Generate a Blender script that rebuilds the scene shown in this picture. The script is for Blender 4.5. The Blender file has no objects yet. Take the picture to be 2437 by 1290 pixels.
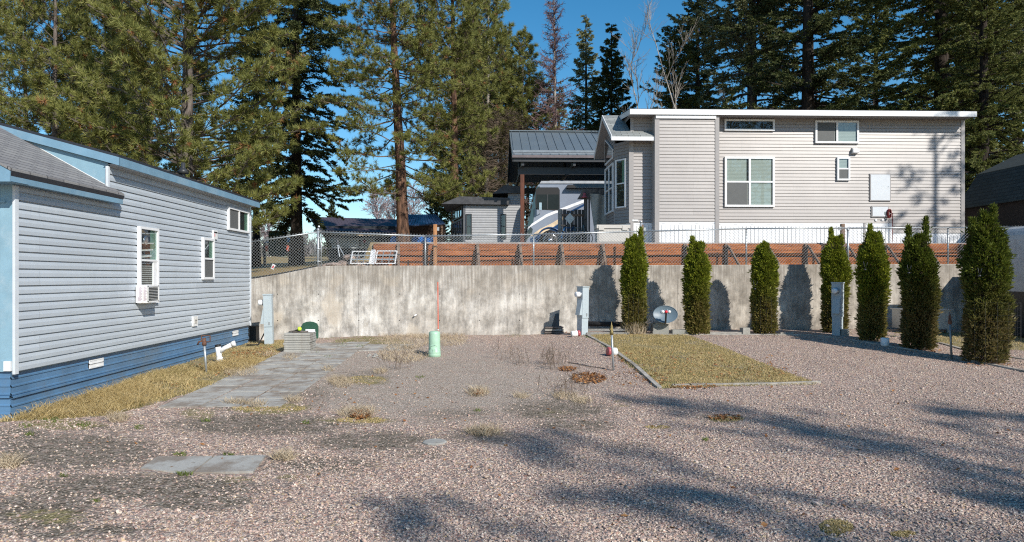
import bpy, math, random
import numpy as np
from math import sin, cos, tan, pi, radians, sqrt, atan2
from mathutils import Vector, Matrix

# ---------------------------------------------------------------- camera, sky, sun, exposure
S = bpy.context.scene
C = S.collection
FP, CXP, HZP, CH = 1700.0, 1218.5, 660.0, 2.26      # focal length in photo pixels, centre, horizon row, camera height
TH = radians(1.8)
cd = bpy.data.cameras.new("camera"); cam = bpy.data.objects.new("camera", cd); C.objects.link(cam)
cd.sensor_width = 36.0; cd.lens = 36.0 * FP / 2437.0
cd.shift_y = 15.0 / 2437.0
cd.clip_start = 0.1; cd.clip_end = 2000
cam.location = (0, 0, CH); cam.rotation_euler = (pi / 2, 0, -TH)
S.camera = cam

SUN_TRAVEL = Vector((-0.26, 0.38, -0.31)).normalized()
SUN_EL = math.asin(-SUN_TRAVEL.z); SUN_AZ = atan2(-SUN_TRAVEL.x, -SUN_TRAVEL.y)
W = bpy.data.worlds.new("World"); S.world = W; W.use_nodes = True
nt = W.node_tree
bg = nt.nodes["Background"]
sky = nt.nodes.new("ShaderNodeTexSky"); sky.sky_type = 'NISHITA'; sky.sun_disc = False
sky.sun_elevation = SUN_EL; sky.sun_rotation = SUN_AZ
sky.air_density = 1.0; sky.dust_density = 0.3; sky.ozone_density = 1.6; sky.altitude = 900
hs = nt.nodes.new("ShaderNodeHueSaturation"); hs.inputs["Saturation"].default_value = 1.38; hs.inputs["Value"].default_value = 1.46; hs.inputs["Hue"].default_value = .491
nt.links.new(sky.outputs[0], hs.inputs["Color"]); nt.links.new(hs.outputs[0], bg.inputs[0])
bg.inputs[1].default_value = 0.085
sl = bpy.data.lights.new("sun", 'SUN'); sl.energy = 4.9; sl.angle = radians(0.53); sl.color = (1.0, 0.94, 0.85)
so = bpy.data.objects.new("sun", sl); C.objects.link(so)
so.rotation_euler = (-SUN_TRAVEL).to_track_quat('Z', 'Y').to_euler(); so.location = (20, -30, 40)
S.view_settings.view_transform = 'Standard'; S.view_settings.look = 'None'
S.view_settings.exposure = 0.19; S.view_settings.gamma = 1.0
S.render.engine = 'CYCLES'
S.cycles.use_denoising = False; S.cycles.filter_width = 1.15
S.cycles.max_bounces = 6; S.cycles.transparent_max_bounces = 12

# ---------------------------------------------------------------- pixel -> world helpers (used only to place real things)
def ray(px, py):
    u = (px - CXP) / FP; w = -(py - HZP) / FP
    return (cos(TH) * u + sin(TH), -sin(TH) * u + cos(TH), w)
def P(px, py, v):
    d = ray(px, py); return (d[0] * v, d[1] * v, CH + d[2] * v)
def onY(px, py, Y):
    d = ray(px, py); t = Y / d[1]; return (d[0] * t, Y, CH + d[2] * t)
def onX(px, py, X):
    d = ray(px, py); t = X / d[0]; return (X, d[1] * t, CH + d[2] * t)
def sstep(a, b, x):
    t = np.clip((x - a) / (b - a), 0, 1); return t * t * (3 - 2 * t)
def gz(X, Y):                                   # lower yard
    return 0.0162 * Y + 0.15 * sstep(12, 21.5, Y) * sstep(-7.5, -2.5, X) + 0.15 * sstep(13, 20.0, Y) * sstep(1.2, 3.6, X)
def gp(px, py):
    d = ray(px, py); t = 5.0
    for _ in range(40):
        X, Y = d[0] * t, d[1] * t
        t += (CH + d[2] * t - float(gz(X, Y))) / (0.02 - d[2])
    return (d[0] * t, d[1] * t, float(gz(d[0] * t, d[1] * t)))
def scale_at(p):                                # photo pixels per metre at a point
    return FP / (p[0] * sin(TH) + p[1] * cos(TH))
WALLTOP_PX = [(-400, 800), (600, 664), (680, 650), (757, 634), (800, 632), (1012, 632), (1522, 631), (2258, 628), (3200, 626)]
YW = 21.8
WT = [onY(a, b, YW) for a, b in WALLTOP_PX]
WTX = np.array([p[0] for p in WT]); WTZ = np.array([max(p[2], 1.2) for p in WT])
def walltop(X): return np.interp(X, WTX, WTZ)
YT = 22.9                                       # timber wall
XT0 = onY(889, 600, YT)[0]
def ug(X, Y):                                   # upper terrace
    X = np.asarray(X, float); Y = np.asarray(Y, float)
    zl = walltop(X) - 0.03 + 0.05 * (Y - 22)
    zr = np.where(Y < YT + 0.06, walltop(X) - 0.05, CH + 1.15 + 0.022 * (Y - 24))
    s = sstep(XT0 - .45, XT0 - 0.08, X)
    z = zl * (1 - s) + zr * s
    far = sstep(75, 160, Y); z = z * (1 - far) + (CH + 3.0) * far
    return z

# ---------------------------------------------------------------- mesh accumulator
ORG = {}
class MB:
    def __init__(s): s.v = []; s.f = []; s.m = []; s.n = 0; s.arr = []
    def add(s, vs, fs, m=0):
        b = s.n; s.v.extend([tuple(map(float, q)) for q in vs]); s.n += len(vs)
        for f in fs: s.f.append(tuple(b + i for i in f)); s.m.append(m)
    def quad(s, a, b, c, d, m=0): s.add([a, b, c, d], [(0, 1, 2, 3)], m)
    def box(s, x0, x1, y0, y1, z0, z1, m=0):
        if x0 > x1: x0, x1 = x1, x0
        if y0 > y1: y0, y1 = y1, y0
        if z0 > z1: z0, z1 = z1, z0
        v = [(x0,y0,z0),(x1,y0,z0),(x1,y1,z0),(x0,y1,z0),(x0,y0,z1),(x1,y0,z1),(x1,y1,z1),(x0,y1,z1)]
        s.add(v, [(3,2,1,0),(4,5,6,7),(0,1,5,4),(1,2,6,5),(2,3,7,6),(3,0,4,7)], m)
    def obox(s, c, ax, ay, az, hx, hy, hz, m=0):    # oriented box
        c = Vector(c); ax = Vector(ax).normalized() * hx; ay = Vector(ay).normalized() * hy; az = Vector(az).normalized() * hz
        v = [c + sx*ax + sy*ay + sz*az for sz in (-1,1) for sx, sy in ((-1,-1),(1,-1),(1,1),(-1,1))]
        s.add(v, [(3,2,1,0),(4,5,6,7),(0,1,5,4),(1,2,6,5),(2,3,7,6),(3,0,4,7)], m)
    def beam(s, a, b, w, h, m=0, up=(0,0,1)):
        a = Vector(a); b = Vector(b); d = (b - a); L = d.length; d.normalize()
        up = Vector(up)
        if abs(d.dot(up)) > .99: up = Vector((0,1,0))
        x = d.cross(up).normalized(); u = x.cross(d)
        s.obox((a + b) / 2, d, x, u, L / 2, w / 2, h / 2, m)
    def prism(s, poly, ext, m=0):                   # poly: 3D points in a plane, ext: extrusion vector
        n = len(poly); e = Vector(ext); p = [Vector(q) for q in poly]
        v = p + [q + e for q in p]
        f = [tuple(range(n - 1, -1, -1)), tuple(range(n, 2 * n))] + [(i, (i + 1) % n, n + (i + 1) % n, n + i) for i in range(n)]
        s.add(v, f, m)
    def tube(s, pts, r, n=8, m=0, cap=True):
        pts = [Vector(p) for p in pts]; k = len(pts)
        if not hasattr(r, '__len__'): r = [r] * k
        vs = []
        prev = None
        for i, p in enumerate(pts):
            d = (pts[min(i + 1, k - 1)] - pts[max(i - 1, 0)]).normalized()
            ref = Vector((0,0,1)) if abs(d.z) < .9 else Vector((1,0,0))
            if prev is not None: ref = prev
            x = d.cross(ref); x.normalize(); y = d.cross(x)
            prev = x.cross(d) if prev is None else (prev - d * prev.dot(d)).normalized()
            for j in range(n):
                a = 2 * pi * j / n
                vs.append(p + (x * cos(a) + y * sin(a)) * r[i])
        fs = [(i*n+j, i*n+(j+1)%n, (i+1)*n+(j+1)%n, (i+1)*n+j) for i in range(k-1) for j in range(n)]
        if cap: fs += [tuple(range(n-1, -1, -1)), tuple(range((k-1)*n, k*n))]
        s.add(vs, fs, m)
    def lathe(s, c, prof, n=24, m=0, axis=None):    # prof: [(r,z)]
        c = Vector(c); vs = []
        M = Matrix.Identity(3) if axis is None else Vector((0,0,1)).rotation_difference(Vector(axis)).to_matrix()
        for r, z in prof:
            for j in range(n):
                a = 2*pi*j/n; vs.append(c + M @ Vector((r*cos(a), r*sin(a), z)))
        k = len(prof)
        fs = [(i*n+j, i*n+(j+1)%n, (i+1)*n+(j+1)%n, (i+1)*n+j) for i in range(k-1) for j in range(n)]
        fs += [tuple(range(n-1,-1,-1)), tuple(range((k-1)*n, k*n))]
        s.add(vs, fs, m)
    def tris(s, T, m=0): s.arr.append((np.asarray(T, np.float32).reshape(-1, 3, 3), m))
    def build(s, name, mats, parent=None, smooth=False, origin=None, **props):
        if not isinstance(mats, (list, tuple)): mats = [mats]
        V = np.array(s.v, np.float64).reshape(-1, 3)
        A = [a for a, _ in s.arr]
        nA = sum(len(a) for a in A)
        allv = np.concatenate([V] + [a.reshape(-1, 3) for a in A]) if A else V
        if parent is not None: org = np.array(ORG[parent.name])
        elif origin is not None: org = np.array(origin, float)
        else: org = np.array([(allv[:,0].min()+allv[:,0].max())/2, (allv[:,1].min()+allv[:,1].max())/2, allv[:,2].min()])
        me = bpy.data.meshes.new(name)
        if nA == 0:
            me.from_pydata([tuple(q) for q in (V - org)], [], s.f)
            me.polygons.foreach_set("material_index", s.m)
        else:
            nv = len(V); loops = []; starts = []; tot = []; mi = list(s.m)
            l0 = np.array([i for f in s.f for i in f], np.int32)
            t0 = np.array([len(f) for f in s.f], np.int32)
            l1 = np.arange(nv, nv + nA * 3, dtype=np.int32)
            loops = np.concatenate([l0, l1]); tot = np.concatenate([t0, np.full(nA, 3, np.int32)])
            starts = np.concatenate([[0], np.cumsum(tot)[:-1]]).astype(np.int32)
            mi = np.concatenate([np.array(s.m, np.int32)] + [np.full(len(a), mm, np.int32) for a, mm in s.arr])
            me.vertices.add(len(allv)); me.vertices.foreach_set("co", (allv - org).astype(np.float32).ravel())
            me.loops.add(len(loops)); me.loops.foreach_set("vertex_index", loops)
            me.polygons.add(len(tot)); me.polygons.foreach_set("loop_start", starts); me.polygons.foreach_set("loop_total", tot)
            me.polygons.foreach_set("material_index", mi)
            me.update(calc_edges=True)
        for mt in mats: me.materials.append(mt)
        if smooth: me.polygons.foreach_set("use_smooth", [True] * len(me.polygons))
        o = bpy.data.objects.new(name, me); C.objects.link(o)
        if parent is not None: o.parent = parent
        else: o.location = tuple(org)
        ORG[o.name] = tuple(org)
        for k, v in props.items():
            if v: o[k] = v
        return o
def thing(name, label, cat, loc, group=None):
    o = bpy.data.objects.new(name, None); C.objects.link(o); o.location = loc; o.empty_display_size = .2
    o['label'] = label; o['category'] = cat
    if group: o['group'] = group
    ORG[o.name] = tuple(loc); return o
def copy_tree(o, parent=None):
    c = o.copy(); C.objects.link(c)
    if parent is not None: c.parent = parent
    for ch in list(o.children): copy_tree(ch, c)
    return c
def dup(o, loc, label, rz=0, scale=None, group=None):
    c = copy_tree(o); c.location = loc; c.rotation_euler = (0, 0, rz); c['label'] = label
    if scale: c.scale = scale if hasattr(scale, '__len__') else (scale,)*3
    if group: c['group'] = group
    return c

# ---------------------------------------------------------------- materials
def srgb(r, g, b):
    f = lambda c: (c/255/12.92) if c/255 <= .04045 else ((c/255+.055)/1.055)**2.4
    return (f(r), f(g), f(b), 1)
class NM:
    def __init__(s, name):
        s.m = bpy.data.materials.new(name); s.m.use_nodes = True; s.t = s.m.node_tree; s.N = s.t.nodes
        s.b = s.N["Principled BSDF"]; s.out = s.N["Material Output"]
    def n(s, t, **kw):
        x = s.N.new("ShaderNode" + t)
        for k, v in kw.items(): setattr(x, k, v)
        return x
    def l(s, a, b): s.t.links.new(a, b)
    def coords(s, scale=(1,1,1), space="Object"):
        tc = s.n("TexCoord"); mp = s.n("Mapping"); mp.inputs["Scale"].default_value = scale
        s.l(tc.outputs[space], mp.inputs["Vector"]); return mp.outputs[0]
    def noise(s, vec, scale, detail=4, rough=.6):
        x = s.n("TexNoise"); x.inputs["Scale"].default_value = scale; x.inputs["Detail"].default_value = detail
        x.inputs["Roughness"].default_value = rough; s.l(vec, x.inputs["Vector"]); return x.outputs["Fac"]
    def ramp(s, fac, stops, interp='LINEAR'):
        x = s.n("ValToRGB"); e = x.color_ramp; e.interpolation = interp
        while len(e.elements) < len(stops): e.elements.new(.5)
        for el, (p, c) in zip(e.elements, stops):
            el.position = p; el.color = c if len(c) == 4 else (*c, 1)
        s.l(fac, x.inputs[0]); return x.outputs[0]
    def mix(s, f, a, b, mode='MIX'):
        x = s.n("Mix", data_type='RGBA', blend_type=mode)
        for i, q in ((0, f), (6, a), (7, b)):
            if isinstance(q, (int, float)): x.inputs[i].default_value = q
            elif isinstance(q, tuple): x.inputs[i].default_value = q if len(q) == 4 else (*q, 1)
            else: s.l(q, x.inputs[i])
        return x.outputs[2]
    def math(s, op, a, b=0.0, clamp=False):
        x = s.n("Math", operation=op); x.use_clamp = clamp
        for i, q in ((0, a), (1, b)):
            if isinstance(q, (int, float)): x.inputs[i].default_value = q
            else: s.l(q, x.inputs[i])
        return x.outputs[0]
    def bump(s, h, strength=.5, dist=.01):
        x = s.n("Bump"); x.inputs["Strength"].default_value = strength; x.inputs["Distance"].default_value = dist
        s.l(h, x.inputs["Height"]); s.l(x.outputs[0], s.b.inputs["Normal"]); return x
    def col(s, q):
        if isinstance(q, tuple): s.b.inputs["Base Color"].default_value = q if len(q) == 4 else (*q, 1)
        else: s.l(q, s.b.inputs["Base Color"])
def mat(name, c, rough=.6, metal=0, var=.12, vscale=6, spec=.5, bump=0, bscale=60, stretch=(1,1,1), dirt=None, coat=0):
    k = NM(name); c = (*c[:3], 1)
    vec = k.coords(stretch)
    nf = k.noise(vec, vscale)
    lo = tuple(x * (1 - var * 1.6) for x in c[:3]); hi = tuple(min(1, x * (1 + var)) for x in c[:3])
    cc = k.ramp(nf, [(.3, lo), (.7, hi)])
    if dirt:
        d2 = k.noise(vec, vscale * .45, 6, .7)
        cc = k.mix(k.ramp(d2, [(.5, (0,0,0)), (.68, (1,1,1))]), cc, dirt)
    k.col(cc)
    k.b.inputs["Roughness"].default_value = rough; k.b.inputs["Metallic"].default_value = metal
    k.b.inputs["Specular IOR Level"].default_value = spec
    if coat: k.b.inputs["Coat Weight"].default_value = coat; k.b.inputs["Coat Roughness"].default_value = .05
    if bump: k.bump(k.noise(k.coords(stretch), bscale, 3), bump, .01)
    return k.m
def leafmat(name, cols, transl=.3, nscale=.8, zmix=None, rough=.55):
    k = NM(name)
    g = k.n("NewGeometry"); vec = k.coords()
    nz = k.noise(vec, nscale, 3)
    f = k.math('ADD', k.math('MULTIPLY', g.outputs["Random Per Island"], .55), k.math('MULTIPLY', nz, .5), True)
    c = k.ramp(f, [(i / (len(cols) - 1) * .8 + .1, q) for i, q in enumerate(cols)])
    if zmix:
        z0, z1, bc = zmix
        sx = k.n("SeparateXYZ"); k.l(vec, sx.inputs[0])
        n2 = k.noise(vec, 3.0, 4)
        h = k.math('ADD', sx.outputs[2], k.math('MULTIPLY', k.math('SUBTRACT', n2, .5), 1.6))
        t = k.math('DIVIDE', k.math('SUBTRACT', z1, h), z1 - z0, True)
        t = k.math('MULTIPLY', t, k.ramp(g.outputs["Random Per Island"], [(.15, (0.25,)*3), (.6, (1,)*3)]))
        c = k.mix(t, c, bc)
    k.col(c); k.b.inputs["Roughness"].default_value = rough; k.b.inputs["Specular IOR Level"].default_value = .25
    tr = k.n("BsdfTranslucent"); k.l(c, tr.inputs[0]) if not isinstance(c, tuple) else None
    mx = k.n("MixShader"); mx.inputs[0].default_value = transl
    k.l(k.b.outputs[0], mx.inputs[1]); k.l(tr.outputs[0], mx.inputs[2]); k.l(mx.outputs[0], k.out.inputs[0])
    return k.m
def barkmat(name, lo, hi, dark, sc=9):
    k = NM(name); vec = k.coords((1, 1, .22))
    n1 = k.noise(vec, sc, 6, .7); c = k.ramp(n1, [(.35, dark), (.48, lo), (.68, hi)])
    k.col(c); k.b.inputs["Roughness"].default_value = .9; k.b.inputs["Specular IOR Level"].default_value = .15
    k.bump(n1, 1.0, .05); return k.m
def glassmat(name, tint=(.02,.025,.03), refl=1.0):
    k = NM(name); k.N.remove(k.b)
    gl = k.n("BsdfGlossy"); gl.inputs["Roughness"].default_value = .02; gl.inputs[0].default_value = (.9,.95,1,1)
    tr = k.n("BsdfTransparent"); tr.inputs[0].default_value = (.88,.92,.90,1)
    lw = k.n("LayerWeight"); lw.inputs[0].default_value = .5
    f = k.math('ADD', k.math('MULTIPLY', k.math('POWER', lw.outputs["Facing"], 3.0), .7), .05 * refl, True)
    mx = k.n("MixShader"); k.l(f, mx.inputs[0]); k.l(tr.outputs[0], mx.inputs[1]); k.l(gl.outputs[0], mx.inputs[2])
    k.l(mx.outputs[0], k.out.inputs[0]); return k.m

M = {}
M['white'] = mat("white_trim", (.74,.75,.76), .45, var=.04)
M['vinyl_l'] = mat("blue_grey_vinyl", (.43,.472,.51), .38, var=.06, vscale=1.5, dirt=(.38,.415,.45), bump=.25, bscale=.9)
M['vinyl_r'] = mat("taupe_vinyl", (.335,.312,.300), .36, var=.06, vscale=.9, dirt=(.295,.272,.262), bump=.25, bscale=.9)
M['trim_r'] = mat("grey_trim", (.30,.285,.28), .5, var=.04)
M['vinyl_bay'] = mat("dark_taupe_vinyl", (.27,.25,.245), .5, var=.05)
M['blue_light'] = mat("pale_blue_paint", (.235,.385,.475), .5, var=.08, vscale=3, dirt=(.32,.44,.51))
M['blue_fascia'] = mat("blue_fascia_paint", (.165,.295,.40), .5, var=.1, vscale=2, dirt=(.23,.35,.44))
M['blue_skirt'] = mat("blue_metal_skirt", (.088,.195,.34), .42, var=.12, vscale=2, dirt=(.105,.17,.25))
def vinyl(name, c, dirtc, axis, zoff, row, wd):
    k = NM(name); vec = k.coords(); sx = k.n("SeparateXYZ"); k.l(vec, sx.inputs[0]); cb = k.n("CombineXYZ")
    k.l(sx.outputs[axis], cb.inputs[0]); k.l(k.math('SUBTRACT', sx.outputs[2], zoff), cb.inputs[1])
    br = k.n("TexBrick"); k.l(cb.outputs[0], br.inputs["Vector"]); br.offset = .37; br.inputs["Scale"].default_value = 1; br.inputs["Brick Width"].default_value = wd; br.inputs["Row Height"].default_value = row
    br.inputs["Mortar Size"].default_value = .0035; br.inputs["Color1"].default_value = (*[q*.95 for q in c], 1); br.inputs["Color2"].default_value = (*[q*1.05 for q in c], 1); br.inputs["Mortar"].default_value = (*[q*.6 for q in c], 1)
    n1 = k.noise(vec, .8, 5, .65); n2 = k.noise(k.coords((3, 3, .4)), 3, 5, .7)
    cc = k.mix(k.ramp(n1, [(.42, (0,)*3), (.68, (.8,)*3)]), br.outputs[0], dirtc); cc = k.mix(k.ramp(n2, [(.55, (0,)*3), (.75, (.35,)*3)]), cc, tuple(q*.72 for q in c))
    k.col(cc); k.b.inputs["Roughness"].default_value = .38; k.bump(k.noise(vec, .9, 3), .3, .012); return k.m
M['vinyl_l'] = vinyl("blue_grey_vinyl_siding", (.445,.492,.540), (.395,.435,.475), 1, .59, .254, 3.66)
M['vinyl_r'] = vinyl("taupe_vinyl_siding", (.335,.312,.300), (.290,.268,.258), 0, .69, .2286, 3.66)
M['cornertrim'] = mat("corner_trim", (.60,.64,.68), .45, var=.04)
M['dark'] = mat("near_black", (.012,.012,.013), .6)
M['charcoal'] = mat("charcoal_metal", (.035,.037,.04), .45)
M['interior'] = mat("dim_interior", (.02,.024,.024), .8)
M['curtain_green'] = mat("green_window_lining", (.14,.27,.20), .7)
M['glass'] = glassmat("window_glass", refl=1.6)
M['glass_dark'] = mat("dark_glass", (.012,.015,.017), .06, spec=.8, var=.02)
M['tint'] = mat('rv_side_glass', (.012,.018,.018), .35, spec=.3)
M['screen'] = mat("insect_screen", (.10,.105,.105), .7, var=.05)
M['galv'] = mat("galvanised_steel", (.42,.45,.47), .42, metal=.55, var=.12, vscale=20)
M['galvwire'] = mat("galvanised_wire", (.36,.38,.39), .5, metal=.3, var=.05)
M['ped'] = mat("power_pedestal_paint", (.40,.465,.50), .4, var=.05, vscale=8)
M['mint'] = mat("mint_plastic", (.36,.56,.42), .45, var=.07, vscale=8, dirt=(.33,.47,.34))
M['darkgreen'] = mat("dark_green_plastic", (.025,.085,.055), .4, var=.1)
M['orange'] = mat("orange_fibreglass", (.80,.13,.06), .4)
M['rust'] = mat("rusty_iron", (.13,.062,.040), .85, var=.4, vscale=40)
M['steelpipe'] = mat("steel_pipe", (.22,.26,.27), .45, metal=.5, var=.2, vscale=20)
M['brass'] = mat("weathered_brass", (.22,.17,.07), .5, metal=.6, var=.3, vscale=40)
M['pvc'] = mat("white_pvc", (.80,.81,.82), .35, var=.05, vscale=5, dirt=(.6,.58,.52))
M['redplastic'] = mat("red_plastic", (.42,.09,.10), .4)
M['blueplastic'] = mat("blue_plastic", (.02,.17,.60), .35)
M['black'] = mat("black_rubber", (.01,.01,.011), .6)
M['weathered'] = mat("weathered_wood", (.33,.31,.28), .85, var=.3, vscale=7, stretch=(1,8,8), bump=.4, bscale=30)
M['curb'] = mat("grey_timber_edging", (.40,.37,.33), .9, var=.3, vscale=6, bump=.5, bscale=40, dirt=(.2,.17,.13))
M['block'] = mat("concrete_block", (.30,.295,.27), .9, var=.15, vscale=12, bump=.5, bscale=90, dirt=(.2,.2,.17))
M['paver'] = mat("concrete_paver", (.345,.34,.315), .9, var=.12, vscale=9, bump=.35, bscale=120, dirt=(.25,.23,.2))
M['boards_dark'] = mat("dark_stacked_board", (.13,.11,.10), .8, var=.4, vscale=8)
M['tarp'] = mat("tan_tarp", (.36,.34,.30), .8, var=.12, vscale=3)
M['deckbox'] = mat("beige_deck_box", (.50,.475,.44), .5, var=.04)
M['fence_dark'] = mat("old_fence_board", (.10,.095,.09), .85, var=.5, vscale=5, stretch=(6,6,.6))
M['post_brown'] = mat("stained_post", (.115,.035,.016), .7, var=.3, vscale=6, stretch=(4,4,.5))
M['post_tan'] = mat("cedar_post", (.42,.20,.085), .8, var=.3, vscale=6, stretch=(4,4,.5))
M['post_old'] = mat("aged_post", (.21,.14,.10), .85, var=.4, vscale=7, stretch=(4,4,.5))
M['roof_metal'] = mat("grey_metal_roof", (.155,.185,.205), .35, metal=.2, var=.05, vscale=1)
M['roof_purple'] = mat("purple_grey_metal_roof", (.072,.056,.070), .6, metal=.0, var=.08, vscale=1)
M['roof_blue'] = mat("blue_metal_roof", (.025,.05,.115), .35, metal=.2, var=.08)
M['roof_dark'] = mat("dark_roof_edge", (.022,.026,.036), .6)
M['panel_white'] = mat("white_access_panel", (.60,.63,.66), .35, var=.03)
M['skirt_white'] = mat("white_skirting", (.80,.81,.83), .4, var=.03)
M['rv_grey'] = mat("silver_grey_paint", (.235,.265,.325), .3, var=.03, coat=.5)
M['rv_white'] = mat("white_paint", (.84,.85,.87), .3, coat=.4)
M['rv_tan'] = mat("tan_paint", (.72,.56,.38), .3, coat=.4)
M['rv_blue'] = mat("navy_paint", (.012,.05,.14), .3, coat=.4)
M['rv_roof'] = mat("pale_roof_cap", (.38,.40,.43), .4)
M['chrome'] = mat("polished_rim", (.62,.63,.65), .2, metal=.9)
M['barn_wall'] = mat("dark_brown_cladding", (.028,.018,.014), .8, var=.2)
M['rubble'] = mat("rubble_stone", (.34,.26,.22), .9, var=.35, vscale=6, bump=.4)
M['greenshed'] = mat("dark_green_panel", (.012,.06,.05), .5)
M['grey_home'] = mat("pale_grey_vinyl", (.34,.345,.355), .5, var=.06)
M['grey_dark'] = mat("slate_vinyl", (.10,.105,.115), .5)
M['bldg_pale'] = mat("pale_blue_cladding", (.62,.68,.71), .6, var=.04)
M['bldg_brown'] = mat("brown_cladding", (.10,.065,.055), .8)
M['signred'] = mat("red_sign_paint", (.65,.02,.04), .5)
M['dish'] = mat("grey_dish_paint", (.125,.175,.215), .45, var=.05)
M['yellowgreen'] = mat("fluorescent_yellow", (.55,.80,.05), .5)
M['red_hose'] = mat("red_hose", (.20,.012,.012), .5)
M['mesh_black'] = mat("black_netting", (.022,.022,.024), .9, var=.6, vscale=60, bump=1, bscale=200)
M['bell_red'] = mat("faded_red_enamel", (.45,.10,.11), .5)
M['blind'] = None
k = NM("window_blind"); vec = k.coords()
w = k.n("TexWave", wave_type='BANDS', bands_direction='Z'); w.inputs["Scale"].default_value = 6.5; k.l(vec, w.inputs[0])
k.col(k.ramp(w.outputs["Fac"], [(.2, (.25,.285,.265)), (.6, (.36,.395,.37))])); k.b.inputs["Roughness"].default_value = .6
M['blind'] = k.m
def shingle(name, c1, c2, c3, s=1.0):
    k = NM(name); vec = k.coords()
    br = k.n("TexBrick"); tc = k.n("UVMap"); k.l(tc.outputs[0], br.inputs["Vector"])
    br.inputs["Scale"].default_value = 1.0; br.inputs["Brick Width"].default_value = .42; br.inputs["Row Height"].default_value = .14
    br.inputs["Mortar Size"].default_value = .010; br.inputs["Mortar Smooth"].default_value = .3; br.inputs["Bias"].default_value = 0
    br.inputs["Color1"].default_value = (*c1, 1); br.inputs["Color2"].default_value = (*c2, 1); br.inputs["Mortar"].default_value = (*c3, 1)
    n = k.noise(vec, 60, 3); k.col(k.mix(.35, br.outputs[0], k.ramp(n, [(.3, (.12,.12,.12)), (.7, (.42,.42,.41))]), 'OVERLAY'))
    k.b.inputs["Roughness"].default_value = .9; k.bump(br.outputs["Fac"], .6, -.01); return k.m
M['shingle_l'] = shingle("grey_shingle", (.22,.215,.22), (.29,.285,.28), (.055,.055,.06))
M['shingle_r'] = shingle("light_shingle", (.36,.38,.37), (.24,.26,.26), (.09,.09,.09))
# concrete
k = NM("old_concrete"); tc = k.n("TexCoord"); vec = tc.outputs["Object"]
mp = k.n("Mapping"); mp.inputs["Scale"].default_value = (3.2, 3.2, .35); k.l(vec, mp.inputs[0])
st = k.noise(mp.outputs[0], 2.2, 6, .65)
mp2 = k.n("Mapping"); mp2.inputs["Scale"].default_value = (7, 7, .35); k.l(vec, mp2.inputs[0])
st2 = k.noise(mp2.outputs[0], 2.5, 4, .6)
big = k.noise(vec, .7, 5, .6)
pit = k.noise(vec, 26, 3, .7)
sx = k.n("SeparateXYZ"); k.l(vec, sx.inputs[0])
xr = k.n("MapRange"); k.l(sx.outputs[0], xr.inputs[0]); xr.inputs[1].default_value = -8; xr.inputs[2].default_value = 14
base = k.ramp(big, [(.36, (.34,.32,.29)), (.48, (.40,.385,.36)), (.56, (.465,.455,.435)), (.68, (.53,.525,.51))])
base = k.mix(k.ramp(xr.outputs[0], [(.1, (0,)*3), (.75, (1,)*3)]), base, k.ramp(big, [(.35, (.30,.275,.24)), (.65, (.43,.405,.365))]))
c = k.mix(.26, base, k.ramp(st, [(.34, (.24,.22,.20)), (.5, (.50,.49,.48)), (.66, (.72,.70,.68))]), 'OVERLAY')
c = k.mix(.17, c, k.ramp(st2, [(.34, (.16,.15,.14)), (.5, (.5,.5,.5)), (.66, (.72,.71,.70))]), 'OVERLAY')
c = k.mix(.6, c, k.ramp(k.noise(k.coords((1,1,.6)), 3.0, 7, .72), [(.38, (.22,.21,.20)), (.60, (.80,.79,.78))]), 'OVERLAY')
bl2 = k.noise(vec, 1.6, 5, .6)
c = k.mix(.5, c, k.ramp(bl2, [(.40, (.36,.35,.34)), (.47, (.52,.51,.50)), (.55, (.54,.54,.54)), (.62, (.70,.70,.69))]), 'OVERLAY')
jx = k.math('FRACT', k.math('MULTIPLY', k.math('ADD', sx.outputs[0], 50.35), .4098))
c = k.mix(k.math('MULTIPLY', k.math('LESS_THAN', jx, .0065), .55), c, (.14,.13,.12))
c = k.mix(k.ramp(pit, [(.28, (.8,)*3), (.34, (0,)*3)]), c, (.12,.11,.10))
patch = k.noise(vec, 1.15, 2, .4)
c = k.mix(k.math('MULTIPLY', k.ramp(patch, [(.60, (0,)*3), (.66, (.5,)*3)]), k.ramp(xr.outputs[0], [(.3, (1,)*3), (.6, (0,)*3)])), c, (.56,.49,.40))
# run-off stains below the top edge
zz = k.n("MapRange"); k.l(sx.outputs[2], zz.inputs[0]); zz.inputs[1].default_value = 1.45; zz.inputs[2].default_value = 2.25
c = k.mix(k.math('MULTIPLY', zz.outputs[0], k.ramp(st2, [(.38, (.75,)*3), (.60, (.18,)*3)])), c, (.23,.20,.165))
k.col(c); k.b.inputs["Roughness"].default_value = .92; k.bump(k.math('ADD', pit, st2), .35, .02)
M['concrete'] = k.m
# timber retaining boards
k = NM("rust_stained_timber"); vec = k.coords((.6, 1, 7))
n1 = k.noise(vec, 2.5, 6, .7); n2 = k.noise(k.coords((1,1,1)), 1.3, 3)
c = k.ramp(n1, [(.32, (.08,.030,.010)), (.5, (.32,.100,.025)), (.68, (.46,.175,.055))])
c = k.mix(.5, c, k.ramp(n2, [(.35, (.34,.33,.32)), (.65, (.56,.54,.52))]), 'OVERLAY')
g = k.n("NewGeometry"); c = k.mix(.55, c, k.ramp(g.outputs["Random Per Island"], [(0, (.36,.33,.31)), (.5, (.48,.46,.44)), (1, (.60,.58,.54))]), 'OVERLAY')
k.col(c); k.b.inputs["Roughness"].default_value = .85; k.bump(n1, .5, .01)
M['timber_red'] = k.m
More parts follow.
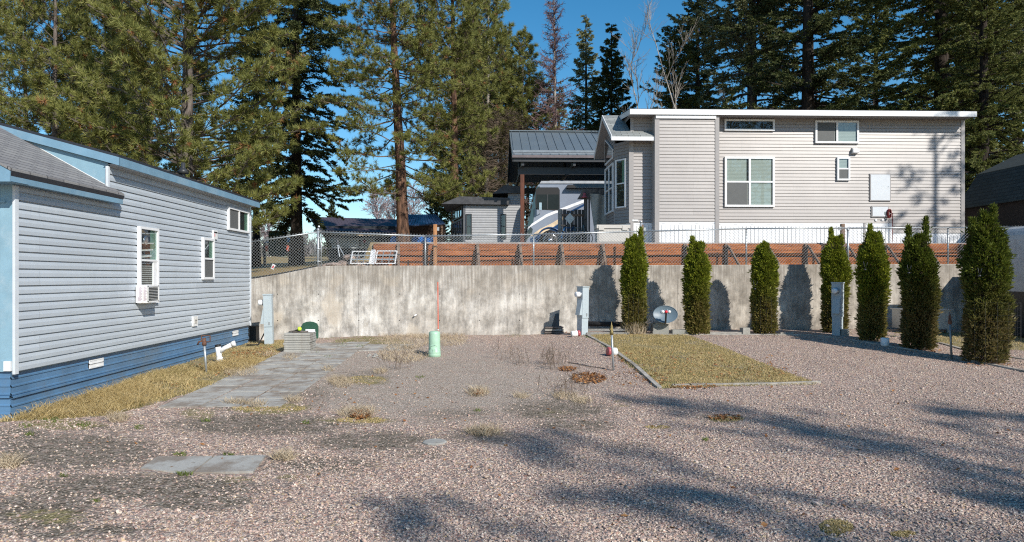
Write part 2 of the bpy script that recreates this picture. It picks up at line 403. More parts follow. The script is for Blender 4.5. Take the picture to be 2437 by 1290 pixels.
# foliage
M['pine'] = leafmat("pine_needles", [(.080,.105,.028), (.210,.225,.062), (.400,.385,.130)], .3, .5)
M['pine_dead'] = leafmat("dead_pine_needles", [(.22,.10,.04), (.36,.18,.08)], .2)
M['fir'] = leafmat("fir_needles", [(.024,.036,.014), (.072,.092,.032), (.190,.200,.075)], .25, .5)
M['fir_l'] = leafmat("grey_green_fir_needles", [(.090,.108,.050), (.240,.250,.118), (.460,.440,.240)], .3, .5)
M['fir_y'] = leafmat("olive_fir_needles", [(.052,.074,.020), (.150,.170,.048), (.320,.320,.105)], .3, .5)
M['thuja'] = leafmat("cedar_hedge_foliage", [(.140,.105,.030), (.100,.135,.014), (.230,.265,.024), (.440,.440,.060)], .35, 1.5, zmix=(.7, 1.6, (.25,.20,.07)))
M['thuja_d'] = leafmat("dull_cedar_foliage", [(.100,.070,.022), (.055,.080,.010), (.120,.150,.020), (.230,.250,.045)], .35, 1.5, zmix=(.8, 2.0, (.20,.155,.065)))
M['bark_p'] = barkmat("ponderosa_bark", (.105,.060,.042), (.27,.155,.10), (.022,.015,.012), 6)
M['bark_g'] = barkmat("grey_bark", (.12,.10,.09), (.22,.19,.17), (.04,.035,.03))
M['bark_d'] = barkmat("dark_bark", (.035,.028,.024), (.07,.055,.045), (.012,.01,.009))
M['bark_w'] = barkmat("pale_bark", (.30,.27,.24), (.44,.41,.37), (.12,.10,.09))
M['twig_pur'] = mat("purple_brown_twig", (.16,.095,.095), .8, var=.3)
M['twig_brown'] = mat("brown_twig", (.13,.095,.07), .85, var=.3)
M['twig_grey'] = mat("grey_twig", (.12,.10,.085), .85, var=.25)
M['twig_pale'] = mat("pale_twig", (.25,.22,.19), .85, var=.25)
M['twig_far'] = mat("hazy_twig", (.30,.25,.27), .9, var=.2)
M['grass_dry'] = leafmat("dry_grass", [(.30,.21,.08), (.52,.39,.17), (.70,.57,.33)], .3, 1.2, rough=.7)
M['grass_mix'] = leafmat("winter_grass", [(.17,.17,.05), (.48,.365,.165), (.80,.64,.36)], .3, 1.9, rough=.7)
M['grass_straw'] = leafmat("bleached_straw", [(.30,.22,.14), (.52,.42,.29), (.70,.60,.45)], .25, 1.5, rough=.7)
M['grass_green'] = leafmat("green_weed", [(.07,.10,.03), (.15,.19,.05), (.27,.30,.10)], .3, 3, rough=.6)
M['leaf'] = leafmat("fallen_leaf", [(.12,.05,.02), (.30,.13,.05), (.50,.27,.11)], .15, 4, rough=.7)
k = NM("pebble"); g = k.n("NewGeometry")
STONES = [(0, (.30,.235,.225)), (.13, (.20,.18,.19)), (.24, (.47,.40,.375)), (.36, (.33,.215,.19)), (.47, (.60,.56,.52)), (.58, (.25,.225,.225)), (.68, (.42,.32,.30)), (.78, (.155,.145,.15)), (.86, (.44,.36,.25)), (.93, (.38,.34,.35))]
STONES = [(p, (c[0]*1.18, c[1]*1.08, c[2]*.955)) for p, c in STONES]
c = k.ramp(g.outputs["Random Per Island"], STONES, 'CONSTANT')
c = k.mix(.3, c, k.noise(k.coords(), 60, 2), 'OVERLAY'); k.col(c); k.b.inputs["Roughness"].default_value = .75
M['pebble'] = k.m
# yard ground: stones, soil, straw litter
k = NM("gravel_ground"); tc = k.n("TexCoord"); vec = tc.outputs["Object"]
at = k.n("Attribute", attribute_name="paint"); sp = k.n("SeparateColor"); k.l(at.outputs["Color"], sp.inputs[0])
v1 = k.n("TexVoronoi"); v1.inputs["Scale"].default_value = 30; k.l(vec, v1.inputs["Vector"])
v2 = k.n("TexVoronoi"); v2.inputs["Scale"].default_value = 52; k.l(vec, v2.inputs["Vector"])
s1 = k.n("SeparateColor"); k.l(v1.outputs["Color"], s1.inputs[0]); s2 = k.n("SeparateColor"); k.l(v2.outputs["Color"], s2.inputs[0])
c1 = k.ramp(s1.outputs[0], STONES, 'CONSTANT'); c2 = k.ramp(s2.outputs[0], STONES, 'CONSTANT')
sel = k.math('GREATER_THAN', s1.outputs[1], .45)
stone = k.mix(sel, c1, c2)
gap = k.ramp(v1.outputs["Distance"], [(.45, (0,)*3), (.75, (.55,)*3)])
stone = k.mix(gap, stone, (.13,.11,.10))
nb = k.noise(vec, .55, 5, .6)
stone = k.mix(.45, stone, k.ramp(nb, [(.35, (.42,.40,.385)), (.65, (.56,.545,.54))]), 'OVERLAY')
nA = k.noise(k.coords((.55, 1.25, 1)), 1.9, 7, .72); nB = k.noise(k.coords((.7, 1.2, 1)), 8, 5, .72); nC = k.noise(vec, 38, 4, .7); nD = k.noise(vec, 22, 3, .7)
soilc = k.ramp(nC, [(.38, (.05,.040,.030)), (.48, (.12,.096,.070)), (.57, (.25,.21,.165)), (.66,(.46,.41,.36))])
tanc = k.ramp(nC, [(.38, (.17,.13,.095)), (.49, (.34,.28,.225)), (.57, (.46,.40,.345)), (.66,(.62,.56,.51))])
mossc = k.ramp(nC, [(.38, (.08,.075,.028)), (.5, (.20,.17,.07)), (.62, (.42,.35,.18))])
def thresh(ch, lo=.0, w=.22):
    a = k.math('ADD', k.math('MULTIPLY', nA, .45), k.math('MULTIPLY', nB, .35)); a = k.math('ADD', a, k.math('MULTIPLY', nD, .2))
    d = k.math('SUBTRACT', k.math('ADD', ch, a), 1.0)
    return k.math('DIVIDE', k.math('ADD', d, w * .5), w, True)
fine = k.ramp(nB, [(.40, (.35,)*3), (.52, (1,)*3)])
c = k.mix(k.math('MULTIPLY', thresh(sp.outputs[1]), fine), stone, tanc)
c = k.mix(k.math('MULTIPLY', thresh(sp.outputs[0]), fine), c, soilc)
c = k.mix(k.math('MULTIPLY', thresh(sp.outputs[2]), fine), c, mossc)
k.col(c); k.b.inputs["Roughness"].default_value = .92; k.b.inputs["Specular IOR Level"].default_value = .25
hgt = k.math('ADD', k.math('MULTIPLY', k.math('SUBTRACT', 1.0, v1.outputs["Distance"]), .8), k.math('MULTIPLY', nC, .5))
bp = k.bump(hgt, .9, .022)
M['ground'] = k.m
k = NM("terrace_soil"); vec = k.coords()
at = k.n("Attribute", attribute_name="paint"); sp = k.n("SeparateColor"); k.l(at.outputs["Color"], sp.inputs[0])
n1 = k.noise(vec, .5, 5, .65); n2 = k.noise(vec, 14, 4, .7)
lawn = k.ramp(k.math('ADD', k.math('MULTIPLY', n1, .6), k.math('MULTIPLY', n2, .4)), [(.36, (.14,.12,.035)), (.5, (.27,.19,.07)), (.64, (.36,.25,.13))])
grav = k.ramp(n2, [(.3, (.20,.18,.17)), (.7, (.40,.37,.35))])
k.col(k.mix(sp.outputs[0], lawn, grav)); k.b.inputs["Roughness"].default_value = .95; k.bump(n2, .6, .03)
M['terrace'] = k.m
# ---------------------------------------------------------------- the ground
rng = np.random.default_rng(7)
def noise2(x, y, seed=0, sc=1.0):
    r = np.random.default_rng(seed); z = 0
    for i in range(5):
        a, b, c_, d = r.uniform(.6, 1.6, 4) * sc * (1.7 ** i) ; p, q = r.uniform(0, 6.28, 2)
        z = z + np.sin(x * a + y * b * .7 + p + 1.3 * np.sin(y * c_ + q)) * (.6 ** i)
    return z / 2.3
def project(X, Y, Z):
    u = X * cos(TH) - Y * sin(TH); v = X * sin(TH) + Y * cos(TH)
    v = np.maximum(v, .5)
    return CXP + FP * u / v, HZP - FP * (Z - CH) / v
def ell(px, py, cx, cy, rx, ry, soft=.5):
    d = np.sqrt(((px - cx) / rx) ** 2 + ((py - cy) / ry) ** 2)
    return 1 - sstep(1 - soft, 1 + soft * .6, d)
xs = np.unique(np.concatenate([np.linspace(-60, -13, 24), np.arange(-13, 17.5, .085), np.linspace(17.5, 60, 24)]))
ys = np.unique(np.concatenate([np.linspace(-45, 4.6, 24), np.arange(4.6, 21.9, .085), [21.95]]))
XX, YY = np.meshgrid(xs, ys)
lump = noise2(XX, YY, 3, 1.4) * .012 + noise2(XX, YY, 5, 6) * .006
ZZ = gz(XX, YY) + lump
ny, nx = XX.shape
verts = np.stack([XX, YY, ZZ], -1).reshape(-1, 3)
idx = np.arange(ny * nx).reshape(ny, nx)
faces = np.stack([idx[:-1, :-1], idx[:-1, 1:], idx[1:, 1:], idx[1:, :-1]], -1).reshape(-1, 4)
def grid_obj(name, verts, faces, m, paint=None, **props):
    me = bpy.data.meshes.new(name)
    me.vertices.add(len(verts)); me.vertices.foreach_set("co", verts.astype(np.float32).ravel())
    me.loops.add(faces.size); me.loops.foreach_set("vertex_index", faces.astype(np.int32).ravel())
    me.polygons.add(len(faces)); me.polygons.foreach_set("loop_start", np.arange(0, faces.size, 4, dtype=np.int32))
    me.polygons.foreach_set("loop_total", np.full(len(faces), 4, np.int32)); me.update(calc_edges=True)
    me.polygons.foreach_set("use_smooth", [True] * len(faces))
    if paint is not None:
        a = me.color_attributes.new("paint", 'FLOAT_COLOR', 'POINT'); a.data.foreach_set("color", paint.astype(np.float32).ravel())
    me.materials.append(m); o = bpy.data.objects.new(name, me); C.objects.link(o)
    for kk, vv in props.items(): o[kk] = vv
    return o
px, py = project(verts[:, 0], verts[:, 1], verts[:, 2])
D = np.full(len(verts), .30); T = np.full(len(verts), .30); G = np.full(len(verts), .18)
left = 1 - sstep(1250, 1650, px)
far_y = (verts[:, 1] > 4.7)
# worn soil patches (cx, cy, rx, ry, strength)
for cx, cy, rx, ry, s in [(180,1075,230,48,.42), (620,1010,250,30,.40), (330,1160,330,36,.42), (420,1240,120,14,.2), (100,1215,180,50,.40), (180,1265,260,22,.35),
                          (470,1195,180,26,.35), (880,1050,170,28,.36), (1010,1080,80,18,.25), (700,940,120,30,.25), (1330,975,150,30,.35), (1380,1010,120,22,.3),
                          (1150,1040,110,22,.25), (30,1040,120,30,.35), (760,1105,170,25,.28), (1100,985,140,20,.2), (560,960,200,22,.3), (250,1020,200,16,.2),
                          (860,900,90,25,.2), (1500,1060,90,10,.2), (1720,994,55,10,.55)]:
    D = np.maximum(D, .30 + s * 1.12 * ell(px, py, cx, cy, rx, ry, .8))
T = T + .34 * ell(px, py, 1050, 915, 420, 105, .8) + .2 * ell(px, py, 760, 870, 160, 60)
for cx, cy, rx, ry, s in [(1180,950,170,28,.18), (880,940,140,40,.15), (1010,820,120,20,.3), (1290,960,90,18,.2), (480,1080,160,30,.12), (900,1160,110,18,.10), (1950,985,70,14,.1)]:
    T = np.maximum(T, .35 + s + .2 * ell(px, py, cx, cy, rx, ry) if False else T + s * .8 * ell(px, py, cx, cy, rx, ry, .8))
for cx, cy, rx, ry, s in [(640,972,110,16,.5), (870,905,70,14,.4), (850,1000,120,12,.35), (120,1230,120,22,.38), (1730,1000,45,7,.5), (1990,1255,46,24,.72), (2150,1272,40,10,.5),
                          (1560,1017,40,7,.35), (1480,960,30,12,.3), (880,815,110,16,.5), (700,1135,60,10,.35), (470,985,60,16,.4), (150,1010,120,16,.45), (560,1140,60,8,.4), (1330,985,60,14,.25)]:
    G = np.maximum(G, .18 + s * ell(px, py, cx, cy, rx, ry))
# grass bed soil by the left home and the lawn
lawnpoly = [gp(1405, 798), gp(1632, 797), gp(1948, 913), gp(1572, 925)]
bedpoly = [(-7.1, 10.5), (-5.75, 10.9), (-5.4, 12.2), gp(560, 900)[:2], gp(680, 830)[:2], (-5.2, 21.6), (-7.1, 21.6)]
def inpoly(x, y, poly):
    r = np.zeros(len(x), bool); n = len(poly)
    for i in range(n):
        x1, y1 = poly[i][:2]; x2, y2 = poly[(i + 1) % n][:2]
        c_ = ((y1 > y) != (y2 > y)) & (x < (x2 - x1) * (y - y1) / (y2 - y1 + 1e-12) + x1); r ^= c_
    return r
bedpoly = [p[:2] for p in bedpoly]
G = np.where(inpoly(verts[:,0], verts[:,1], lawnpoly), .95, G)
G = np.where(inpoly(verts[:,0], verts[:,1], bedpoly), .9, G)
rlawn = [gp(2120, 790)[:2], (21, 21.6), (21, gp(2437, 850)[1]), gp(2290, 832)[:2]]
G = np.where(inpoly(verts[:,0], verts[:,1], rlawn), .9, G)
paint = np.stack([D, T, G, np.ones_like(D)], -1)
grid_obj("ground", verts, faces, M['ground'], paint, kind='structure')
# upper terrace and far land
xs2 = np.unique(np.concatenate([np.linspace(-400, -40, 19), np.arange(-40, 40, .8), [XT0 - .12, XT0 - .1], np.linspace(40, 400, 19)]))
ys2 = np.unique(np.concatenate([[22.0], [YT + .05, YT + .07], np.arange(23.2, 60, .8), np.linspace(60, 900, 40)]))
X2, Y2 = np.meshgrid(xs2, ys2); Z2 = ug(X2, Y2) + noise2(X2, Y2, 9, .5) * .03 * (Y2 > 23.5)
v2_ = np.stack([X2, Y2, Z2], -1).reshape(-1, 3); i2 = np.arange(Z2.size).reshape(Z2.shape)
f2_ = np.stack([i2[:-1, :-1], i2[:-1, 1:], i2[1:, 1:], i2[1:, :-1]], -1).reshape(-1, 4)
gm = np.maximum(sstep(XT0 - .2, XT0 + .2, v2_[:, 0]) * (1 - sstep(45, 60, v2_[:, 1])), .4 * ell(v2_[:,0], v2_[:,1], -9.5, 27, 1.0, 1.2))
grid_obj("upper_ground", v2_, f2_, M['terrace'], np.stack([gm, gm*0, gm*0, gm*0+1], -1), kind='structure')

# ---------------------------------------------------------------- walls and fences
mb = MB()
xw = np.unique(np.concatenate([np.linspace(-16, -4, 40), np.linspace(-4, 30, 30)]))
tops = [(x, float(walltop(x))) for x in xw]
for i in range(len(tops) - 1):
    (xa, za), (xb, zb) = tops[i], tops[i+1]
    mb.add([(xa,YW,-.3),(xb,YW,-.3),(xb,YW,zb-.02),(xa,YW,za-.02),(xa,YW+.02,za),(xb,YW+.02,zb),(xb,YW+.26,zb),(xa,YW+.26,za),(xb,YW+.26,-.3),(xa,YW+.26,-.3)],
           [(0,1,2,3),(3,2,5,4),(4,5,6,7),(7,6,8,9)])
cw = thing("concrete_wall", "long weathered grey concrete retaining wall across the yard", "retaining wall", (0, YW, 0))
mb.build("wall", M['concrete'], cw)
mb = MB()
for a, b, r in [(991, 749, .018), (1370, 790, .02)]:
    p = onY(a, b, YW)
    if a == 991: mb.tube([p, (p[0]-.06, YW-.09, p[2]-.03)], .022, 8)
    else: mb.tube([(p[0], YW-.06, p[2]-.2), (p[0], YW-.06, p[2]+.06)], .03, 8)
mb.build("drain_pipe", M['pvc'], cw)
for i in range(15):
    for z_ in (.95, 1.75):
        xx_ = -6.4 + i * 1.22
        mb = MB(); mb.lathe((xx_, YW - .0015, z_), [(.016, 0), (.014, .001)], 8, axis=(0,-1,0)); mb.build("tie_hole", M['dark'], cw)
# dark curb behind the sloping wall end
mb = MB()
cx = np.linspace(-9, onY(757, 640, 22.3)[0], 18)
for xa, xb in zip(cx[:-1], cx[1:]):
    za, zb = float(walltop(xa)), float(walltop(xb))
    mb.add([(xa,22.08,za),(xb,22.08,zb),(xb,22.08,zb+.055),(xa,22.08,za+.055),(xb,22.3,zb+.07),(xa,22.3,za+.07)], [(0,1,2,3),(3,2,4,5)])
mb.build("plastic_edging", M['charcoal'], None, label="dark flexible edging strip along the sloping end of the concrete wall", category="edging")

# timber retaining wall
tw = thing("timber_wall", "low rust coloured timber retaining wall above the concrete wall", "retaining wall", (8, YT, CH+.3))
ztop = lambda X: CH + 1.08 + .0012*(X-0)
mb = MB(); rr = random.Random(4)
hts = [.0, .20, .385, .40, .58, .76]
courses = [(.02,.178),(.194,.350),(.405,.565),(.582,.78)]
x = XT0
segs = []
while x < 26:
    L = rr.uniform(2.2, 3.2); segs.append((x, min(x + L, 26))); x += L
for ci, (a, b) in enumerate(courses):
    off = rr.uniform(0, 1.3)
    for (xa, xb) in segs:
        xa2, xb2 = max(XT0, xa - off), xb - off
        if xb2 <= XT0 + .05: continue
        t0 = ztop(xa2) - .78; dz = rr.uniform(-.004, .004); dy = rr.uniform(-.008, .008)
        mb.box(xa2 + .004, xb2 - .004, YT - .03 + dy, YT + .05, t0 + a + dz, t0 + b + dz)
mb.build("planking", M['timber_red'], tw)
mb = MB(); mb.box(XT0+.03, 26, YT+.052, YT+.06, CH+.2, CH+1.02); mb.build("backing", M['black'], tw)
for i, pxp in enumerate([948, 1036, 1137, 1238, 1337, 1435, 1532, 1631, 1729, 1824, 1919, 2014, 2107, 2199, 2290, 2380, 2470]):
    mb = MB(); X = onY(pxp, 600, YT - .1)[0]; zt = ztop(X)
    mb.box(X - .045, X + .045, YT - .12, YT - .035, CH + .25, zt - .01)
    if pxp > 1600: mb.beam((X + .02, YT - .16, zt - .06), (X + .28, YT - .55, CH + .34), .075, .06)
    else: mb.beam((X + .0, YT - .16, zt - .12), (X + .05, YT - .42, CH + .34), .08, .06)
    mb.build("post", M['post_old'], tw)

# tall cedar posts standing in front of the timber wall
pts = [(1036, 534, M['post_tan'], "tall orange cedar post rising above the fence near the purple roofed building"),
       (1527, 535, M['post_old'], "brown post behind the fence tie beside the beige deck box"),
       (2005, 533, M['post_old'], "brown post rising above the fence in front of the white skirting")]
for a, b, m_, lab in pts:
    mb = MB(); p = onY(a, b, 22.35); mb.box(p[0]-.055, p[0]+.055, 22.3, 22.4, CH+.2, p[2])
    t = thing("wooden_post", lab, "post", (p[0], 22.35, CH+.3), "tall wooden posts behind the chain link fence")
    mb.build("post", m_, t)
    mb = MB(); s = 1 if a != 2005 else -1
    mb.box(p[0]+s*.056, p[0]+s*.12, 22.31, 22.38, p[2]-.2, p[2]-.09); mb.build("socket_box", M['galv'], t)

# chain link fence along the wall top
YF = YW + .12
RAIL_PX = [(604, 574), (757, 552), (1012, 562), (1270, 558), (1522, 551), (1777, 544), (2018, 543), (2258, 542), (2437, 540), (2700, 536)]
RP = [onY(a, b, YF) for a, b in RAIL_PX]; RX = np.array([p[0] for p in RP]); RZ = np.array([p[2] for p in RP])
railz = lambda X: float(np.interp(X, RX, RZ))
fz0 = lambda X: float(walltop(X)) + .02
ft = thing("chain_link_fence", "galvanised chain link fence standing on top of the concrete wall", "fence", (RX[0], YF, float(walltop(RX[0]))))
X0f, X1f = RX[0] - .3, RX[-1]
sp_, dh = .094, 1.0
mb = MB()
def warp(x, t):                                # t 0..1 over the fence height plus overshoot
    a, b = fz0(x), railz(x) + .055
    return (x, YF - .012 if True else YF, a + (b - a) * t)
nseg = 4; dxd = 0.094 * 12.5
T_ = []
def wire(pa, pb, w=.0029):
    a = np.array(pa); b = np.array(pb); d = b - a; d /= np.linalg.norm(d); nrm = np.array([0, 1., 0])
    s_ = np.cross(d, nrm) * w; 
    T_.append([a - s_, b - s_, b + s_]); T_.append([a - s_, b + s_, a + s_])
    q = nrm * w * 1.0
    T_.append([a - q, b - q, b + q]); T_.append([a - q, b + q, a + q])
nW = int((X1f - X0f + dxd) / sp_)
for i in range(nW):
    for sgn in (1, -1):
        xs0 = X0f - dxd + i * sp_ if sgn == 1 else X0f + i * sp_
        for j in range(nseg):
            xa = xs0 + sgn * dxd * j / nseg; xb = xs0 + sgn * dxd * (j + 1) / nseg
            if min(xa, xb) < X0f or max(xa, xb) > X1f: continue
            if abs(xa - RX[1]) < 0 : continue
            wire(warp(xa, j / nseg), warp(xb, (j + 1) / nseg))
mb.tris(np.array(T_)); mb.build("wire_mesh", M['galvwire'], ft)
for i in range(len(RP) - 1):
    mb = MB(); mb.tube([(RX[i] - (.3 if i == 0 else 0), YF, RZ[i] - (.06 if i == 0 else 0)), (RX[i+1], YF, RZ[i+1])], .021, 8); mb.build("top_rail", M['galv'], ft, True)
for a in (764, 1012, 1270, 1777, 2258):
    mb = MB(); X = onY(a, 600, YF)[0]; mb.tube([(X, YF+.035, fz0(X)-.1), (X, YF+.035, railz(X)+.02)], .028 if a != 764 else .02, 10); mb.build("fence_post", M['galv'], ft, True)
for a, tp in ((757, 548), (1525, 530), (2018, 548)):
    mb = MB(); p = onY(a, tp, YF); mb.tube([(p[0], YF+.0, fz0(p[0])-.1), (p[0], YF+.0, p[2])], .04 if a == 757 else .032, 12)
    mb.lathe((p[0], YF, p[2]), [(.045,0),(.045,.03),(.03,.055),(.005,.065)], 12)
    if a == 757:
        for dz in (.12, .5, .85): mb.lathe((p[0], YF, fz0(p[0]) + dz), [(.048,0),(.052,.01),(.052,.03),(.048,.04)], 12); mb.box(p[0], p[0]+.08, YF-.02, YF-.01, fz0(p[0])+dz, fz0(p[0])+dz+.03)
        mb.box(p[0]+.085, p[0]+.1, YF-.01, YF+.0, fz0(p[0]), railz(p[0]))
        mb.box(p[0]-.1, p[0]-.085, YF-.01, YF+.0, fz0(p[0]), railz(p[0])-.06)
    mb.build("fence_post", M['galv'], ft, True)

# ---------------------------------------------------------------- siding helper
def siding(mb, org, ux, nrm, L, z0, n, h, lap=.016, rng_fn=None, dutch=True, m=0):
    org = Vector(org); ux = Vector(ux); nr = Vector(nrm)
    for i in range(n):
        za, zb = z0 + i * h, z0 + (i + 1) * h
        sa, sb = (0, L) if rng_fn is None else rng_fn((za + zb) / 2)
        if sb - sa < .01: continue
        def pt(s, o, z): q = org + ux * s + nr * o; return (q.x, q.y, z)
        g = h * (.15 if dutch else .12); prof = [(.001, za), (-.016, za + .0005), (-.016, za + g), (lap, za + g + .001), (lap, za + h * .60), (.001, zb)] if dutch else [(.001, za), (-.012, za + .0005), (-.012, za + g), (lap, za + g + .001), (.001, zb)]
        for (oa, a), (ob, b) in zip(prof[:-1], prof[1:]):
            mb.quad(pt(sa, oa, a), pt(sb, oa, a), pt(sb, ob, b), pt(sa, ob, b), m)
def window(parent, c, ux, nrm, w, h, cols, rows, kinds, fw=.055, depth=.065, name="window", split=None, frame_m=None):
    """window centred at c on a wall; kinds: list row-major from the top ('blind','dark','screen','green')"""
    c = Vector(c); ux = Vector(ux).normalized(); nr = Vector(nrm).normalized(); up = Vector((0,0,1))
    f = MB()
    def bar(s0, s1, t0, t1, d0=0.0, d1=depth):
        f.obox(c + ux*(s0+s1)/2 + up*(t0+t1)/2 + nr*(d0+d1)/2, ux, nr, up, abs(s1-s0)/2, (d1-d0)/2, abs(t1-t0)/2)
    bar(-w/2, -w/2+fw, -h/2, h/2); bar(w/2-fw, w/2, -h/2, h/2)
    bar(-w/2+fw, w/2-fw, h/2-fw, h/2, 0, depth-.001); bar(-w/2+fw, w/2-fw, -h/2, -h/2+fw, 0, depth-.001)
    for i in range(1, cols): bar(-w/2+w*i/cols-fw*.5, -w/2+w*i/cols+fw*.5, -h/2+fw, h/2-fw, 0, depth-.004)
    ri = split or [1 - i / rows for i in range(1, rows)]
    for q in ri: bar(-w/2+fw, w/2-fw, -h/2+h*q-fw*.4, -h/2+h*q+fw*.4, 0, depth-.007)
    wo = f.build(name, frame_m or M['white'], parent)
    zs = [h/2] + [-h/2 + h*q for q in ri] + [-h/2]; ki = 0
    for r in range(len(zs)-1):
        for cc in range(cols):
            s0 = -w/2 + w*cc/cols; s1 = s0 + w/cols; s0 += fw*.5; s1 -= fw*.5; t1, t0 = zs[r]-fw*.3, zs[r+1]+fw*.3
            kd = kinds[ki % len(kinds)]; ki += 1
            b = MB(); o = c + nr*.022
            def q4(d, a0, a1, b0, b1, mm): 
                b.quad(c+nr*d+ux*a0+up*b0, c+nr*d+ux*a1+up*b0, c+nr*d+ux*a1+up*b1, c+nr*d+ux*a0+up*b1, mm)
            mats = [M['interior'], M['blind'], M['curtain_green'], M['screen'], M['glass']]
            q4(.019, s0, s1, t0, t1, 0)
            if kd == 'blind': q4(.023, s0+.02, s1-.07, t0, t1-.02, 1); q4(.035, s0, s1, t0, t1, 4)
            elif kd == 'screen': q4(.023, s0, s1-.03, t0, t1, 1); q4(.040, s0, s1-.05, t0, t1, 3)
            elif kd == 'screendark': q4(.036, s0, s1, t0, t1, 3)
            elif kd == 'green': q4(.023, s0+(s1-s0)*.62, s1, t0, t1, 2); q4(.035, s0, s1, t0, t1, 4)
            else: q4(.035, s0, s1, t0, t1, 4)
            b.build("pane", mats, wo)
    return wo
def uvplane(me, fn):
    uv = me.uv_layers.new(name="UVMap")
    for lp in me.loops: uv.data[lp.index].uv = fn(me.vertices[lp.vertex_index].co)
# ---------------------------------------------------------------- left home (long side faces +x)
XL = -7.01
R = lambda z: CH + z
LY0, LY1, LYF = 10.77, 21.15, 13.39                 # near corner, far corner, front of the loft
lh = thing("park_home", "blue grey park home with pale blue trim and blue metal skirting at the left", "house", (XL - 1.9, 15, R(-2.0)))
LB = LY1
ridX = XL - 1.9
mb = MB()
zb = R(-1.41); hN = .127
siding(mb, (XL, LY0, 0), (0,1,0), (1,0,0), LYF - LY0, zb, 23, hN)
def rf(z):
    return (0, LY1 - LYF)
siding(mb, (XL, LYF, 0), (0,1,0), (1,0,0), LY1 - LYF, zb, 28, hN)
mb.box(XL - .12, XL - .018, LYF, LY1, zb, R(2.17))
mb.box(XL - .12, XL - .018, LY0 + .02, LYF, zb, R(1.50))
# rear end wall
mb.quad((XL - 3.8, LY1, zb), (XL, LY1, zb), (XL, LY1, R(2.05)), (XL - 3.8, LY1, R(2.05)))
lw = mb.build("siding", M['vinyl_l'], lh)
for q_ in ((XL - .01, XL + .030, LY0 - .03, LY0 + .05, zb - .02, R(1.35)), (XL - .05, XL + .029, LY1 - .05, LY1 + .03, zb, R(2.0)), (XL - .02, XL + .030, LYF - .08, LYF - .022, R(1.6), R(2.04))):
    mb = MB(); mb.box(*q_); mb.build("corner_trim", M['cornertrim'], lh)
mb = MB(); mb.box(XL + .018, XL + .035, LY0 + .05, LYF - .1, R(1.37), R(1.425)); mb.build("frieze_board", M['cornertrim'], lh)
# end wall facing the camera: smooth blue panel with vertical grooves
mb = MB()
for i in range(20):
    xa = XL - .005 - i * .205
    mb.box(xa - .197, xa, LY0 - .004, LY0 + .02, R(-1.38), R(1.45)); mb.box(xa - .205, xa - .197, LY0 + .004, LY0 + .02, R(-1.38), R(1.45))
mb.build("end_wall", M['blue_light'], lh)
mb = MB(); mb.box(XL - 4, XL - .13, LY0 - .03, LY0 - .006, R(-1.39), R(-1.24)); mb.build("end_trim", M['blue_light'], lh)
mb = MB(); mb.box(XL-4, XL-.12, LY0-.035, LY0-.008, R(1.1), R(1.13)); mb.build("end_trim", M['blue_light'], lh)
mb = MB(); mb.box(XL - .13, XL - .03, LY0 - .045, LY0 - .008, R(-1.38), R(-1.235)); mb.build("corner_block", M['white'], lh)
# skirting: ribbed horizontal metal
def ribs(mb, org, ux, nrm, L, ztop, zbot0, zbot1):
    org = Vector(org); ux = Vector(ux); nr = Vector(nrm)
    prof = [(0, ztop)]; z = ztop
    k_ = 0
    while z > min(zbot0, zbot1) - .02:
        prof += [(0, z - .075), (.012, z - .085), (.012, z - .105), (0, z - .115)]
        z -= .12; k_ += 1
        if k_ % 3 == 0: prof += [(.030, z - .002), (.030, z - .03), (-.012, z - .032), (-.012, z - .05), (0, z - .052)]; z -= .052
    for (oa, a), (ob, b) in zip(prof[:-1], prof[1:]):
        pa = org + nr*oa; pb = org + nr*ob
        mb.quad((pb.x, pb.y, b), (pb.x+ux.x*L, pb.y+ux.y*L, b), (pa.x+ux.x*L, pa.y+ux.y*L, a), (pa.x, pa.y, a))
mb = MB()
ribs(mb, (XL - .05, LY0, 0), (0,1,0), (1,0,0), LY1 - LY0 - .02, R(-1.40), R(-2.1), R(-2.1))
ribs(mb, (XL - 4.0, LY0 + .01, 0), (1,0,0), (0,-1,0), 3.94, R(-1.39), R(-2.1), R(-2.1))
sk = mb.build("skirting", M['blue_skirt'], lh)
for (a, b, c_, d) in [(209.5, 243, 858, 878), (552, 565, 788, 800)]:
    p0 = onX(a, c_, XL - .05); p1 = onX(b, c_, XL - .05); zt = p0[2]; zq = onX(a, d, XL - .05)[2]
    mb = MB(); x0 = XL - .05
    mb.box(x0, x0 + .03, p0[1], p1[1], zq, zq + .02); mb.box(x0, x0 + .03, p0[1], p1[1], zt - .02, zt)
    n = 12 if b - a > 20 else 6
    for i in range(n + 1):
        y = p0[1] + (p1[1] - p0[1] - .02) * i / n; mb.box(x0, x0 + .028, y, y + .022, zq + .02, zt - .02)
    mb.box(x0, x0 + .028, p0[1], p1[1], (zq+zt)/2-.008, (zq+zt)/2+.008); mb.box(x0 + .001, x0+.016, p0[1], p1[1], zq, zt, 1)
    mb.build("skirt_vent", [M['white'], M['dark']], sk)
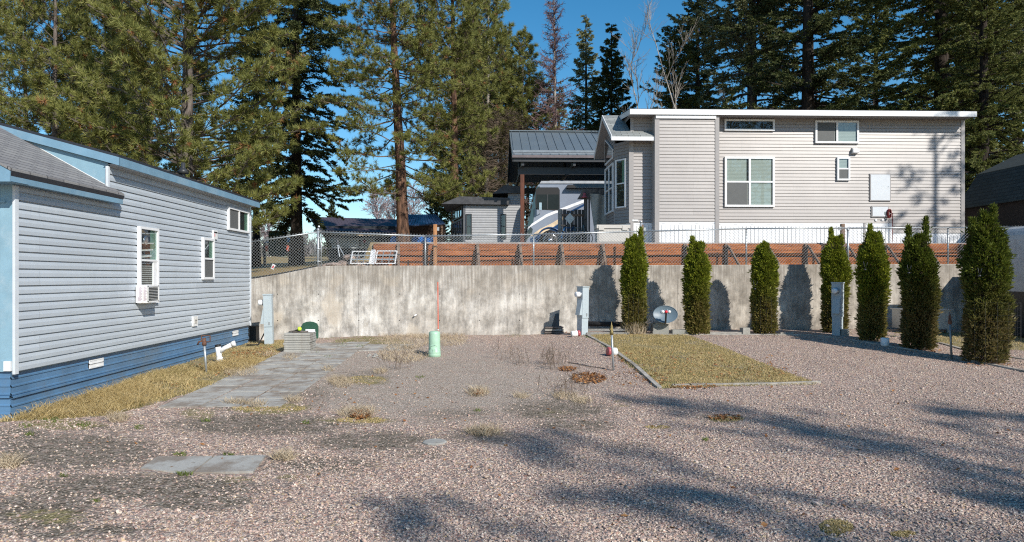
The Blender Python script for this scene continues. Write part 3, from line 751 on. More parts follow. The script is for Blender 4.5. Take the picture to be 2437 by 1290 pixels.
# loft roof
XO = -6.79; LYa, LYb = 13.30, 21.32
zf1, zf0 = R(2.20), R(2.05); slope = .27
rx = ridX; rz = zf1 + slope * (XO - rx)
mb = MB()
th = .05
for sgn in (1, -1):
    xe = XO if sgn == 1 else 2 * rx - XO
    mb.add([(xe, LYa, zf1), (xe, LYb, zf1), (rx, LYb, rz), (rx, LYa, rz), (xe, LYa, zf1+th), (xe, LYb, zf1+th), (rx, LYb, rz+th), (rx, LYa, rz+th)],
           [(3,2,1,0), (4,5,6,7), (0,1,5,4), (1,2,6,5), (3,0,4,7)])
lr = mb.build("loft_roof", M['roof_dark'], lh)
mb = MB(); mb.box(XO - .02, XO + .012, LYa, LYb, zf0, zf1 - .002)
for yy in (LYa - .012, LYb - .008):
    mb.prism([(XO + .012, yy, zf0), (rx, yy, zf0 + slope*(XO-rx)), (rx, yy, rz - .002), (XO + .012, yy, zf1 - .002)], (0, .02, 0))
mb.build("fascia", M['blue_fascia'], lr)
mb = MB(); mb.quad((XO-.02, LYa, zf0+.02), (XO-.02, LYb, zf0+.02), (XL-.05, LYb, zf0+.02), (XL-.05, LYa, zf0+.02)); mb.build("soffit", M['vinyl_l'], lr)
# loft front wall (faces the camera) above the lower roof
mb = MB()
zr_ = lambda x: R(1.50) + .56 * (-6.80 - x)
mb.prism([(XL - .005, LYF-.02, R(1.45)), (XL - .005, LYF-.02, zf0 + .05), (rx, LYF-.02, rz - .1), (2*rx - XL, LYF-.02, zf0 + .05), (2*rx - XL, LYF-.02, R(1.45))], (0, .04, 0))
mb.build("loft_front", M['blue_light'], lh)
# lower gable roof (ridge runs along y)
GY0, GY1 = 10.35, LYF
ze1 = R(1.52)
gr = .56; gxe = -6.80; grz = ze1 + gr * (gxe - rx)
def slab(mb, xe, ze, xr, zr, ya, yb, t, m=0):
    mb.add([(xe, ya, ze), (xe, yb, ze), (xr, yb, zr), (xr, ya, zr), (xe, ya, ze+t), (xe, yb, ze+t), (xr, yb, zr+t), (xr, ya, zr+t)],
           [(3,2,1,0), (4,5,6,7), (0,1,5,4), (1,2,6,5), (2,3,7,6), (3,0,4,7)], m)
mb = MB(); slab(mb, gxe, ze1, rx, grz, GY0, GY1 - .002, .035); slab(mb, 2*rx-gxe, ze1, rx, grz, GY0, GY1 - .002, .035)
# dark drip bit where the eave runs past the loft front
slab(mb, gxe, ze1, XL + .03, ze1 + gr*(gxe-XL-.03), GY1 - .002, GY1 + .14, .035)
gro = mb.build("gable_roof", M['shingle_l'], lh)
uvplane(gro.data, lambda co: (co.y, co.x * 1.146))
mb = MB()
mb.add([(gxe+.015, GY0+.02, ze1-.005), (gxe+.015, GY1+.12, ze1-.005), (gxe-.01, GY1+.12, ze1-.075), (gxe-.01, GY0+.02, ze1-.075), (gxe-.03, GY0+.02, ze1-.005), (gxe-.03, GY1+.12, ze1-.005), (gxe-.03, GY1+.12, ze1-.075), (gxe-.03, GY0+.02, ze1-.075)],
       [(0,1,2,3)[::-1], (4,5,6,7), (1,5,6,2)[::-1], (0,3,7,4)[::-1]])
mb.build("drip_edge", M['roof_dark'], gro)
mb = MB(); mb.box(gxe - .05, gxe - .008, GY0 + .02, GY1 + .1, ze1 - .16, ze1 - .076)
mb.prism([(gxe, GY0, ze1 - .16), (XL-.02, GY0, ze1-.16), (rx, GY0, ze1-.16 + gr*(XL-rx)), (rx, GY0, grz - .01), (gxe, GY0, ze1 - .01)], (0, .02, 0))
mb.build("fascia", M['blue_fascia'], gro)
mb = MB(); mb.quad((gxe-.05, GY0+.02, ze1-.15), (gxe-.05, GY1, ze1-.15), (XL-.05, GY1, ze1-.15), (XL-.05, GY0+.02, ze1-.15))
mb.quad((gxe, GY0+.02, ze1-.152), (XL-4, GY0+.02, ze1-.152), (XL-4, LY0, ze1-.152), (gxe, LY0, ze1-.152)); mb.build("soffit", M['blue_fascia'], gro)
# flashing line between shingles and loft front
mb = MB(); mb.beam((XL-.02, LYF-.012, zr_(XL-.02)+.05), (rx, LYF-.012, zr_(rx)+.05), .02, .03); mb.build("flashing", M['white'], gro)
# windows of the left home
def wx(pxa, pxb, ptop, pbot):
    a = onX(pxa, ptop, XL); b = onX(pxb, ptop, XL); zt = a[2]; z0 = onX(pxa, pbot, XL)[2]
    return (XL + .012, (a[1] + b[1]) / 2, (zt + z0) / 2), abs(b[1] - a[1]), zt - z0
c_, w_, h_ = wx(324.7, 370.5, 538, 723.7)
w1 = window(lh, c_, (0,1,0), (1,0,0), w_, h_, 1, 3, ['green', 'x', 'x'], fw=.05, split=[.565, .235])
mb = MB(); x0 = XL + .03; zt = c_[2] - h_/2 + h_*.235; mb.box(x0, x0 + .035, c_[1]-w_/2+.05, c_[1]+w_/2-.05, c_[2]-h_/2+.05, zt)
mb.box(x0, x0 + .03, c_[1]+w_*.22, c_[1]+w_/2-.05, zt, c_[2]+.10); mb.build("filler_panel", M['pvc'], w1)
for z_ in (.30, .42):
    pass
mb = MB(); mb.beam((XL+.035, c_[1]-w_*.35, c_[2]+.30), (XL+.035, c_[1]+w_*.25, c_[2]+.33), .006, .03); mb.beam((XL+.035, c_[1]-w_*.35, c_[2]+.17), (XL+.035, c_[1]+w_*.18, c_[2]+.2), .006, .04)
mb.beam((XL+.035, c_[1]-w_*.36, c_[2]+.44), (XL+.035, c_[1]+w_*.3, c_[2]+.46), .006, .02)
mb.build("shelf", M['pvc'], w1)
mb = MB()
for q in range(9): 
    zz_ = c_[2] - .02 - q*.042; mb.box(XL+.034, XL+.037, c_[1]-w_*.38, c_[1]+w_*.2, zz_, zz_+.008)
mb.build("blind_slat", M['white'], w1, kind="stuff")
mb = MB(); mb.lathe((XL + .03, c_[1] - w_*.12, c_[2] + .5), [(.10,0),(.095,.012),(.07,.02),(.03,.024),(.005,.025)], 16, axis=(1,0,0)); mb.build("fan", M['chrome'], w1, True)
# air conditioner hanging in the window
acl = thing("air_conditioner", "white window air conditioner hanging from the left home's window", "air conditioner", (XL + .13, 14.57, R(-.5)))
mb = MB(); A0, A1, Z0, Z1 = 14.33, 14.80, R(-.505), R(-.165)
mb.box(XL + .03, -6.755, A0, A1, Z0 + .012, Z1); mb.box(XL + .03, -6.75, A0-.004, A1+.004, Z0, Z0+.012, 0)
acb = mb.build("case", M['pvc'], acl)
mb = MB(); mb.box(-6.754, -6.745, A0, A1, Z0+.012, Z0 + .035); mb.box(-6.754, -6.745, A0, A1, Z1 - .022, Z1); mb.box(-6.754, -6.745, A0, A0+.03, Z0, Z1); mb.box(-6.754, -6.745, A1-.03, A1, Z0, Z1)
mb.box(-6.754, -6.751, A0, A1, Z0, Z1, 1)
for i in range(9): mb.box(-6.751, -6.748, A0, A1, Z0 + .05 + i*.031, Z0 + .055 + i*.031, 0)
mb.build("rear_grille", [M['pvc'], M['interior']], acl)
mb = MB()
for i in range(2):
    for j in range(16):
        xa = XL + .095 + i*.085; z_ = Z0 + .045 + j*.0175; mb.box(xa - (.03 if i == 0 and j < 5 else 0), xa + .06 - .02*(j % 3 == 0), A0 - .0025, A0 - .0005, z_, z_ + .007)
mb.build("side_louvre", mat("lilac_print", (.30,.20,.28), .6), acb)
c_, w_, h_ = wx(478, 504.3, 565, 665)
window(lh, c_, (0,1,0), (1,0,0), w_, h_, 1, 2, ['green', 'screendark'], fw=.055)
c_, w_, h_ = wx(538.9, 587.6, 491, 546.5)
window(lh, (c_[0], c_[1], c_[2]), (0,1,0), (1,0,0), w_, h_, 2, 1, ['screendark', 'green'], fw=.055)
for (a, b, t, bo, nm) in [(503.7, 513.2, 547.5, 569, "exhaust_vent"), (455.2, 465.8, 753.5, 777, "outlet_box")]:
    p0 = onX(a, t, XL); p1 = onX(b, t, XL); zq = onX(a, bo, XL)[2]
    mb = MB(); mb.box(XL + .005, XL + .05, p0[1], p1[1], zq, p0[2], 0)
    if nm == "exhaust_vent": mb.box(XL + .051, XL+.056, p0[1]+.03, p1[1]-.03, p0[2]-.07, p0[2]-.035, 1); mb.box(XL+.051, XL+.054, p0[1]+.06, p0[1]+.085, p0[2]-.16, p0[2]-.08, 2)
    else: mb.box(XL+.051, XL+.06, p0[1]+.06, p1[1]-.06, zq+.07, p0[2]-.07, 3); mb.box(XL+.06, XL+.063, p0[1]+.08, p1[1]-.08, zq+.14, p0[2]-.10, 1)
    mb.build(nm, [M['pvc'], M['dark'], M['signred'], M['deckbox']], lh)
# vent pipe on the roof
mb = MB(); pz = P(436, 397, 17.5); mb.tube([(pz[0], pz[1], pz[2]-.5), (pz[0], pz[1], pz[2]+.1)], .05, 10); mb.lathe((pz[0], pz[1], pz[2]-.04), [(.14,-.12),(.07,0)], 12); mb.build("roof_pipe", M['charcoal'], lr, True)

# ---------------------------------------------------------------- right home (long side faces the camera)
YH = 24.6; YB = 24.15
rh = thing("park_home", "taupe park home with white windows and white eave standing on the upper terrace", "house", (10.6, 26.4, R(1.2)))
XE = onY(2293, 400, YH)[0]; XW = onY(1500, 400, YH)[0]
Xa, Xb = onY(1560, 400, YB)[0], onY(1703, 400, YB)[0]
zs0 = R((HZP - 528) / 69.1 if False else 0) ; zs0 = onY(1600, 528, YB)[2]; zt_ = R(5.56)
hR = .1143
n_ = int((zt_ - zs0) / hR)
mb = MB()
siding(mb, (XW, YH, 0), (1,0,0), (0,-1,0), Xa - XW, zs0, n_, hR, lap=.017, dutch=False)
siding(mb, (Xa, YB, 0), (1,0,0), (0,-1,0), Xb - Xa, zs0, n_, hR, lap=.017, dutch=False)
siding(mb, (Xb, YH, 0), (1,0,0), (0,-1,0), XE - Xb, zs0, n_, hR, lap=.017, dutch=False)
Xs2 = onY(2120, 500, YH)[0]
siding(mb, (Xs2, YH, 0), (1,0,0), (0,-1,0), XE - Xs2, zs0 - 3*hR, 3, hR, lap=.017, dutch=False)
mb.box(XW, XE, YH + .014, YH + 3.6, zs0, zt_ - .02)
mb.box(Xa, Xb, YB + .014, YH, zs0 - .0, zt_ - .05)
mb.build("siding", M['vinyl_r'], rh)
z0s = onY(1600, 580, YB)[2]
for i_, (a, b, Y, d) in enumerate([(XW-.0, XW+.11, YH, .03), (Xa-.02, Xa+.13, YB, .03), (Xb-.02, Xb+.12, YB, .03), (XE-.10, XE+.03, YH, .03)]):
    mb = MB(); mb.box(a, b, Y - d, Y + .02, z0s - .1, zt_ - .03)
    if i_ == 1: mb.box(Xa-.03, Xa-.02, YB-.03, YH, z0s - .1, zt_ - .03)
    mb.build("corner_trim", M['trim_r'], rh)
# white skirting panels
mb = MB()
def skirtp(xa, xb, Y, zt):
    mb.box(xa, xb, Y + .0, Y + .03, z0s - .25, zt)
    x = xa + .06; i = 0
    while x < xb - .03:
        mb.box(x, x + .016, Y - .003, Y - .0005, z0s - .2, zt - .09 - (.02 if i % 3 else 0), 1)
        if i % 4 == 1: mb.box(x, x + .12, Y - .003, Y - .0005, zt - .06, zt - .05, 1)
        x += .145; i += 1
skirtp(XW, Xa, YH - .0, zs0); skirtp(Xa, Xb, YB, zs0); skirtp(Xb, Xs2, YH, zs0); skirtp(Xs2, XE, YH, zs0 - 3*hR - .01)
mb.box(Xs2 - .03, Xs2 + .03, YH - .02, YH - .004, z0s-.2, zs0); 
xq = onY(2057, 500, YH)[0]; mb.box(xq - .04, xq + .04, YH - .015, YH - .004, z0s-.2, zs0, 2)
mb.build("skirting", [M['skirt_white'], mat("skirt_groove", (.25,.26,.27), .6), M['trim_r']], rh)
# roof: shallow gable whose eave faces the camera
RXa, RXb = onY(1497, 265, 24.2)[0], onY(2317, 272, 24.2)[0]
ye, yr = 24.15, 26.3
zfa, zfb = R(5.52), R(5.70)
slr = (R(5.93) - zfb) / (26.2 - 24.2)
mb = MB()
mb.prism([(RXa, ye - .05, zfb), (RXa, yr, zfb + slr*(yr-ye)), (RXa, 2*yr-ye+.05, zfb), (RXa, 2*yr-ye+.05, zfb+.03), (RXa, yr, zfb+.03+slr*(yr-ye)), (RXa, ye-.05, zfb+.03)], (RXb-RXa, 0, 0))
rr_ = mb.build("roof", M['roof_dark'], rh)
mb = MB(); fo = YB - .10
mb.box(RXa, RXb, fo - .02, fo, zfa, zfb - .002); mb.box(RXa, RXb, 2*yr-fo, 2*yr-fo+.02, zfa, zfb-.002)
mb.box(Xa, Xb, fo + .03, fo + .05, zfa - .12, zfa); mb.box(Xa, Xb, fo+.05, YB, zfa-.06, zfa)
for xx in (RXa, RXb - .02):
    mb.prism([(xx, fo, zfa), (xx, yr, zfa+slr*(yr-ye)), (xx, 2*yr-fo, zfa), (xx, 2*yr-fo, zfb-.002), (xx, yr, zfb+slr*(yr-ye)-.002), (xx, fo, zfb-.002)], (.02, 0, 0))
mb.build("fascia", M['white'], rr_)
mb = MB(); mb.box(RXa+.02, RXb-.02, fo, YH+.1, zfa+.02, zfa+.03); mb.build("soffit", M['trim_r'], rr_)
# loft end walls (face left and right)
mb = MB()
for xx in (XW + .0, XE - .05):
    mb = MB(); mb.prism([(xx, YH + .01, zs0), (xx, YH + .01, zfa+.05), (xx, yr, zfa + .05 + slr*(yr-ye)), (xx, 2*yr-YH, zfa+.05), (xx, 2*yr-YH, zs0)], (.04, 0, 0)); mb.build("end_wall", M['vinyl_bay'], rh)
# lower gable at the left end, ridge along x
gxa, gxb = 4.16, Xa - .02
gye, gyr = 24.2, 26.2; gze, gzr = R(4.80), R(5.93)
mb = MB()
def slaby(mb, ye_, ze_, yr_, zr_, xa, xb, t, m=0):
    mb.add([(xa, ye_, ze_), (xb, ye_, ze_), (xb, yr_, zr_), (xa, yr_, zr_), (xa, ye_, ze_+t), (xb, ye_, ze_+t), (xb, yr_, zr_+t), (xa, yr_, zr_+t)],
           [(3,2,1,0)[::-1], (4,5,6,7), (0,1,5,4), (1,2,6,5), (2,3,7,6), (3,0,4,7)], m)
slaby(mb, gye - .03, gze - .017, YH, gze + (gzr-gze)*.2, gxa, gxb, .04)
slaby(mb, YH, gze + (gzr-gze)*.2, gyr, gzr, gxa, XW - .0, .04)
slaby(mb, 2*gyr - gye, gze, gyr, gzr, gxa, XW, .04)
gr2 = mb.build("gable_roof", M['shingle_r'], rh); uvplane(gr2.data, lambda co: (co.x, co.y * 1.15))
mb = MB()
mb.box(gxa, gxb, gye - .035, gye - .015, gze - .14, gze - .012); mb.box(gxb - .02, gxb, gye-.015, YH-.02, gze-.14, gze-.02)
for (ya, yb) in ((gye - .035, gyr), (2*gyr - gye + .035, gyr)):
    mb.prism([(gxa - .02, ya, gze - .14), (gxa - .02, yb, gzr - .12), (gxa - .02, yb, gzr + .045), (gxa - .02, ya, gze + .03)], (.022, 0, 0))
mb.build("fascia", M['white'], gr2)
mb = MB(); 
mb.quad((gxa, gye-.03, gze-.12), (XW, gye-.03, gze-.12), (XW, gyr, gzr-.13), (gxa, gyr, gzr-.13)); mb.quad((gxa, 2*gyr-gye, gze-.12), (XW, 2*gyr-gye, gze-.12), (XW, gyr, gzr-.13), (gxa, gyr, gzr-.13))
mb.build("soffit", M['vinyl_r'], gr2)
# bay: flat front at x=4.5 between two angled faces
bx = onX(1463, 400, 4.45); XBf = 4.45; y1 = onX(1463, 400, XBf)[1]; y2 = 2*gyr - y1
mb = MB()
d1 = Vector((XBf - XW, y1 - YH, 0)); L1 = d1.length; d1.normalize(); n1 = Vector((d1.y, -d1.x, 0)); 
if n1.x > 0: n1 = -n1
siding(mb, (XW, YH, 0), d1, n1, L1, zs0, 25, hR, lap=.012, dutch=False)
gy_ = lambda z: None
def gable_rng(z):
    top = R(4.66) + 0; 
    if z < top: return (0, y2 - y1)
    dy = (z - top) / ((gzr - gze) / 2.0)
    a = max(0, (YH - .4 + dy) - y1); b = (2*gyr - (YH - .4) - dy) - y1
    return (a, min(b, y2 - y1)) if b > a else (0, 0)
siding(mb, (XBf, y1, 0), (0,1,0), (-1,0,0), y2 - y1, zs0, 45, hR, lap=.012, rng_fn=gable_rng, dutch=False)
d2 = Vector((XW - XBf, (2*gyr-YH) - y2, 0)); L2 = d2.length; d2.normalize(); n2 = Vector((d2.y, -d2.x, 0))
if n2.x > 0: n2 = -n2
siding(mb, (XBf, y2, 0), d2, n2, L2, zs0, 25, hR, lap=.012, dutch=False)
mb.prism([(XW, YH, zs0-.01), (XBf, y1, zs0-.01), (XBf, y2, zs0-.01), (XW, 2*gyr-YH, zs0-.01)], (0,0,.03))
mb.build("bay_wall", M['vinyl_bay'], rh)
mb = MB(); mb.box(XW-.05, XW+.0, YH-.03, YH+.04, zs0, R(4.7)); mb.box(XBf-.02, XBf+.03, y1-.02, y1+.03, zs0, R(4.7)); mb.build("bay_trim", M['trim_r'], rh)
mb = MB(); mb.prism([(XW+.02, YH+.01, R(.9)), (XBf+.06, y1, R(.9)), (XBf+.06, y2, R(.9)), (XW+.02, 2*gyr-YH, R(.9))], (0,0,zs0-R(.9)-.012)); mb.build("bay_skirting", M['skirt_white'], rh)
# bay windows
pc = Vector((XW, YH, 0)) + d1 * (L1 * .55)
wz0, wz1 = P(1475, 493, 24.8)[2], P(1475, 376, 24.8)[2]
window(rh, (pc.x + n1.x*.01, pc.y + n1.y*.01, (wz0+wz1)/2), -d1, n1, .52, wz1-wz0, 1, 2, ['green', 'dark'], fw=.05)
yc = (y1 + .38 + 1.1); 
window(rh, (XBf - .012, y1 + .12 + .85, (R(2.45)+R(4.0))/2), (0,-1,0), (-1,0,0), 1.7, 1.75, 2, 2, ['dark', 'dark', 'dark', 'dark'], fw=.06)
mb = MB(); zg = R(4.25)
poly = [(XBf-.02, y1+.15, zg), (XBf-.02, y1+1.8, zg), (XBf-.02, y1+1.8, zg+1.0), (XBf-.02, y1+.15, zg+.35)]
mb.prism(poly, (-.05, 0, 0), 0)
poly2 = [(XBf-.072, y1+.21, zg+.06), (XBf-.072, y1+1.74, zg+.06), (XBf-.072, y1+1.74, zg+.93), (XBf-.072, y1+.21, zg+.34)]
mb.add(poly2, [(3,2,1,0)], 1); mb.build("window", [M['white'], M['glass_dark']], rh)
# windows on the long side
def wy(pxa, pxb, pt, pb, cols, rows, kinds, **kw):
    a = onY(pxa, pt, YH - .05); b = onY(pxb, pb, YH - .05)
    return window(rh, ((a[0]+b[0])/2, YH - .018, (a[2]+b[2])/2), (1,0,0), (0,-1,0), b[0]-a[0], a[2]-b[2], cols, rows, kinds, **kw)
wy(1724, 1843, 284, 311.5, 1, 1, ['dark'], fw=.06)
wy(1724.5, 1843, 373, 492.5, 2, 2, ['blind', 'blind', 'screen', 'blind'], fw=.07)
wy(1940, 2043.5, 287, 341.5, 2, 1, ['screen', 'blind'], fw=.065)
wy(1992, 2022.5, 374, 429.5, 1, 2, ['blind', 'screen'], fw=.06)
mb = MB(); a = onY(2026, 352, YH); b = onY(2040, 366, YH)
mb.prism([(a[0], YH-.02, b[2]), (a[0], YH-.15, b[2]+.02), (a[0], YH-.15, a[2]-.06), (a[0], YH-.02, a[2])], (b[0]-a[0], 0, 0)); mb.build("exhaust_hood", M['pvc'], rh)
for (xa, xb, ta, tb, sm) in [(2070, 2120, 413, 479, 0), (2074, 2115.5, 490, 517, 1)]:
    a = onY(xa, ta, YH-.04); b = onY(xb, tb, YH-.04); mb = MB()
    mb.box(a[0], b[0], YH-.045, YH-.015, b[2], a[2], 0); mb.box(a[0]+.035, b[0]-.035, YH-.055, YH-.045, b[2]+.035, a[2]-.035, 1)
    if sm: mb.box(b[0]-.17, b[0]-.07, YH-.062, YH-.055, b[2]+.08, b[2]+.19, 2)
    else: mb.lathe((b[0]-.1, YH-.055, (a[2]+b[2])/2+.02), [(.015,0),(.012,.012)], 10, 2, axis=(0,-1,0))
    mb.build("access_door", [M['trim_r'], M['panel_white'], M['steelpipe']], rh)
for a_, b_, t_, u_ in [(1505, 1519, 522.5, 526.5), (2083, 2087, 521, 526), (2098, 2104, 521, 525)]:
    a = onY(a_, t_, YH-.03); b = onY(b_, u_, YH-.03); mb = MB(); mb.box(a[0], b[0], YH-.04, YH-.018, b[2], a[2]); mb.build("utility_plate", M['pvc'], rh)
# red hose hanging by the access door
hp = onY(2116, 500, YH-.12); mb = MB()
for k_ in range(3):
    mb.tube([(hp[0]+.05*cos(t)+.01*k_, YH-.08-.03*k_, hp[2]-.12+.15*sin(t)) for t in np.linspace(0, 6.2, 16)], .014, 6)
mb.tube([(hp[0]+.05, YH-.1, hp[2]-.2), (hp[0]+.13, YH-.12, hp[2]-.1), (hp[0]+.12, YH-.1, hp[2]-.6), (hp[0]+.13, YH-.12, hp[2]-1.1)], .013, 6)
mb.build("garden_hose", M['red_hose'], None, True, label="dark red hose looped on the taupe home below the access panels", category="hose")
# ---------------------------------------------------------------- carport and motorhome
cp = thing("carport", "open carport with grey standing seam roof over the motorhome", "carport", (9, 36, R(1.3)))
YC0, YC1 = 33.0, 37.6
ez = onY(1300, 372, YC0)[2]; rz_ = onY(1300, 316, YC1)[2]
cxa = onY(1219, 375, YC0)[0]; cxb = 17.5
mb = MB()
dy = YC1 - YC0; dz = rz_ - ez
mb.prism([(cxa, YC0, ez), (cxa, YC1, rz_), (cxa, YC1+dy, ez), (cxa, YC1+dy, ez+.05), (cxa, YC1, rz_+.05), (cxa, YC0, ez+.05)], (cxb-cxa, 0, 0))
x = cxa + .1; nn = Vector((0, -dz, dy)).normalized()
while x < cxb:
    mb.beam((x, YC0, ez+.065), (x, YC1, rz_+.065), .025, .035); x += .42
mb.beam((cxa, YC1, rz_+.07), (cxb, YC1, rz_+.07), .3, .05)
ro = mb.build("roof", M['roof_metal'], cp)
mb = MB(); mb.beam((cxa+.05, YC0+.45, ez+.45/dy*dz+.11), (cxb, YC0+.45, ez+.45/dy*dz+.11), .05, .10); mb.beam((cxa+.05, YC0+.25, ez+.25/dy*dz+.07), (cxb, YC0+.25, ez+.25/dy*dz+.07), .04, .05); mb.build("snow_guard", mat("snow_guard_grey", (.20,.23,.26), .4), ro)
mb = MB(); mb.beam((cxa, YC0-.06, ez-.02), (cxb, YC0-.06, ez-.02), .10, .12); mb.build("gutter", mat("brown_gutter", (.16,.13,.13), .35), ro)
mb = MB(); mb.box(cxa+.02, cxb, YC0+.0, YC0+.1, ez-.25, ez-.06)
mb.prism([(cxa+.0, YC0, ez-.25), (cxa+.0, YC1, rz_-.25), (cxa+.0, YC1+dy, ez-.25), (cxa+.0, YC1+dy, ez), (cxa, YC1, rz_), (cxa, YC0, ez)], (.05, 0, 0))
for yy in (YC0+.7, YC1+dy-.7): mb.box(cxa+.3, cxb-.2, yy-.1, yy+.1, ez-.75, ez-.42)
for xx in np.arange(cxa+.5, cxb, 2.4):
    mb.box(xx-.06, xx+.06, YC0+.1, YC1+dy-.1, ez-.42, ez-.25); mb.beam((xx, YC0+.7, ez-.3), (xx, YC1, rz_-.2), .1, .12); mb.beam((xx, YC1, ez-.3), (xx, YC1, rz_-.15), .1, .12)
    mb.beam((xx, YC1-1.2, ez-.35), (xx, YC1, ez+.5), .08, .1)
mb.build("truss", M['charcoal'], ro)
for (a, yy, m_) in [(1243, YC0+.7, 'post_brown'), (1233, YC1+dy-.7, 'charcoal')]:
    X = onY(a, 500, yy)[0]; mb = MB(); mb.box(X-.09, X+.09, yy-.09, yy+.09, float(ug(X, yy)), ez-.43); mb.build("post", M[m_], cp)
for xx in (cxb-.5,):
    for yy in (YC0+.7, YC1+dy-.7): mb = MB(); mb.box(xx-.09, xx+.09, yy-.09, yy+.09, float(ug(xx, yy)), ez-.43); mb.build("post", M['post_brown'], cp)

YR = 33.9                                            # near side of the motorhome
rx0 = onY(1253, 560, YR)[0]
rv = thing("motorhome", "silver grey motorhome with white, tan and blue swooshes parked under the carport", "motorhome", (9, YR+1.2, float(ug(9, 36))))
def pz(px, py, Y=YR): q = onY(px, py, Y); return q
side = [(1252, 578), (1256, 545), (1262, 520), (1272, 470), (1280, 441), (1290, 433), (1310, 430)]
pl = [pz(a, b) for a, b in side]
ztopR = pl[-1][2]; zbotR = pz(1300, 588)[2] - .1
poly = [(pl[0][0], YR, zbotR)] + pl + [(16.3, YR, ztopR), (16.3, YR, zbotR)]
mb = MB(); mb.prism(poly, (0, 2.5, 0)); body = mb.build("body", M['rv_grey'], rv)
def flat(pts, d, m_, name, par, th=.012):
    mb = MB(); q = [pz(a, b, YR) for a, b in pts]; q = [(x, YR - d, z) for x, _, z in q]
    mb.prism(q, (0, th, 0)); return mb.build(name, m_, par)
flat([(1284, 437), (1288, 431), (1450, 431), (1450, 437)], .05, M['rv_roof'], "roof_cap", body, .05)
flat([(1255, 545), (1266, 532), (1300, 510), (1345, 492), (1392, 474), (1392, 481), (1345, 499), (1302, 516), (1268, 537)], .014, M['rv_white'], "stripe", body)
flat([(1262, 562), (1285, 545), (1310, 533), (1345, 512), (1345, 520), (1310, 545), (1285, 558)], .015, M['rv_tan'], "stripe", body)
flat([(1262, 566), (1285, 560), (1310, 545), (1330, 533), (1330, 600), (1262, 600)], .012, M['rv_blue'], "stripe", body)
flat([(1345, 508), (1392, 484), (1392, 489), (1345, 514)], .016, M['rv_blue'], "stripe", body)
f = flat([(1275, 452), (1280, 446), (1328, 446), (1332, 452), (1332, 498), (1328, 501), (1275, 498), (1274, 480)], .02, M['black'], "side_window", body, .015)
flat([(1277, 463), (1330, 463), (1330, 498), (1277, 498)], .024, M['tint'], "pane", f, .004)
flat([(1302, 463), (1304, 463), (1304, 498), (1302, 498)], .027, M['charcoal'], "window_bar", f, .004)
mb = MB(); w_ = [pz(1257, 538), pz(1263, 515), pz(1272, 472), pz(1279, 444)]
for a, b in zip(w_[:-1], w_[1:]): mb.quad((a[0]-.03, YR+.1, a[2]), (b[0]-.03, YR+.1, b[2]), (b[0]-.03, YR+2.4, b[2]), (a[0]-.03, YR+2.4, a[2]))
mb.prism([(w_[0][0]-.035, YR-.01, w_[0][2]), (w_[1][0]-.035, YR-.01, w_[1][2]), (w_[2][0]-.035, YR-.01, w_[2][2]), (w_[3][0]-.03, YR-.01, w_[3][2]), (w_[3][0]+.12, YR-.01, w_[3][2]), (w_[2][0]+.13, YR-.01, w_[2][2]), (w_[1][0]+.16, YR-.01, w_[1][2]), (w_[0][0]+.22, YR-.01, w_[0][2])], (0, .12, 0))
mb.build("windscreen", mat("windscreen_glass", (.02,.045,.055), .08, spec=.9), body)
flat([(1252, 574), (1254, 552), (1262, 540), (1268, 545), (1266, 556), (1258, 566)], .02, M['glass_dark'], "headlight", body, .02)
mb = MB(); q = pz(1286, 491, YR-.35); mb.obox(q, (1,0,0), (0,1,0), (0,0,1), .06, .05, .17); mb.beam((q[0]-.02, q[1], q[2]-.17), (q[0]-.02, YR, q[2]-.35), .03, .03); mb.build("mirror", M['chrome'], rv)
q = pz(1309, 573, YR)
mb = MB(); mb.lathe((q[0], YR+.10, q[2]), [(.475,0),(.495,.04),(.495,.26)], 28, axis=(0,-1,0)); tyre = mb.build("wheel", M['black'], rv, True)
mb = MB(); mb.lathe((q[0], YR-.10, q[2]), [(.315,.0),(.325,.075),(.29,.06),(.24,.02),(.12,.02),(.11,.07),(.05,.08)], 28, axis=(0,-1,0))
mb.build("rim", M['chrome'], tyre, True)
mb = MB()
for i in range(8): a = i*pi/4; mb.lathe((q[0]+.20*cos(a), YR-.115, q[2]+.20*sin(a)), [(.03,0),(.03,.02)], 8, axis=(0,-1,0))
mb.build("rim_hole", M['black'], tyre)
mb = MB(); mb.tube([(q[0]+.62*cos(t), YR-.03, q[2]+.62*sin(t)) for t in np.linspace(.1, pi-.1, 16)], .04, 8); mb.build("wheel_arch", M['rv_blue'], body, True)
mb = MB(); mb.prism([pz(1348, 447, YR-.3), pz(1351, 440, YR-.3), (16, YR-.3, pz(1351,440,YR-.3)[2]), (16, YR-.3, pz(1351,447,YR-.3)[2])], (0, .3, 0)); mb.build("awning", M['black'], rv)

# ---------------------------------------------------------------- lean-to with tarp, plank gate, bell lamp, deck box
YS = 27.6
ls = thing("lean_to", "lean-to with corrugated roof beside the taupe home", "lean-to", (5, YS, 3.5))
mb = MB(); a = onY(1374, 474, YS); b = onY(1389, 447, YS+1.0)
n = 26
for i in range(n):
    xa = a[0] + i*.09
    mb.quad((xa, YS, a[2]+.42), (xa+.045, YS, a[2]+.46), (xa+.045, YS+1.6, b[2]+.26), (xa, YS+1.6, b[2]+.22)); mb.quad((xa+.045, YS, a[2]+.46), (xa+.09, YS, a[2]+.42), (xa+.09, YS+1.6, b[2]+.22), (xa+.045, YS+1.6, b[2]+.26))
mb.build("roof", M['steelpipe'], ls)
mb = MB(); a0 = onY(1374, 474, YS+.02); t0 = onY(1389, 450, YS+.02)
mb.prism([a0, (a0[0]+2.3, YS+.02, a0[2]), (a0[0]+2.3, YS+.02, t0[2]), t0], (0, .1, 0)); mb.build("gable_board", M['boards_dark'], ls)
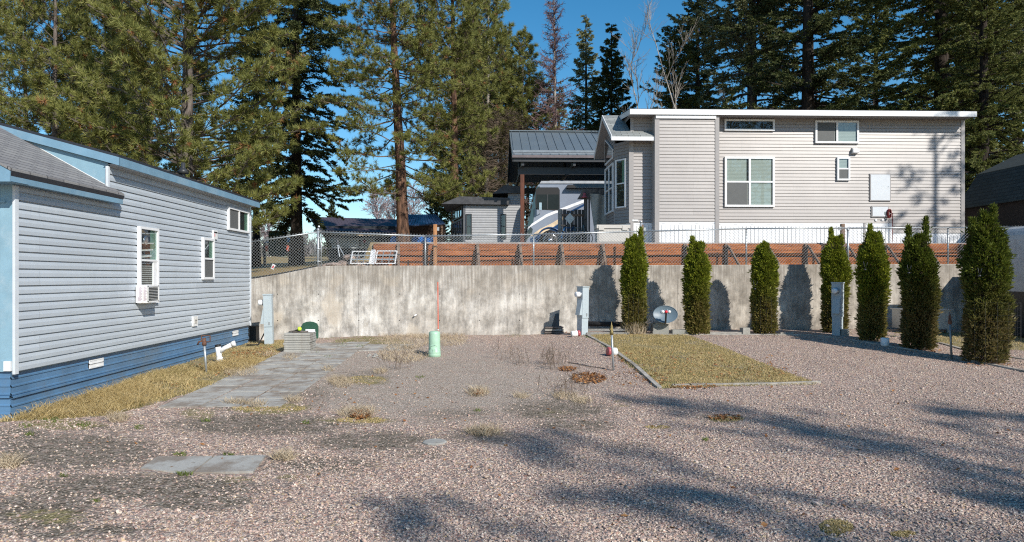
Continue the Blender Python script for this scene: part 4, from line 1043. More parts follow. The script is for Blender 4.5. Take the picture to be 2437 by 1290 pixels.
for px_ in (1395,):
    q = onY(px_, 500, YS+.1); mb = MB(); mb.box(q[0]-.08, q[0]+.05, YS+.05, YS+.2, float(ug(q[0], YS)), a0[2]+.1); mb.build("post", M['fence_dark'], ls)
q = onY(1402, 500, YS-.05); mb = MB(); mb.box(q[0]-.03, q[0]+.035, YS-.08, YS-.02, float(ug(q[0], YS)), a0[2]+.05); mb.build("post", M['boards_dark'], ls)
# tarp with folds
mb = MB(); nx_, nz_ = 26, 10
ta, tb = onY(1403, 460, YS-.15), onY(1440, 465, YS-.15); zb_ = float(ug(5, YS)); 
pt_ = []
for j in range(nz_+1):
    for i in range(nx_+1):
        s = i/nx_; t = j/nz_
        x = ta[0] + s*(tb[0]+.5-ta[0]) + .12*(1-t)*0; z = zb_ + (ta[2]-.12*s - zb_)*t
        pt_.append((x + .25*(1-t)*(1-s), YS-.15+.07*sin(s*16+ (1-t)*6*(1-s))*(.3+.7*t), z))
for j in range(nz_):
    for i in range(nx_):
        k0 = j*(nx_+1)+i; mb.add([pt_[k0], pt_[k0+1], pt_[k0+nx_+2], pt_[k0+nx_+1]], [(0,1,2,3)])
mb.build("tarp", M['tarp'], None, True, label="creased tan tarp hanging from the lean-to beside the taupe home", category="tarp")
q = onY(1391, 464, YS-.1); mb = MB(); mb.lathe((q[0], YS-.1, q[2]-.1), [(.13,0),(.115,.02),(.07,.07),(.05,.12),(.035,.2)], 16); mb.build("barn_lamp", M['bell_red'], None, True, label="faded red bell shaped barn lamp under the corrugated lean-to roof", category="lamp")
# weathered plank gate
YG = 28.4
gt = thing("plank_gate", "weathered grey plank gate in front of the motorhome", "gate", (onY(1358, 540, YG)[0], YG, float(ug(3.5, YG))))
mb = MB(); rr = random.Random(2)
ga, gb = onY(1331, 500, YG)[0], onY(1391, 500, YG)[0]; zt2 = onY(1360, 499, YG)[2]; x = ga
while x < gb - .03:
    mb.box(x, x+.135, YG, YG+.03, gt.location[2]-.1, zt2+rr.uniform(-.04,.02)); x += .15
mb.build("boards", M['fence_dark'], gt)
mb = MB(); z_ = onY(1360, 515, YG)[2]; mb.box(ga, gb, YG-.04, YG-.002, z_, z_+.09); mb.build("rail", M['post_old'], gt)
mb = MB(); mb.box(ga-.05, ga+.09, YG-.06, YG+.06, gt.location[2]-.1, zt2+.02); mb.build("post", M['weathered'], gt)
q = onY(1356, 520, YG-.05); mb = MB(); mb.prism([(q[0]-.2, YG-.05, q[2]), (q[0], YG-.05, q[2]-.24), (q[0]+.2, YG-.05, q[2]), (q[0], YG-.05, q[2]+.22)], (0,.02,0)); mb.build("hanging_plaque", M['galv'], None, label="pale grey diamond shaped plaque hung on the weathered plank gate", category="plaque")
# deck box
YD = 23.9
a, b = onY(1420, 577, YD), onY(1500, 535, YD); zg = float(ug(a[0], YD)) 
db = thing("deck_box", "beige plastic deck box at the corner of the taupe home", "storage box", ((a[0]+b[0])/2, YD+.3, zg))
mb = MB(); mb.box(a[0]+.03, b[0]-.03, YD+.02, YD+.62, zg, b[2]-.13); mb.box(a[0]+.08, b[0]-.08, YD, YD+.02, zg+.05, b[2]-.18); mb.build("body", M['deckbox'], db)
mb = MB(); mb.box(a[0], b[0], YD-.02, YD+.65, b[2]-.12, b[2]); 
for f_ in (.14, .84): mb.box(a[0]+f_*(b[0]-a[0])-.09, a[0]+f_*(b[0]-a[0])+.09, YD-.035, YD-.02, b[2]-.18, b[2]-.03)
mb.build("lid", M['deckbox'], db)
# bits leaning by the gate: blue and white bicycles parts
def bicycle(px_, lab, fm):
    q = onY(px_, 575, 27.5); z = float(ug(q[0], 27.5)); t = thing("bicycle", lab, "bicycle", (q[0], 27.5, z), "bicycles parked by the plank gate")
    for dx in (-.5, .5):
        mb = MB(); mb.tube([(q[0]+dx*.6+.28*cos(s), 27.5+dx*.3, z+.28+.28*sin(s)) for s in np.linspace(0, 2*pi, 25)], .018, 6); mb.build("wheel", M['black'], t, True)
    mb = MB(); P_ = lambda x, zz: (q[0]+x*.6, 27.5+x*.3, z+zz*.85)
    for a_, b_ in [((-.5,.33),(-.12,.33)), ((-.12,.33),(-.25,.85)), ((-.25,.8),(.35,.8)), ((.35,.82),(-.12,.33)), ((.5,.33),(.35,.95)), ((-.5,.33),(-.25,.8))]: mb.tube([P_(*a_), P_(*b_)], .022, 6)
    mb.build("frame", fm, t, True)
    mb = MB(); mb.tube([(q[0]+.28-.0, 27.35, z+1.02), (q[0]+.28, 27.75, z+1.02)], .018, 6); mb.build("handlebar", M['black'], t); 
    mb = MB(); mb.obox(P_(-.27,.9), (1,.3,0), (0,1,0), (0,0,1), .13, .07, .03); mb.build("saddle", M['black'], t)
bicycle(1352, "blue framed bicycle against the plank gate nearest the motorhome wheel", mat('blue_bike_paint', (.02,.10,.25), .4))
bicycle(1376, "white framed bicycle against the plank gate nearest the tan tarp", M['steelpipe'])

# ---------------------------------------------------------------- small grey home behind
YK = 35.2
gh = thing("park_home", "small pale grey park home with two narrow dark windows beyond the cedar post", "house", (0, YK+2, R(1.6)))
ka, kb = onY(1104, 500, YK)[0], onY(1252, 500, YK)[0]
zt1 = onY(1150, 489, YK)[2]; zt2_ = onY(1230, 462, YK)[2]; xm = onY(1209, 480, YK)[0]; zb1 = R(1.35)
mb = MB(); nn_ = int((zt1 - zb1)/.121)
siding(mb, (ka, YK, 0), (1,0,0), (0,-1,0), 1.7-ka, zb1, nn_, .121, lap=.022)
siding(mb, (xm, YK, 0), (1,0,0), (0,-1,0), 1.7-xm, zb1+nn_*.121, 5, .121, lap=.022)
mb.box(ka+.01, 1.7, YK+.003, YK+3.6, zb1, zt1); mb.box(xm, 1.7, YK+.003, YK+3.6, zt1, zt2_)
mb.build("siding", M['grey_home'], gh)
mb = MB(); xf = onY(1079, 500, YK+3.4)[0]
mb.prism([(ka, YK+.01, zb1), (xf, YK+3.4, zb1), (xf, YK+3.4, zt1+.1), (ka, YK+.01, zt1)], (.02,.03,0)); mb.box(ka-.03, ka+.08, YK-.03, YK+.03, zb1, zt1)
mb.build("front_wall", M['grey_dark'], gh)
for px_ in (1116, 1198):
    a = onY(px_-7, 509, YK-.03); b = onY(px_+7, 568, YK-.03)
    window(gh, ((a[0]+b[0])/2, YK-.02, (a[2]+b[2])/2), (1,0,0), (0,-1,0), b[0]-a[0], a[2]-b[2], 1, 2, ['dark', 'dark'], fw=.05, frame_m=M['charcoal'])
d_ = Vector((xf-ka, 3.39, 0)); L_ = d_.length; d_.normalize(); n_v = Vector((-d_.y, d_.x, 0)); n_v = n_v if n_v.x < 0 else -n_v
for z0_, z1_ in ((R(3.0), R(3.55)), (R(2.1), R(2.9))):
    c_ = Vector((ka, YK, 0)) + d_*L_*.5; window(gh, (c_.x+n_v.x*.03, c_.y+n_v.y*.03, (z0_+z1_)/2), d_, n_v, L_*.9, z1_-z0_, 4, 1, ['x'], fw=.06, frame_m=M['charcoal'])
mb = MB(); z1_ = zt1
mb.prism([(ka-1.1, YK-.25, z1_+.05), (xm+.05, YK-.25, z1_+.02), (xm+.05, YK-.25, z1_+.35), (ka-.2, YK-.25, z1_+.42)], (0, 4.2, 0), 0)
mb.prism([(xm-.75, YK-.2, zt2_+.0), (1.7, YK-.2, zt2_+.05), (1.7, YK-.2, zt2_+.35), (xm-.2, YK-.2, zt2_+.42)], (0, 4.1, 0), 0)
mb.build("roof", mat("weathered_dark_roof", (.055,.055,.06), .55, var=.3), gh)

# ---------------------------------------------------------------- far buildings, shed, pavilion, barrels
YA = 62.0
fb = thing("outbuilding", "long building with purple grey metal roof and pale blue wall behind the fence", "building", (-11, YA, R(2.2)))
ax0, ax1 = onY(782, 570, YA)[0], onY(1000, 570, YA)[0]
mb = MB(); a = onY(884, 563, YA); zb_ = onY(884, 592, YA)[2]; mb.box(ax0, ax1, YA, YA+7, zb_-2.2, a[2]+.9); mb.build("wall", mat("dark_cladding", (.03,.04,.05), .8), fb)
mb = MB(); x0_ = onY(783, 600, YA-.06)[0]; x1_ = onY(893, 600, YA-.06)[0]; mb.box(x0_, x1_, YA-.08, YA-.002, onY(800, 591, YA)[2], onY(800, 566, YA)[2]); mb.build("wall_panel", M['bldg_pale'], fb)
a = onY(852, 568, YA-.09); b = onY(872, 588, YA-.09); window(fb, ((a[0]+b[0])/2, YA-.085, (a[2]+b[2])/2), (1,0,0), (0,-1,0), b[0]-a[0], a[2]-b[2], 2, 1, ['dark'], fw=.09)
mb = MB(); c1_ = onY(864, 574, YA-.2); mb.box(c1_[0], c1_[0]+.24, YA-.165, YA-.16, c1_[2]-.13, c1_[2]+.1); mb.build("window_notice", M['signred'], fb)
e1 = onY(757, 551, YA-1.2); e2 = onY(1010, 560, YA-1.2); r1 = onY(737, 519, YA+4); r2 = onY(1000, 527, YA+4)
mb = MB()
def roofq(e1, e2, r1, r2, t=.12):
    v = [e1, e2, r2, r1] + [(p[0], p[1], p[2]+t) for p in (e1, e2, r2, r1)]
    mb.add(v, [(3,2,1,0), (4,5,6,7), (0,1,5,4), (1,2,6,5), (2,3,7,6), (3,0,4,7)])
roofq(e1, e2, r1, r2)
bk1 = (r1[0]+.2, r1[1]+5.2, e1[2]); bk2 = (r2[0], r2[1]+5.2, e2[2]); roofq(bk1, bk2, (r1[0], r1[1]+.01, r1[2]), (r2[0], r2[1]+.01, r2[2]))
ns = 34
for i in range(ns+1):
    t = i/ns; p = Vector(e1).lerp(Vector(e2), t); q = Vector(r1).lerp(Vector(r2), t); mb.beam(p+Vector((0,0,.125)), q+Vector((0,0,.125)), .03, .03)
mb.build("roof", M['roof_purple'], fb)
mb = MB(); gx = e1[0]+.5; mb.prism([(gx, YA, R(1.7)), (gx, YA+8.5, R(1.7)), (gx, YA+8.5, e1[2]+.1), (gx, YA+4.2, r1[2]-.15), (gx, YA, e1[2]+.3)], (.1,0,0)); mb.build("gable_wall", M['bldg_brown'], fb)
mb = MB(); mb.beam((e1[0]+1, YA-1.2, onY(800, 558, YA-1.2)[2]), (e2[0], YA-1.2, onY(950, 563, YA-1.2)[2]), .08, .1); mb.build("gutter", M['rv_tan'], fb)
YA2 = 50.0
bc = thing("open_shed", "open shed with dark blue metal roof sheltering blue barrels", "shed", (onY(1000, 560, YA2)[0], YA2, R(1.8)))
mb = MB(); roofq(onY(940, 541, YA2-.8), onY(1058, 534, YA2-.8), onY(966, 513, YA2+2), onY(1036, 513, YA2+2), .08)
e_a, e_b = onY(940, 541, YA2-.8), onY(1058, 534, YA2-.8); q_a, q_b = onY(966, 513, YA2+2), onY(1036, 513, YA2+2)
for i in range(17):
    t = i/16; mb.beam(Vector(e_a).lerp(Vector(e_b), t)+Vector((0,0,.1)), Vector(q_a).lerp(Vector(q_b), t)+Vector((0,0,.085)), .025, .025)
mb.build("roof", M['roof_blue'], bc)
mb = MB(); mb.box(onY(945,560,YA2)[0], onY(1055,560,YA2)[0], YA2+2.6, YA2+2.7, R(1.3), R(3.9)); mb.build("back_wall", M['bldg_brown'], bc)
for px_ in (948, 1052):
    q = onY(px_, 560, YA2); mb = MB(); mb.box(q[0]-.07, q[0]+.07, YA2-.07, YA2+.07, R(1.3), R(3.6)); mb.build("post", M['post_old'], bc)
bar = None
for i, px_ in enumerate((940, 991, 1007, 1022)):
    q = onY(px_, 566, YA2-1.2); z = q[2]-.5
    labs = ["blue barrel lying left of the big pine trunk", "blue barrel just right of the big pine trunk, first of three", "middle one of the three blue barrels right of the big pine trunk", "blue barrel nearest the tall cedar post, last of the three"]
    if bar is None:
        bar = thing("barrel", labs[0], "barrel", (q[0], YA2-1.2, z), "blue barrels under the dark blue roof"); ORG[bar.name] = (q[0], YA2-1.2, z)
        mb = MB(); mb.lathe((q[0], YA2-1.5, z+.33), [(.27,0),(.29,.02),(.29,.3),(.305,.31),(.305,.34),(.29,.35),(.29,.6),(.305,.61),(.305,.64),(.29,.65),(.29,.88),(.27,.9)], 20, axis=(0,1,0)); mb.build("drum", M['blueplastic'], bar, True)
        mb = MB(); mb.lathe((q[0]+.12, YA2-1.53, z+.45), [(.04,0),(.04,.03)], 10, axis=(0,1,0)); mb.build("bung", M['black'], bar)
    else: dup(bar, (q[0], YA2-1.2, z), labs[i])
mb = MB(); qa = onY(983, 578, YA2-1.3); qb = onY(1040, 580, YA2-1.3); mb.beam((qa[0], YA2-1.3, qa[2]-.13), (qb[0], YA2-1.3, qb[2]-.13), .9, .08); mb.beam((qa[0]+.1, YA2-1.3, qa[2]-.5), (qa[0]+.1, YA2-1.3, qa[2]-.15), .1, .1); mb.beam((qb[0]-.1, YA2-1.3, qb[2]-.5), (qb[0]-.1, YA2-1.3, qb[2]-.15), .1, .1)
mb.build("barrel_rack", M['weathered'], None, label="low pale plank rack the blue barrels lie on", category="rack")
# green tall shed and pavilion at the left
YV = 58.0
a = onY(639, 553, YV); b = onY(672, 600, YV)
gs = thing("garden_shed", "tall dark green shed behind the lawn at the left", "shed", ((a[0]+b[0])/2, YV, b[2]))
mb = MB(); mb.box(a[0], b[0], YV, YV+1.2, b[2]-.3, a[2]); 
for i in range(6): xx = a[0]+(b[0]-a[0])*i/6; mb.box(xx, xx+.02, YV-.02, YV-.001, b[2], a[2])
mb.build("wall", M['greenshed'], gs)
mb = MB(); mb.prism([(a[0]-.05, YV-.08, a[2]), (b[0]+.05, YV-.08, a[2]), (b[0]-.1, YV-.08, a[2]+.1), ((a[0]+b[0])/2, YV-.08, a[2]+.13), (a[0]+.1, YV-.08, a[2]+.1)], (0,1.4,0)); mb.build("roof", M['charcoal'], gs)
YV2 = 66.0
pv = thing("pavilion", "open pavilion with low dark hipped roof behind the green shed", "pavilion", (onY(665, 600, YV2)[0], YV2, R(2.4)))
a = onY(628, 578, YV2-2); b = onY(700, 576, YV2-2); c_ = onY(652, 563, YV2+.5); d2_ = onY(676, 562, YV2+.5)
mb = MB(); mb.add([a, b, (b[0], b[1]+5, b[2]), (a[0], a[1]+5, a[2]), c_, d2_], [(0,1,5,4), (1,2,5), (2,3,4,5), (3,0,4), (3,2,1,0)]); mb.build("roof", M['charcoal'], pv)
for px_ in (630, 697):
    q = onY(px_, 590, YV2-1.8); zz_ = float(ug(q[0], q[1])); mb = MB(); mb.box(q[0]-.1, q[0]+.1, YV2-1.9, YV2-1.7, zz_-.2, a[2]); s_ = 1 if px_ == 630 else -1
    mb.beam((q[0], YV2-1.8, a[2]-.8), (q[0]+s_*.7, YV2-1.8, a[2]), .1, .1); mb.build("post", M['charcoal'], pv)
for (pa, pb, lab) in [(631, 638, "small orange kayak end standing left of the green shed"), (673, 696, "orange and white boat under the pavilion right of the green shed")]:
    a = onY(pa, 583, 63); b = onY(pb, 598, 63); mb = MB(); hh = a[2]-b[2]
    mb.prism([(a[0], 63, b[2]), (b[0], 63, b[2]), (b[0]-.15*(b[0]-a[0]), 63, b[2]+hh*.85), (a[0]+.1*(b[0]-a[0]), 63, a[2])], (0, 1.0, 0), 0)
    if pb > 680:
        for i in range(3): xx = a[0]+.15+i*.22; mb.prism([(xx, 62.98, b[2]+.05), (xx+.07, 62.98, b[2]+.05), (xx+.25, 62.98, a[2]-.1), (xx+.2, 62.98, a[2]-.1)], (0,.015,0), 1)
    mb.build("boat", [M['orange'], M['rv_white']], None, label=lab, category="boat")
# dark barn at the right
bn = thing("barn", "dark gambrel roofed barn at the right behind the hedge shrubs", "barn", (20, 22, 3))
XBn, yA, yB = 18.0, 14.0, 26.6
zg = R(.2)
def bz(px, py, X): return onX(px, py, X)[2]
ze = bz(2437, 470, XBn); zk = bz(2437, 397, XBn+.7); zk2 = zk + .75
mb = MB(); mb.prism([(XBn, yA, R(.3)), (XBn, yA, ze), (XBn+.7, yA, zk), (XBn+2.2, yA, zk2), (XBn+3.7, yA, zk), (XBn+4.4, yA, ze), (XBn+4.4, yA, R(.3))], (0, yB-yA, 0)); mb.build("wall", M['barn_wall'], bn)
mb = MB()
for (p, q) in (((XBn-.15, ze-.1), (XBn+.68, zk+.03)), ((XBn+.66, zk+.03), (XBn+2.2, zk2+.03)), ((XBn+2.2, zk2+.03), (XBn+3.74, zk+.03)), ((XBn+3.72, zk+.03), (XBn+4.55, ze-.1))):
    mb.add([(p[0], yA-.2, p[1]), (p[0], yB+.2, p[1]), (q[0], yB+.2, q[1]), (q[0], yA-.2, q[1]), (p[0], yA-.2, p[1]+.04), (p[0], yB+.2, p[1]+.04), (q[0], yB+.2, q[1]+.04), (q[0], yA-.2, q[1]+.04)], [(0,1,2,3),(7,6,5,4),(0,4,5,1),(1,5,6,2),(2,6,7,3),(3,7,4,0)])
br_ = mb.build("roof", shingle("dark_green_shingle", (.03,.045,.045), (.045,.06,.06), (.012,.014,.014)), bn); uvplane(br_.data, lambda co: (co.y, co.x*1.6 if co.x < 0 else co.x))
# ---------------------------------------------------------------- yard objects
def at(px, py):
    p = gp(px, py); return p, scale_at(p)
def single(mb, name, mats, label, cat, smooth=False, group=None):
    return mb.build(name, mats, None, smooth, label=label, category=cat, group=group)
# power pedestals
def pedestal(px, pyb, pyt, label, face=-1, rot=0):
    p, s = at(px, pyb); H = (pyb - pyt) / s
    t = thing("power_pedestal", label, "power pedestal", p, "pale blue grey power pedestals")
    w, d = .115, .11
    mb = MB(); mb.box(p[0]-w, p[0]+w, p[1]-d, p[1]+d, p[2]-.05, p[2]+H*.36)
    mb.box(p[0]-w*1.0, p[0]+w*1.0, p[1]-d-.02, p[1]+d+.02, p[2]+H*.36, p[2]+H)
    mb.build("post", M['ped'], t)
    mb = MB(); mb.box(p[0]-w-.012, p[0]+w+.012, p[1]-d-.035, p[1]+d+.035, p[2]+H, p[2]+H+.03); mb.build("cap", M['ped'], t)
    mb = MB(); mb.prism([(p[0]-w, p[1]-d-.01, p[2]+H*.42), (p[0]-w-.10, p[1]-d-.01, p[2]+H*.42), (p[0]-w-.012, p[1]-d-.01, p[2]+H*.74), (p[0]-w, p[1]-d-.01, p[2]+H*.74)], (0, .2, 0)); mb.build("receptacle_cover", M['ped'], t)
    zz = p[2]+H*.85
    mb = MB(); mb.lathe((p[0]-w, p[1], zz), [(.095,0),(.095,.03)], 20, axis=(-1,0,0)); mt = mb.build("meter_ring", M['galv'], t, True)
    mb = MB(); mb.lathe((p[0]-w-.03, p[1], zz), [(.08,0),(.08,.10),(.07,.12),(.02,.125)], 20, 0, axis=(-1,0,0)); mb.build("meter", M['pvc'], mt, True)
    mb = MB(); mb.box(p[0]+.02, p[0]+.06, p[1]-d-.035, p[1]-d-.02, p[2]+H*.40, p[2]+H*.46); mb.build("latch", M['galv'], t)
    for c in t.children: pass
    return t, p
pd1, _ = pedestal(641, 819, 702, "pale blue grey power pedestal at the far corner of the blue grey home")
pd2, _ = pedestal(1386, 797, 684, "pale blue grey power pedestal standing between the board stack and the timbers")
pd3, _ = pedestal(1993, 798, 674, "pale blue grey power pedestal in front of the fourth cedar shrub")
for pd_, a in ((pd1, .12), (pd2, .55), (pd3, .75)): pd_.rotation_euler = (0, radians(-1.5 if pd_ is pd1 else 1.0), a)
# cable from the first pedestal and black box against the wall
p, s = at(615, 822); mb = MB(); q = P(637, 765, 20.9)
mb.tube([q, (q[0]-.02, q[1], q[2]-.18), (q[0]-.12, q[1]-.05, q[2]-.42), (p[0], p[1], p[2]+.02), (p[0]-.3, p[1]-.1, p[2]+.02)], .018, 8); single(mb, "power_cable", M['black'], "black cable drooping from the pedestal by the blue grey home", "cable", True)
a = onY(603, 777, 21.7); b = onY(614.5, 813, 21.7); mb = MB(); mb.box(a[0]-.05, b[0], 21.5, 21.78, float(gz(a[0], 21.6))-.02, a[2]); mb.box(a[0]-.06, b[0]+.01, 21.49, 21.785, a[2], a[2]+.02); single(mb, "utility_box", M['black'], "black box against the concrete wall behind the blue grey home", "box")
# mint telecom pedestal with orange marker rod
p, s = at(1034, 848); H = 60 / s; r = 14.5 / s
t = thing("telecom_pedestal", "mint green cylindrical cable pedestal with an orange marker rod", "cable pedestal", p)
mb = MB(); mb.lathe(p, [(r*1.04,-.02),(r*1.04,.06),(r*.99,.075),(r*1.02,.09),(r*1.02,.12),(r*.97,.13),(r*.95,H*.5),(r*.93,H*.9),(r*.86,H*.97),(r*.6,H),(r*.1,H+.005)], 28); bd = mb.build("shell", M['mint'], t, True)
mb = MB(); mb.tube([(p[0]-r*.55, p[1]-r*.85, p[2]+H*.33), (p[0]-r*.5, p[1]-r*.92, p[2]+H*.43), (p[0]+.02, p[1]-r*1.02, p[2]+H*.46), (p[0]+r*.5, p[1]-r*.9, p[2]+H*.44)], .008, 6); mb.box(p[0]-.035, p[0]+.035, p[1]-r*1.0, p[1]-r*.95, p[2]+H*.18, p[2]+H*.30); mb.build("lock_plate", M['mint'], bd)
mb = MB(); q = P(1042, 671, p[1]+.15); mb.tube([(p[0]+r*.55, p[1]+.1, p[2]+H*.9), (q[0], q[1], q[2])], .012, 6); mb.build("marker_rod", M['orange'], t)
mb = MB(); mb.tube([(p[0]+r*.55, p[1]+.1, p[2]+H*1.02), (p[0]+r*.55, p[1]+.1, p[2]+H*1.06)], .017, 6); mb.build("rod_band", M['pvc'], t)
# low green dome pedestal
p, s = at(738, 806); mb = MB()
prof = [(-.24,0),(-.24,.30),(-.20,.37),(-.1,.405),(0,.415),(.1,.405),(.20,.37),(.24,.30),(.24,0)]
prof = [(x, z*1.22) for x, z in prof]
mb.prism([(p[0]+x, p[1]-.02, p[2]+z) for x, z in prof], (0, .34, 0)); mb.prism([(p[0]+x*1.04, p[1]-.05, p[2]+z*1.03) for x, z in prof], (0, .03, 0))
single(mb, "utility_dome", M['darkgreen'], "dark green domed utility cover behind the stack of concrete slabs", "utility cover")
# stacked concrete slabs
sp0, s = at(717, 838); rr = random.Random(5)
nS = 8; hS = .052; x0, x1 = at(678, 838)[0][0], at(736, 838)[0][0]; dpt = (x1-x0)*.98
ords = ["bottom", "second from the bottom", "third from the bottom", "fourth from the bottom", "fourth from the top", "third from the top", "second from the top", "topmost"]
hS = (838 - 793) / s / nS
for i in range(nS):
    dx, dy = rr.uniform(-.012, .012), rr.uniform(-.012, .012); z = sp0[2] + i*hS; mb = MB()
    xa, xb, ya, yb = x0+dx, x1+dx, sp0[1]+dy, sp0[1]+dpt+dy; cz = .008
    mb.box(xa+cz, xb-cz, ya+cz, yb-cz, z+.001, z+cz); mb.box(xa, xb, ya, yb, z+cz, z+hS-.012)
    mb.add([(xa,ya,z+hS-.012),(xb,ya,z+hS-.012),(xb,yb,z+hS-.012),(xa,yb,z+hS-.012),(xa+.01,ya+.01,z+hS-.003),(xb-.01,ya+.01,z+hS-.003),(xb-.01,yb-.01,z+hS-.003),(xa+.01,yb-.01,z+hS-.003)], [(0,1,5,4),(1,2,6,5),(2,3,7,6),(3,0,4,7),(4,5,6,7)])
    single(mb, "concrete_slab", M['paver'], f"{ords[i]} square concrete slab in the stack by the green dome" if i in (0, 7) else f"square concrete slab, {ords[i]} in the stack by the green dome", "slab", group="stacked concrete slabs")
zt = sp0[2] + nS*hS; xc = (x0+x1)/2
mb = MB(); mb.obox((xc+.02, sp0[1]+.30, zt+.02), (1,.25,.0), (-.25,1,0), (0,0,1), .19, .11, .014); mb.obox((xc-.08, sp0[1]+.24, zt+.045), (1,.3,.12), (-.3,1,0), (-.1,0,1), .15, .06, .012); single(mb, "wood_scrap", M['boards_dark'], "dark scrap boards lying on the stack of concrete slabs", "scrap board")
mb = MB(); c0 = Vector((xc+.03, sp0[1]+.16, zt+.10)); mb.lathe(c0, [(.045,-.03),(.055,0),(.045,.03),(.02,.045)], 14, axis=(.6,-.7,.3)); mb.tube([c0, c0+Vector((-.16,.0,-.06)), c0+Vector((-.28,.02,-.08))], .012, 6, 1)
single(mb, "hose_nozzle", [M['yellowgreen'], M['black']], "fluorescent yellow tipped nozzle on the stack of concrete slabs", "nozzle", True)
mb = MB(); mb.box(xc+.12, xc+.36, sp0[1]+.40, sp0[1]+.44, zt+.002, zt+.07); single(mb, "white_box", M['pvc'], "small white box at the back of the concrete slab stack", "box")
# flat walkway slabs
def slabquad(pts, th=.03, z=.018):
    mb = MB(); q = [gp(*a) for a in pts]; q = [(a[0], a[1], a[2]+z-th) for a in q]; mb.prism(q, (0,0,th)); return mb
k = NM("walk_slab"); tc = k.n("NewGeometry"); vec = tc.outputs["Position"]; n1 = k.noise(vec, 2.2, 6, .7); n2 = k.noise(vec, 50, 4, .7)
c = k.ramp(n2, [(.3, (.32,.31,.285)), (.7, (.43,.42,.39))]); c = k.mix(k.ramp(n1, [(.44, (0,)*3), (.60, (.9,)*3)]), c, (.215,.175,.14))
k.col(c); k.b.inputs["Roughness"].default_value = .9; k.bump(n2, .3, .01); M['walk'] = k.m
Y_of = lambda py: gp(900, py)[1]
def wp(ix, Y): X = ix; return (X, Y)
wx0 = gp(375, 970)[0]
cols_x = [gp(375,970)[0] + i*.655 for i in range(4)]
rows_y = [gp(500, 970)[1] + i*.66 for i in range(16)]
places = []
for j in range(13):
    for i in range(3):
        xa = cols_x[i] + .02; ya = rows_y[j] + .02
        shift = .0 + .0 * j
        if xa < -5.6 and ya < 10: continue
        places.append((i, j, xa + shift, ya))
for i in (3, 4):
    for j in (10, 11): places.append((i, j, cols_x[3] + (i-3)*.655 + .012, rows_y[j] + .012))
rown = ["nearest", "second", "third", "fourth", "fifth", "sixth", "seventh", "eighth", "ninth", "tenth", "eleventh", "twelfth", "thirteenth"]
coln = ["left", "middle", "right", "fourth", "rightmost"]
for (i, j, xa, ya) in places:
    w_ = .612; tl = rr.uniform(-.002, .002); mb = MB(); zc = float(gz(xa+.3, ya+.3)) + .012
    mb.add([(xa,ya,zc-.03),(xa+w_,ya,zc-.03),(xa+w_,ya+w_+.005,zc-.03),(xa,ya+w_+.005,zc-.03),(xa,ya,zc+tl),(xa+w_,ya,zc-tl),(xa+w_,ya+w_+.005,zc+tl*.5+.01),(xa,ya+w_+.005,zc+.01)], [(0,1,5,4),(1,2,6,5),(2,3,7,6),(3,0,4,7),(4,5,6,7)])
    single(mb, "paving_slab", M['walk'], f"{coln[i]} grey paving slab in the {rown[j]} row of the walkway beside the grass strip", "paving slab", group="walkway paving slabs")
for a, lab in (([(335,1117),(455,1129),(505,1089),(375,1090)], "dirt stained grey paving slab in the gravel, left of the near pair"), ([(462,1128),(602,1125),(632,1087),(512,1088)], "clean grey paving slab in the gravel, right of the near pair")):
    single(slabquad(a), "paving_slab", M['walk'], lab, "paving slab", group="pair of near paving slabs")
p, s = at(1035, 1053); mb = MB(); mb.lathe((p[0], p[1], p[2]-.01), [(.16,0),(.16,.02),(.14,.03),(.01,.032)], 9); single(mb, "stepping_stone", M['paver'], "small round tan stone half buried in the gravel", "stone")
# white drain pipe
p, s = at(523, 863); t = thing("drain_pipe", "white elbowed drain pipe poking out of the blue skirting", "pipe", p)
mb = MB(); H = 40/s; mb.tube([(p[0], p[1], p[2]-.03), (p[0]-.02, p[1], p[2]+H*.5), (p[0]-.04, p[1], p[2]+H*.95)], .062, 14)
mb.tube([(p[0]-.01, p[1], p[2]+H*.62), (p[0]+.12, p[1]+.02, p[2]+H*.88), (p[0]+.31, p[1]+.04, p[2]+H*1.12)], .052, 14); mb.tube([(p[0]+.26, p[1]+.04, p[2]+H*1.07), (p[0]+.34, p[1]+.045, p[2]+H*1.15)], .064, 14)
mb.tube([(p[0], p[1], p[2]+.0), (p[0], p[1], p[2]+H*.33)], .072, 14); mb.build("pipe", M['pvc'], t, True)
mb = MB(); mb.tube([(p[0]-.04, p[1], p[2]+H*.95), (p[0]-.045, p[1], p[2]+H*1.08)], .066, 14); mb.build("rubber_collar", M['black'], t, True)
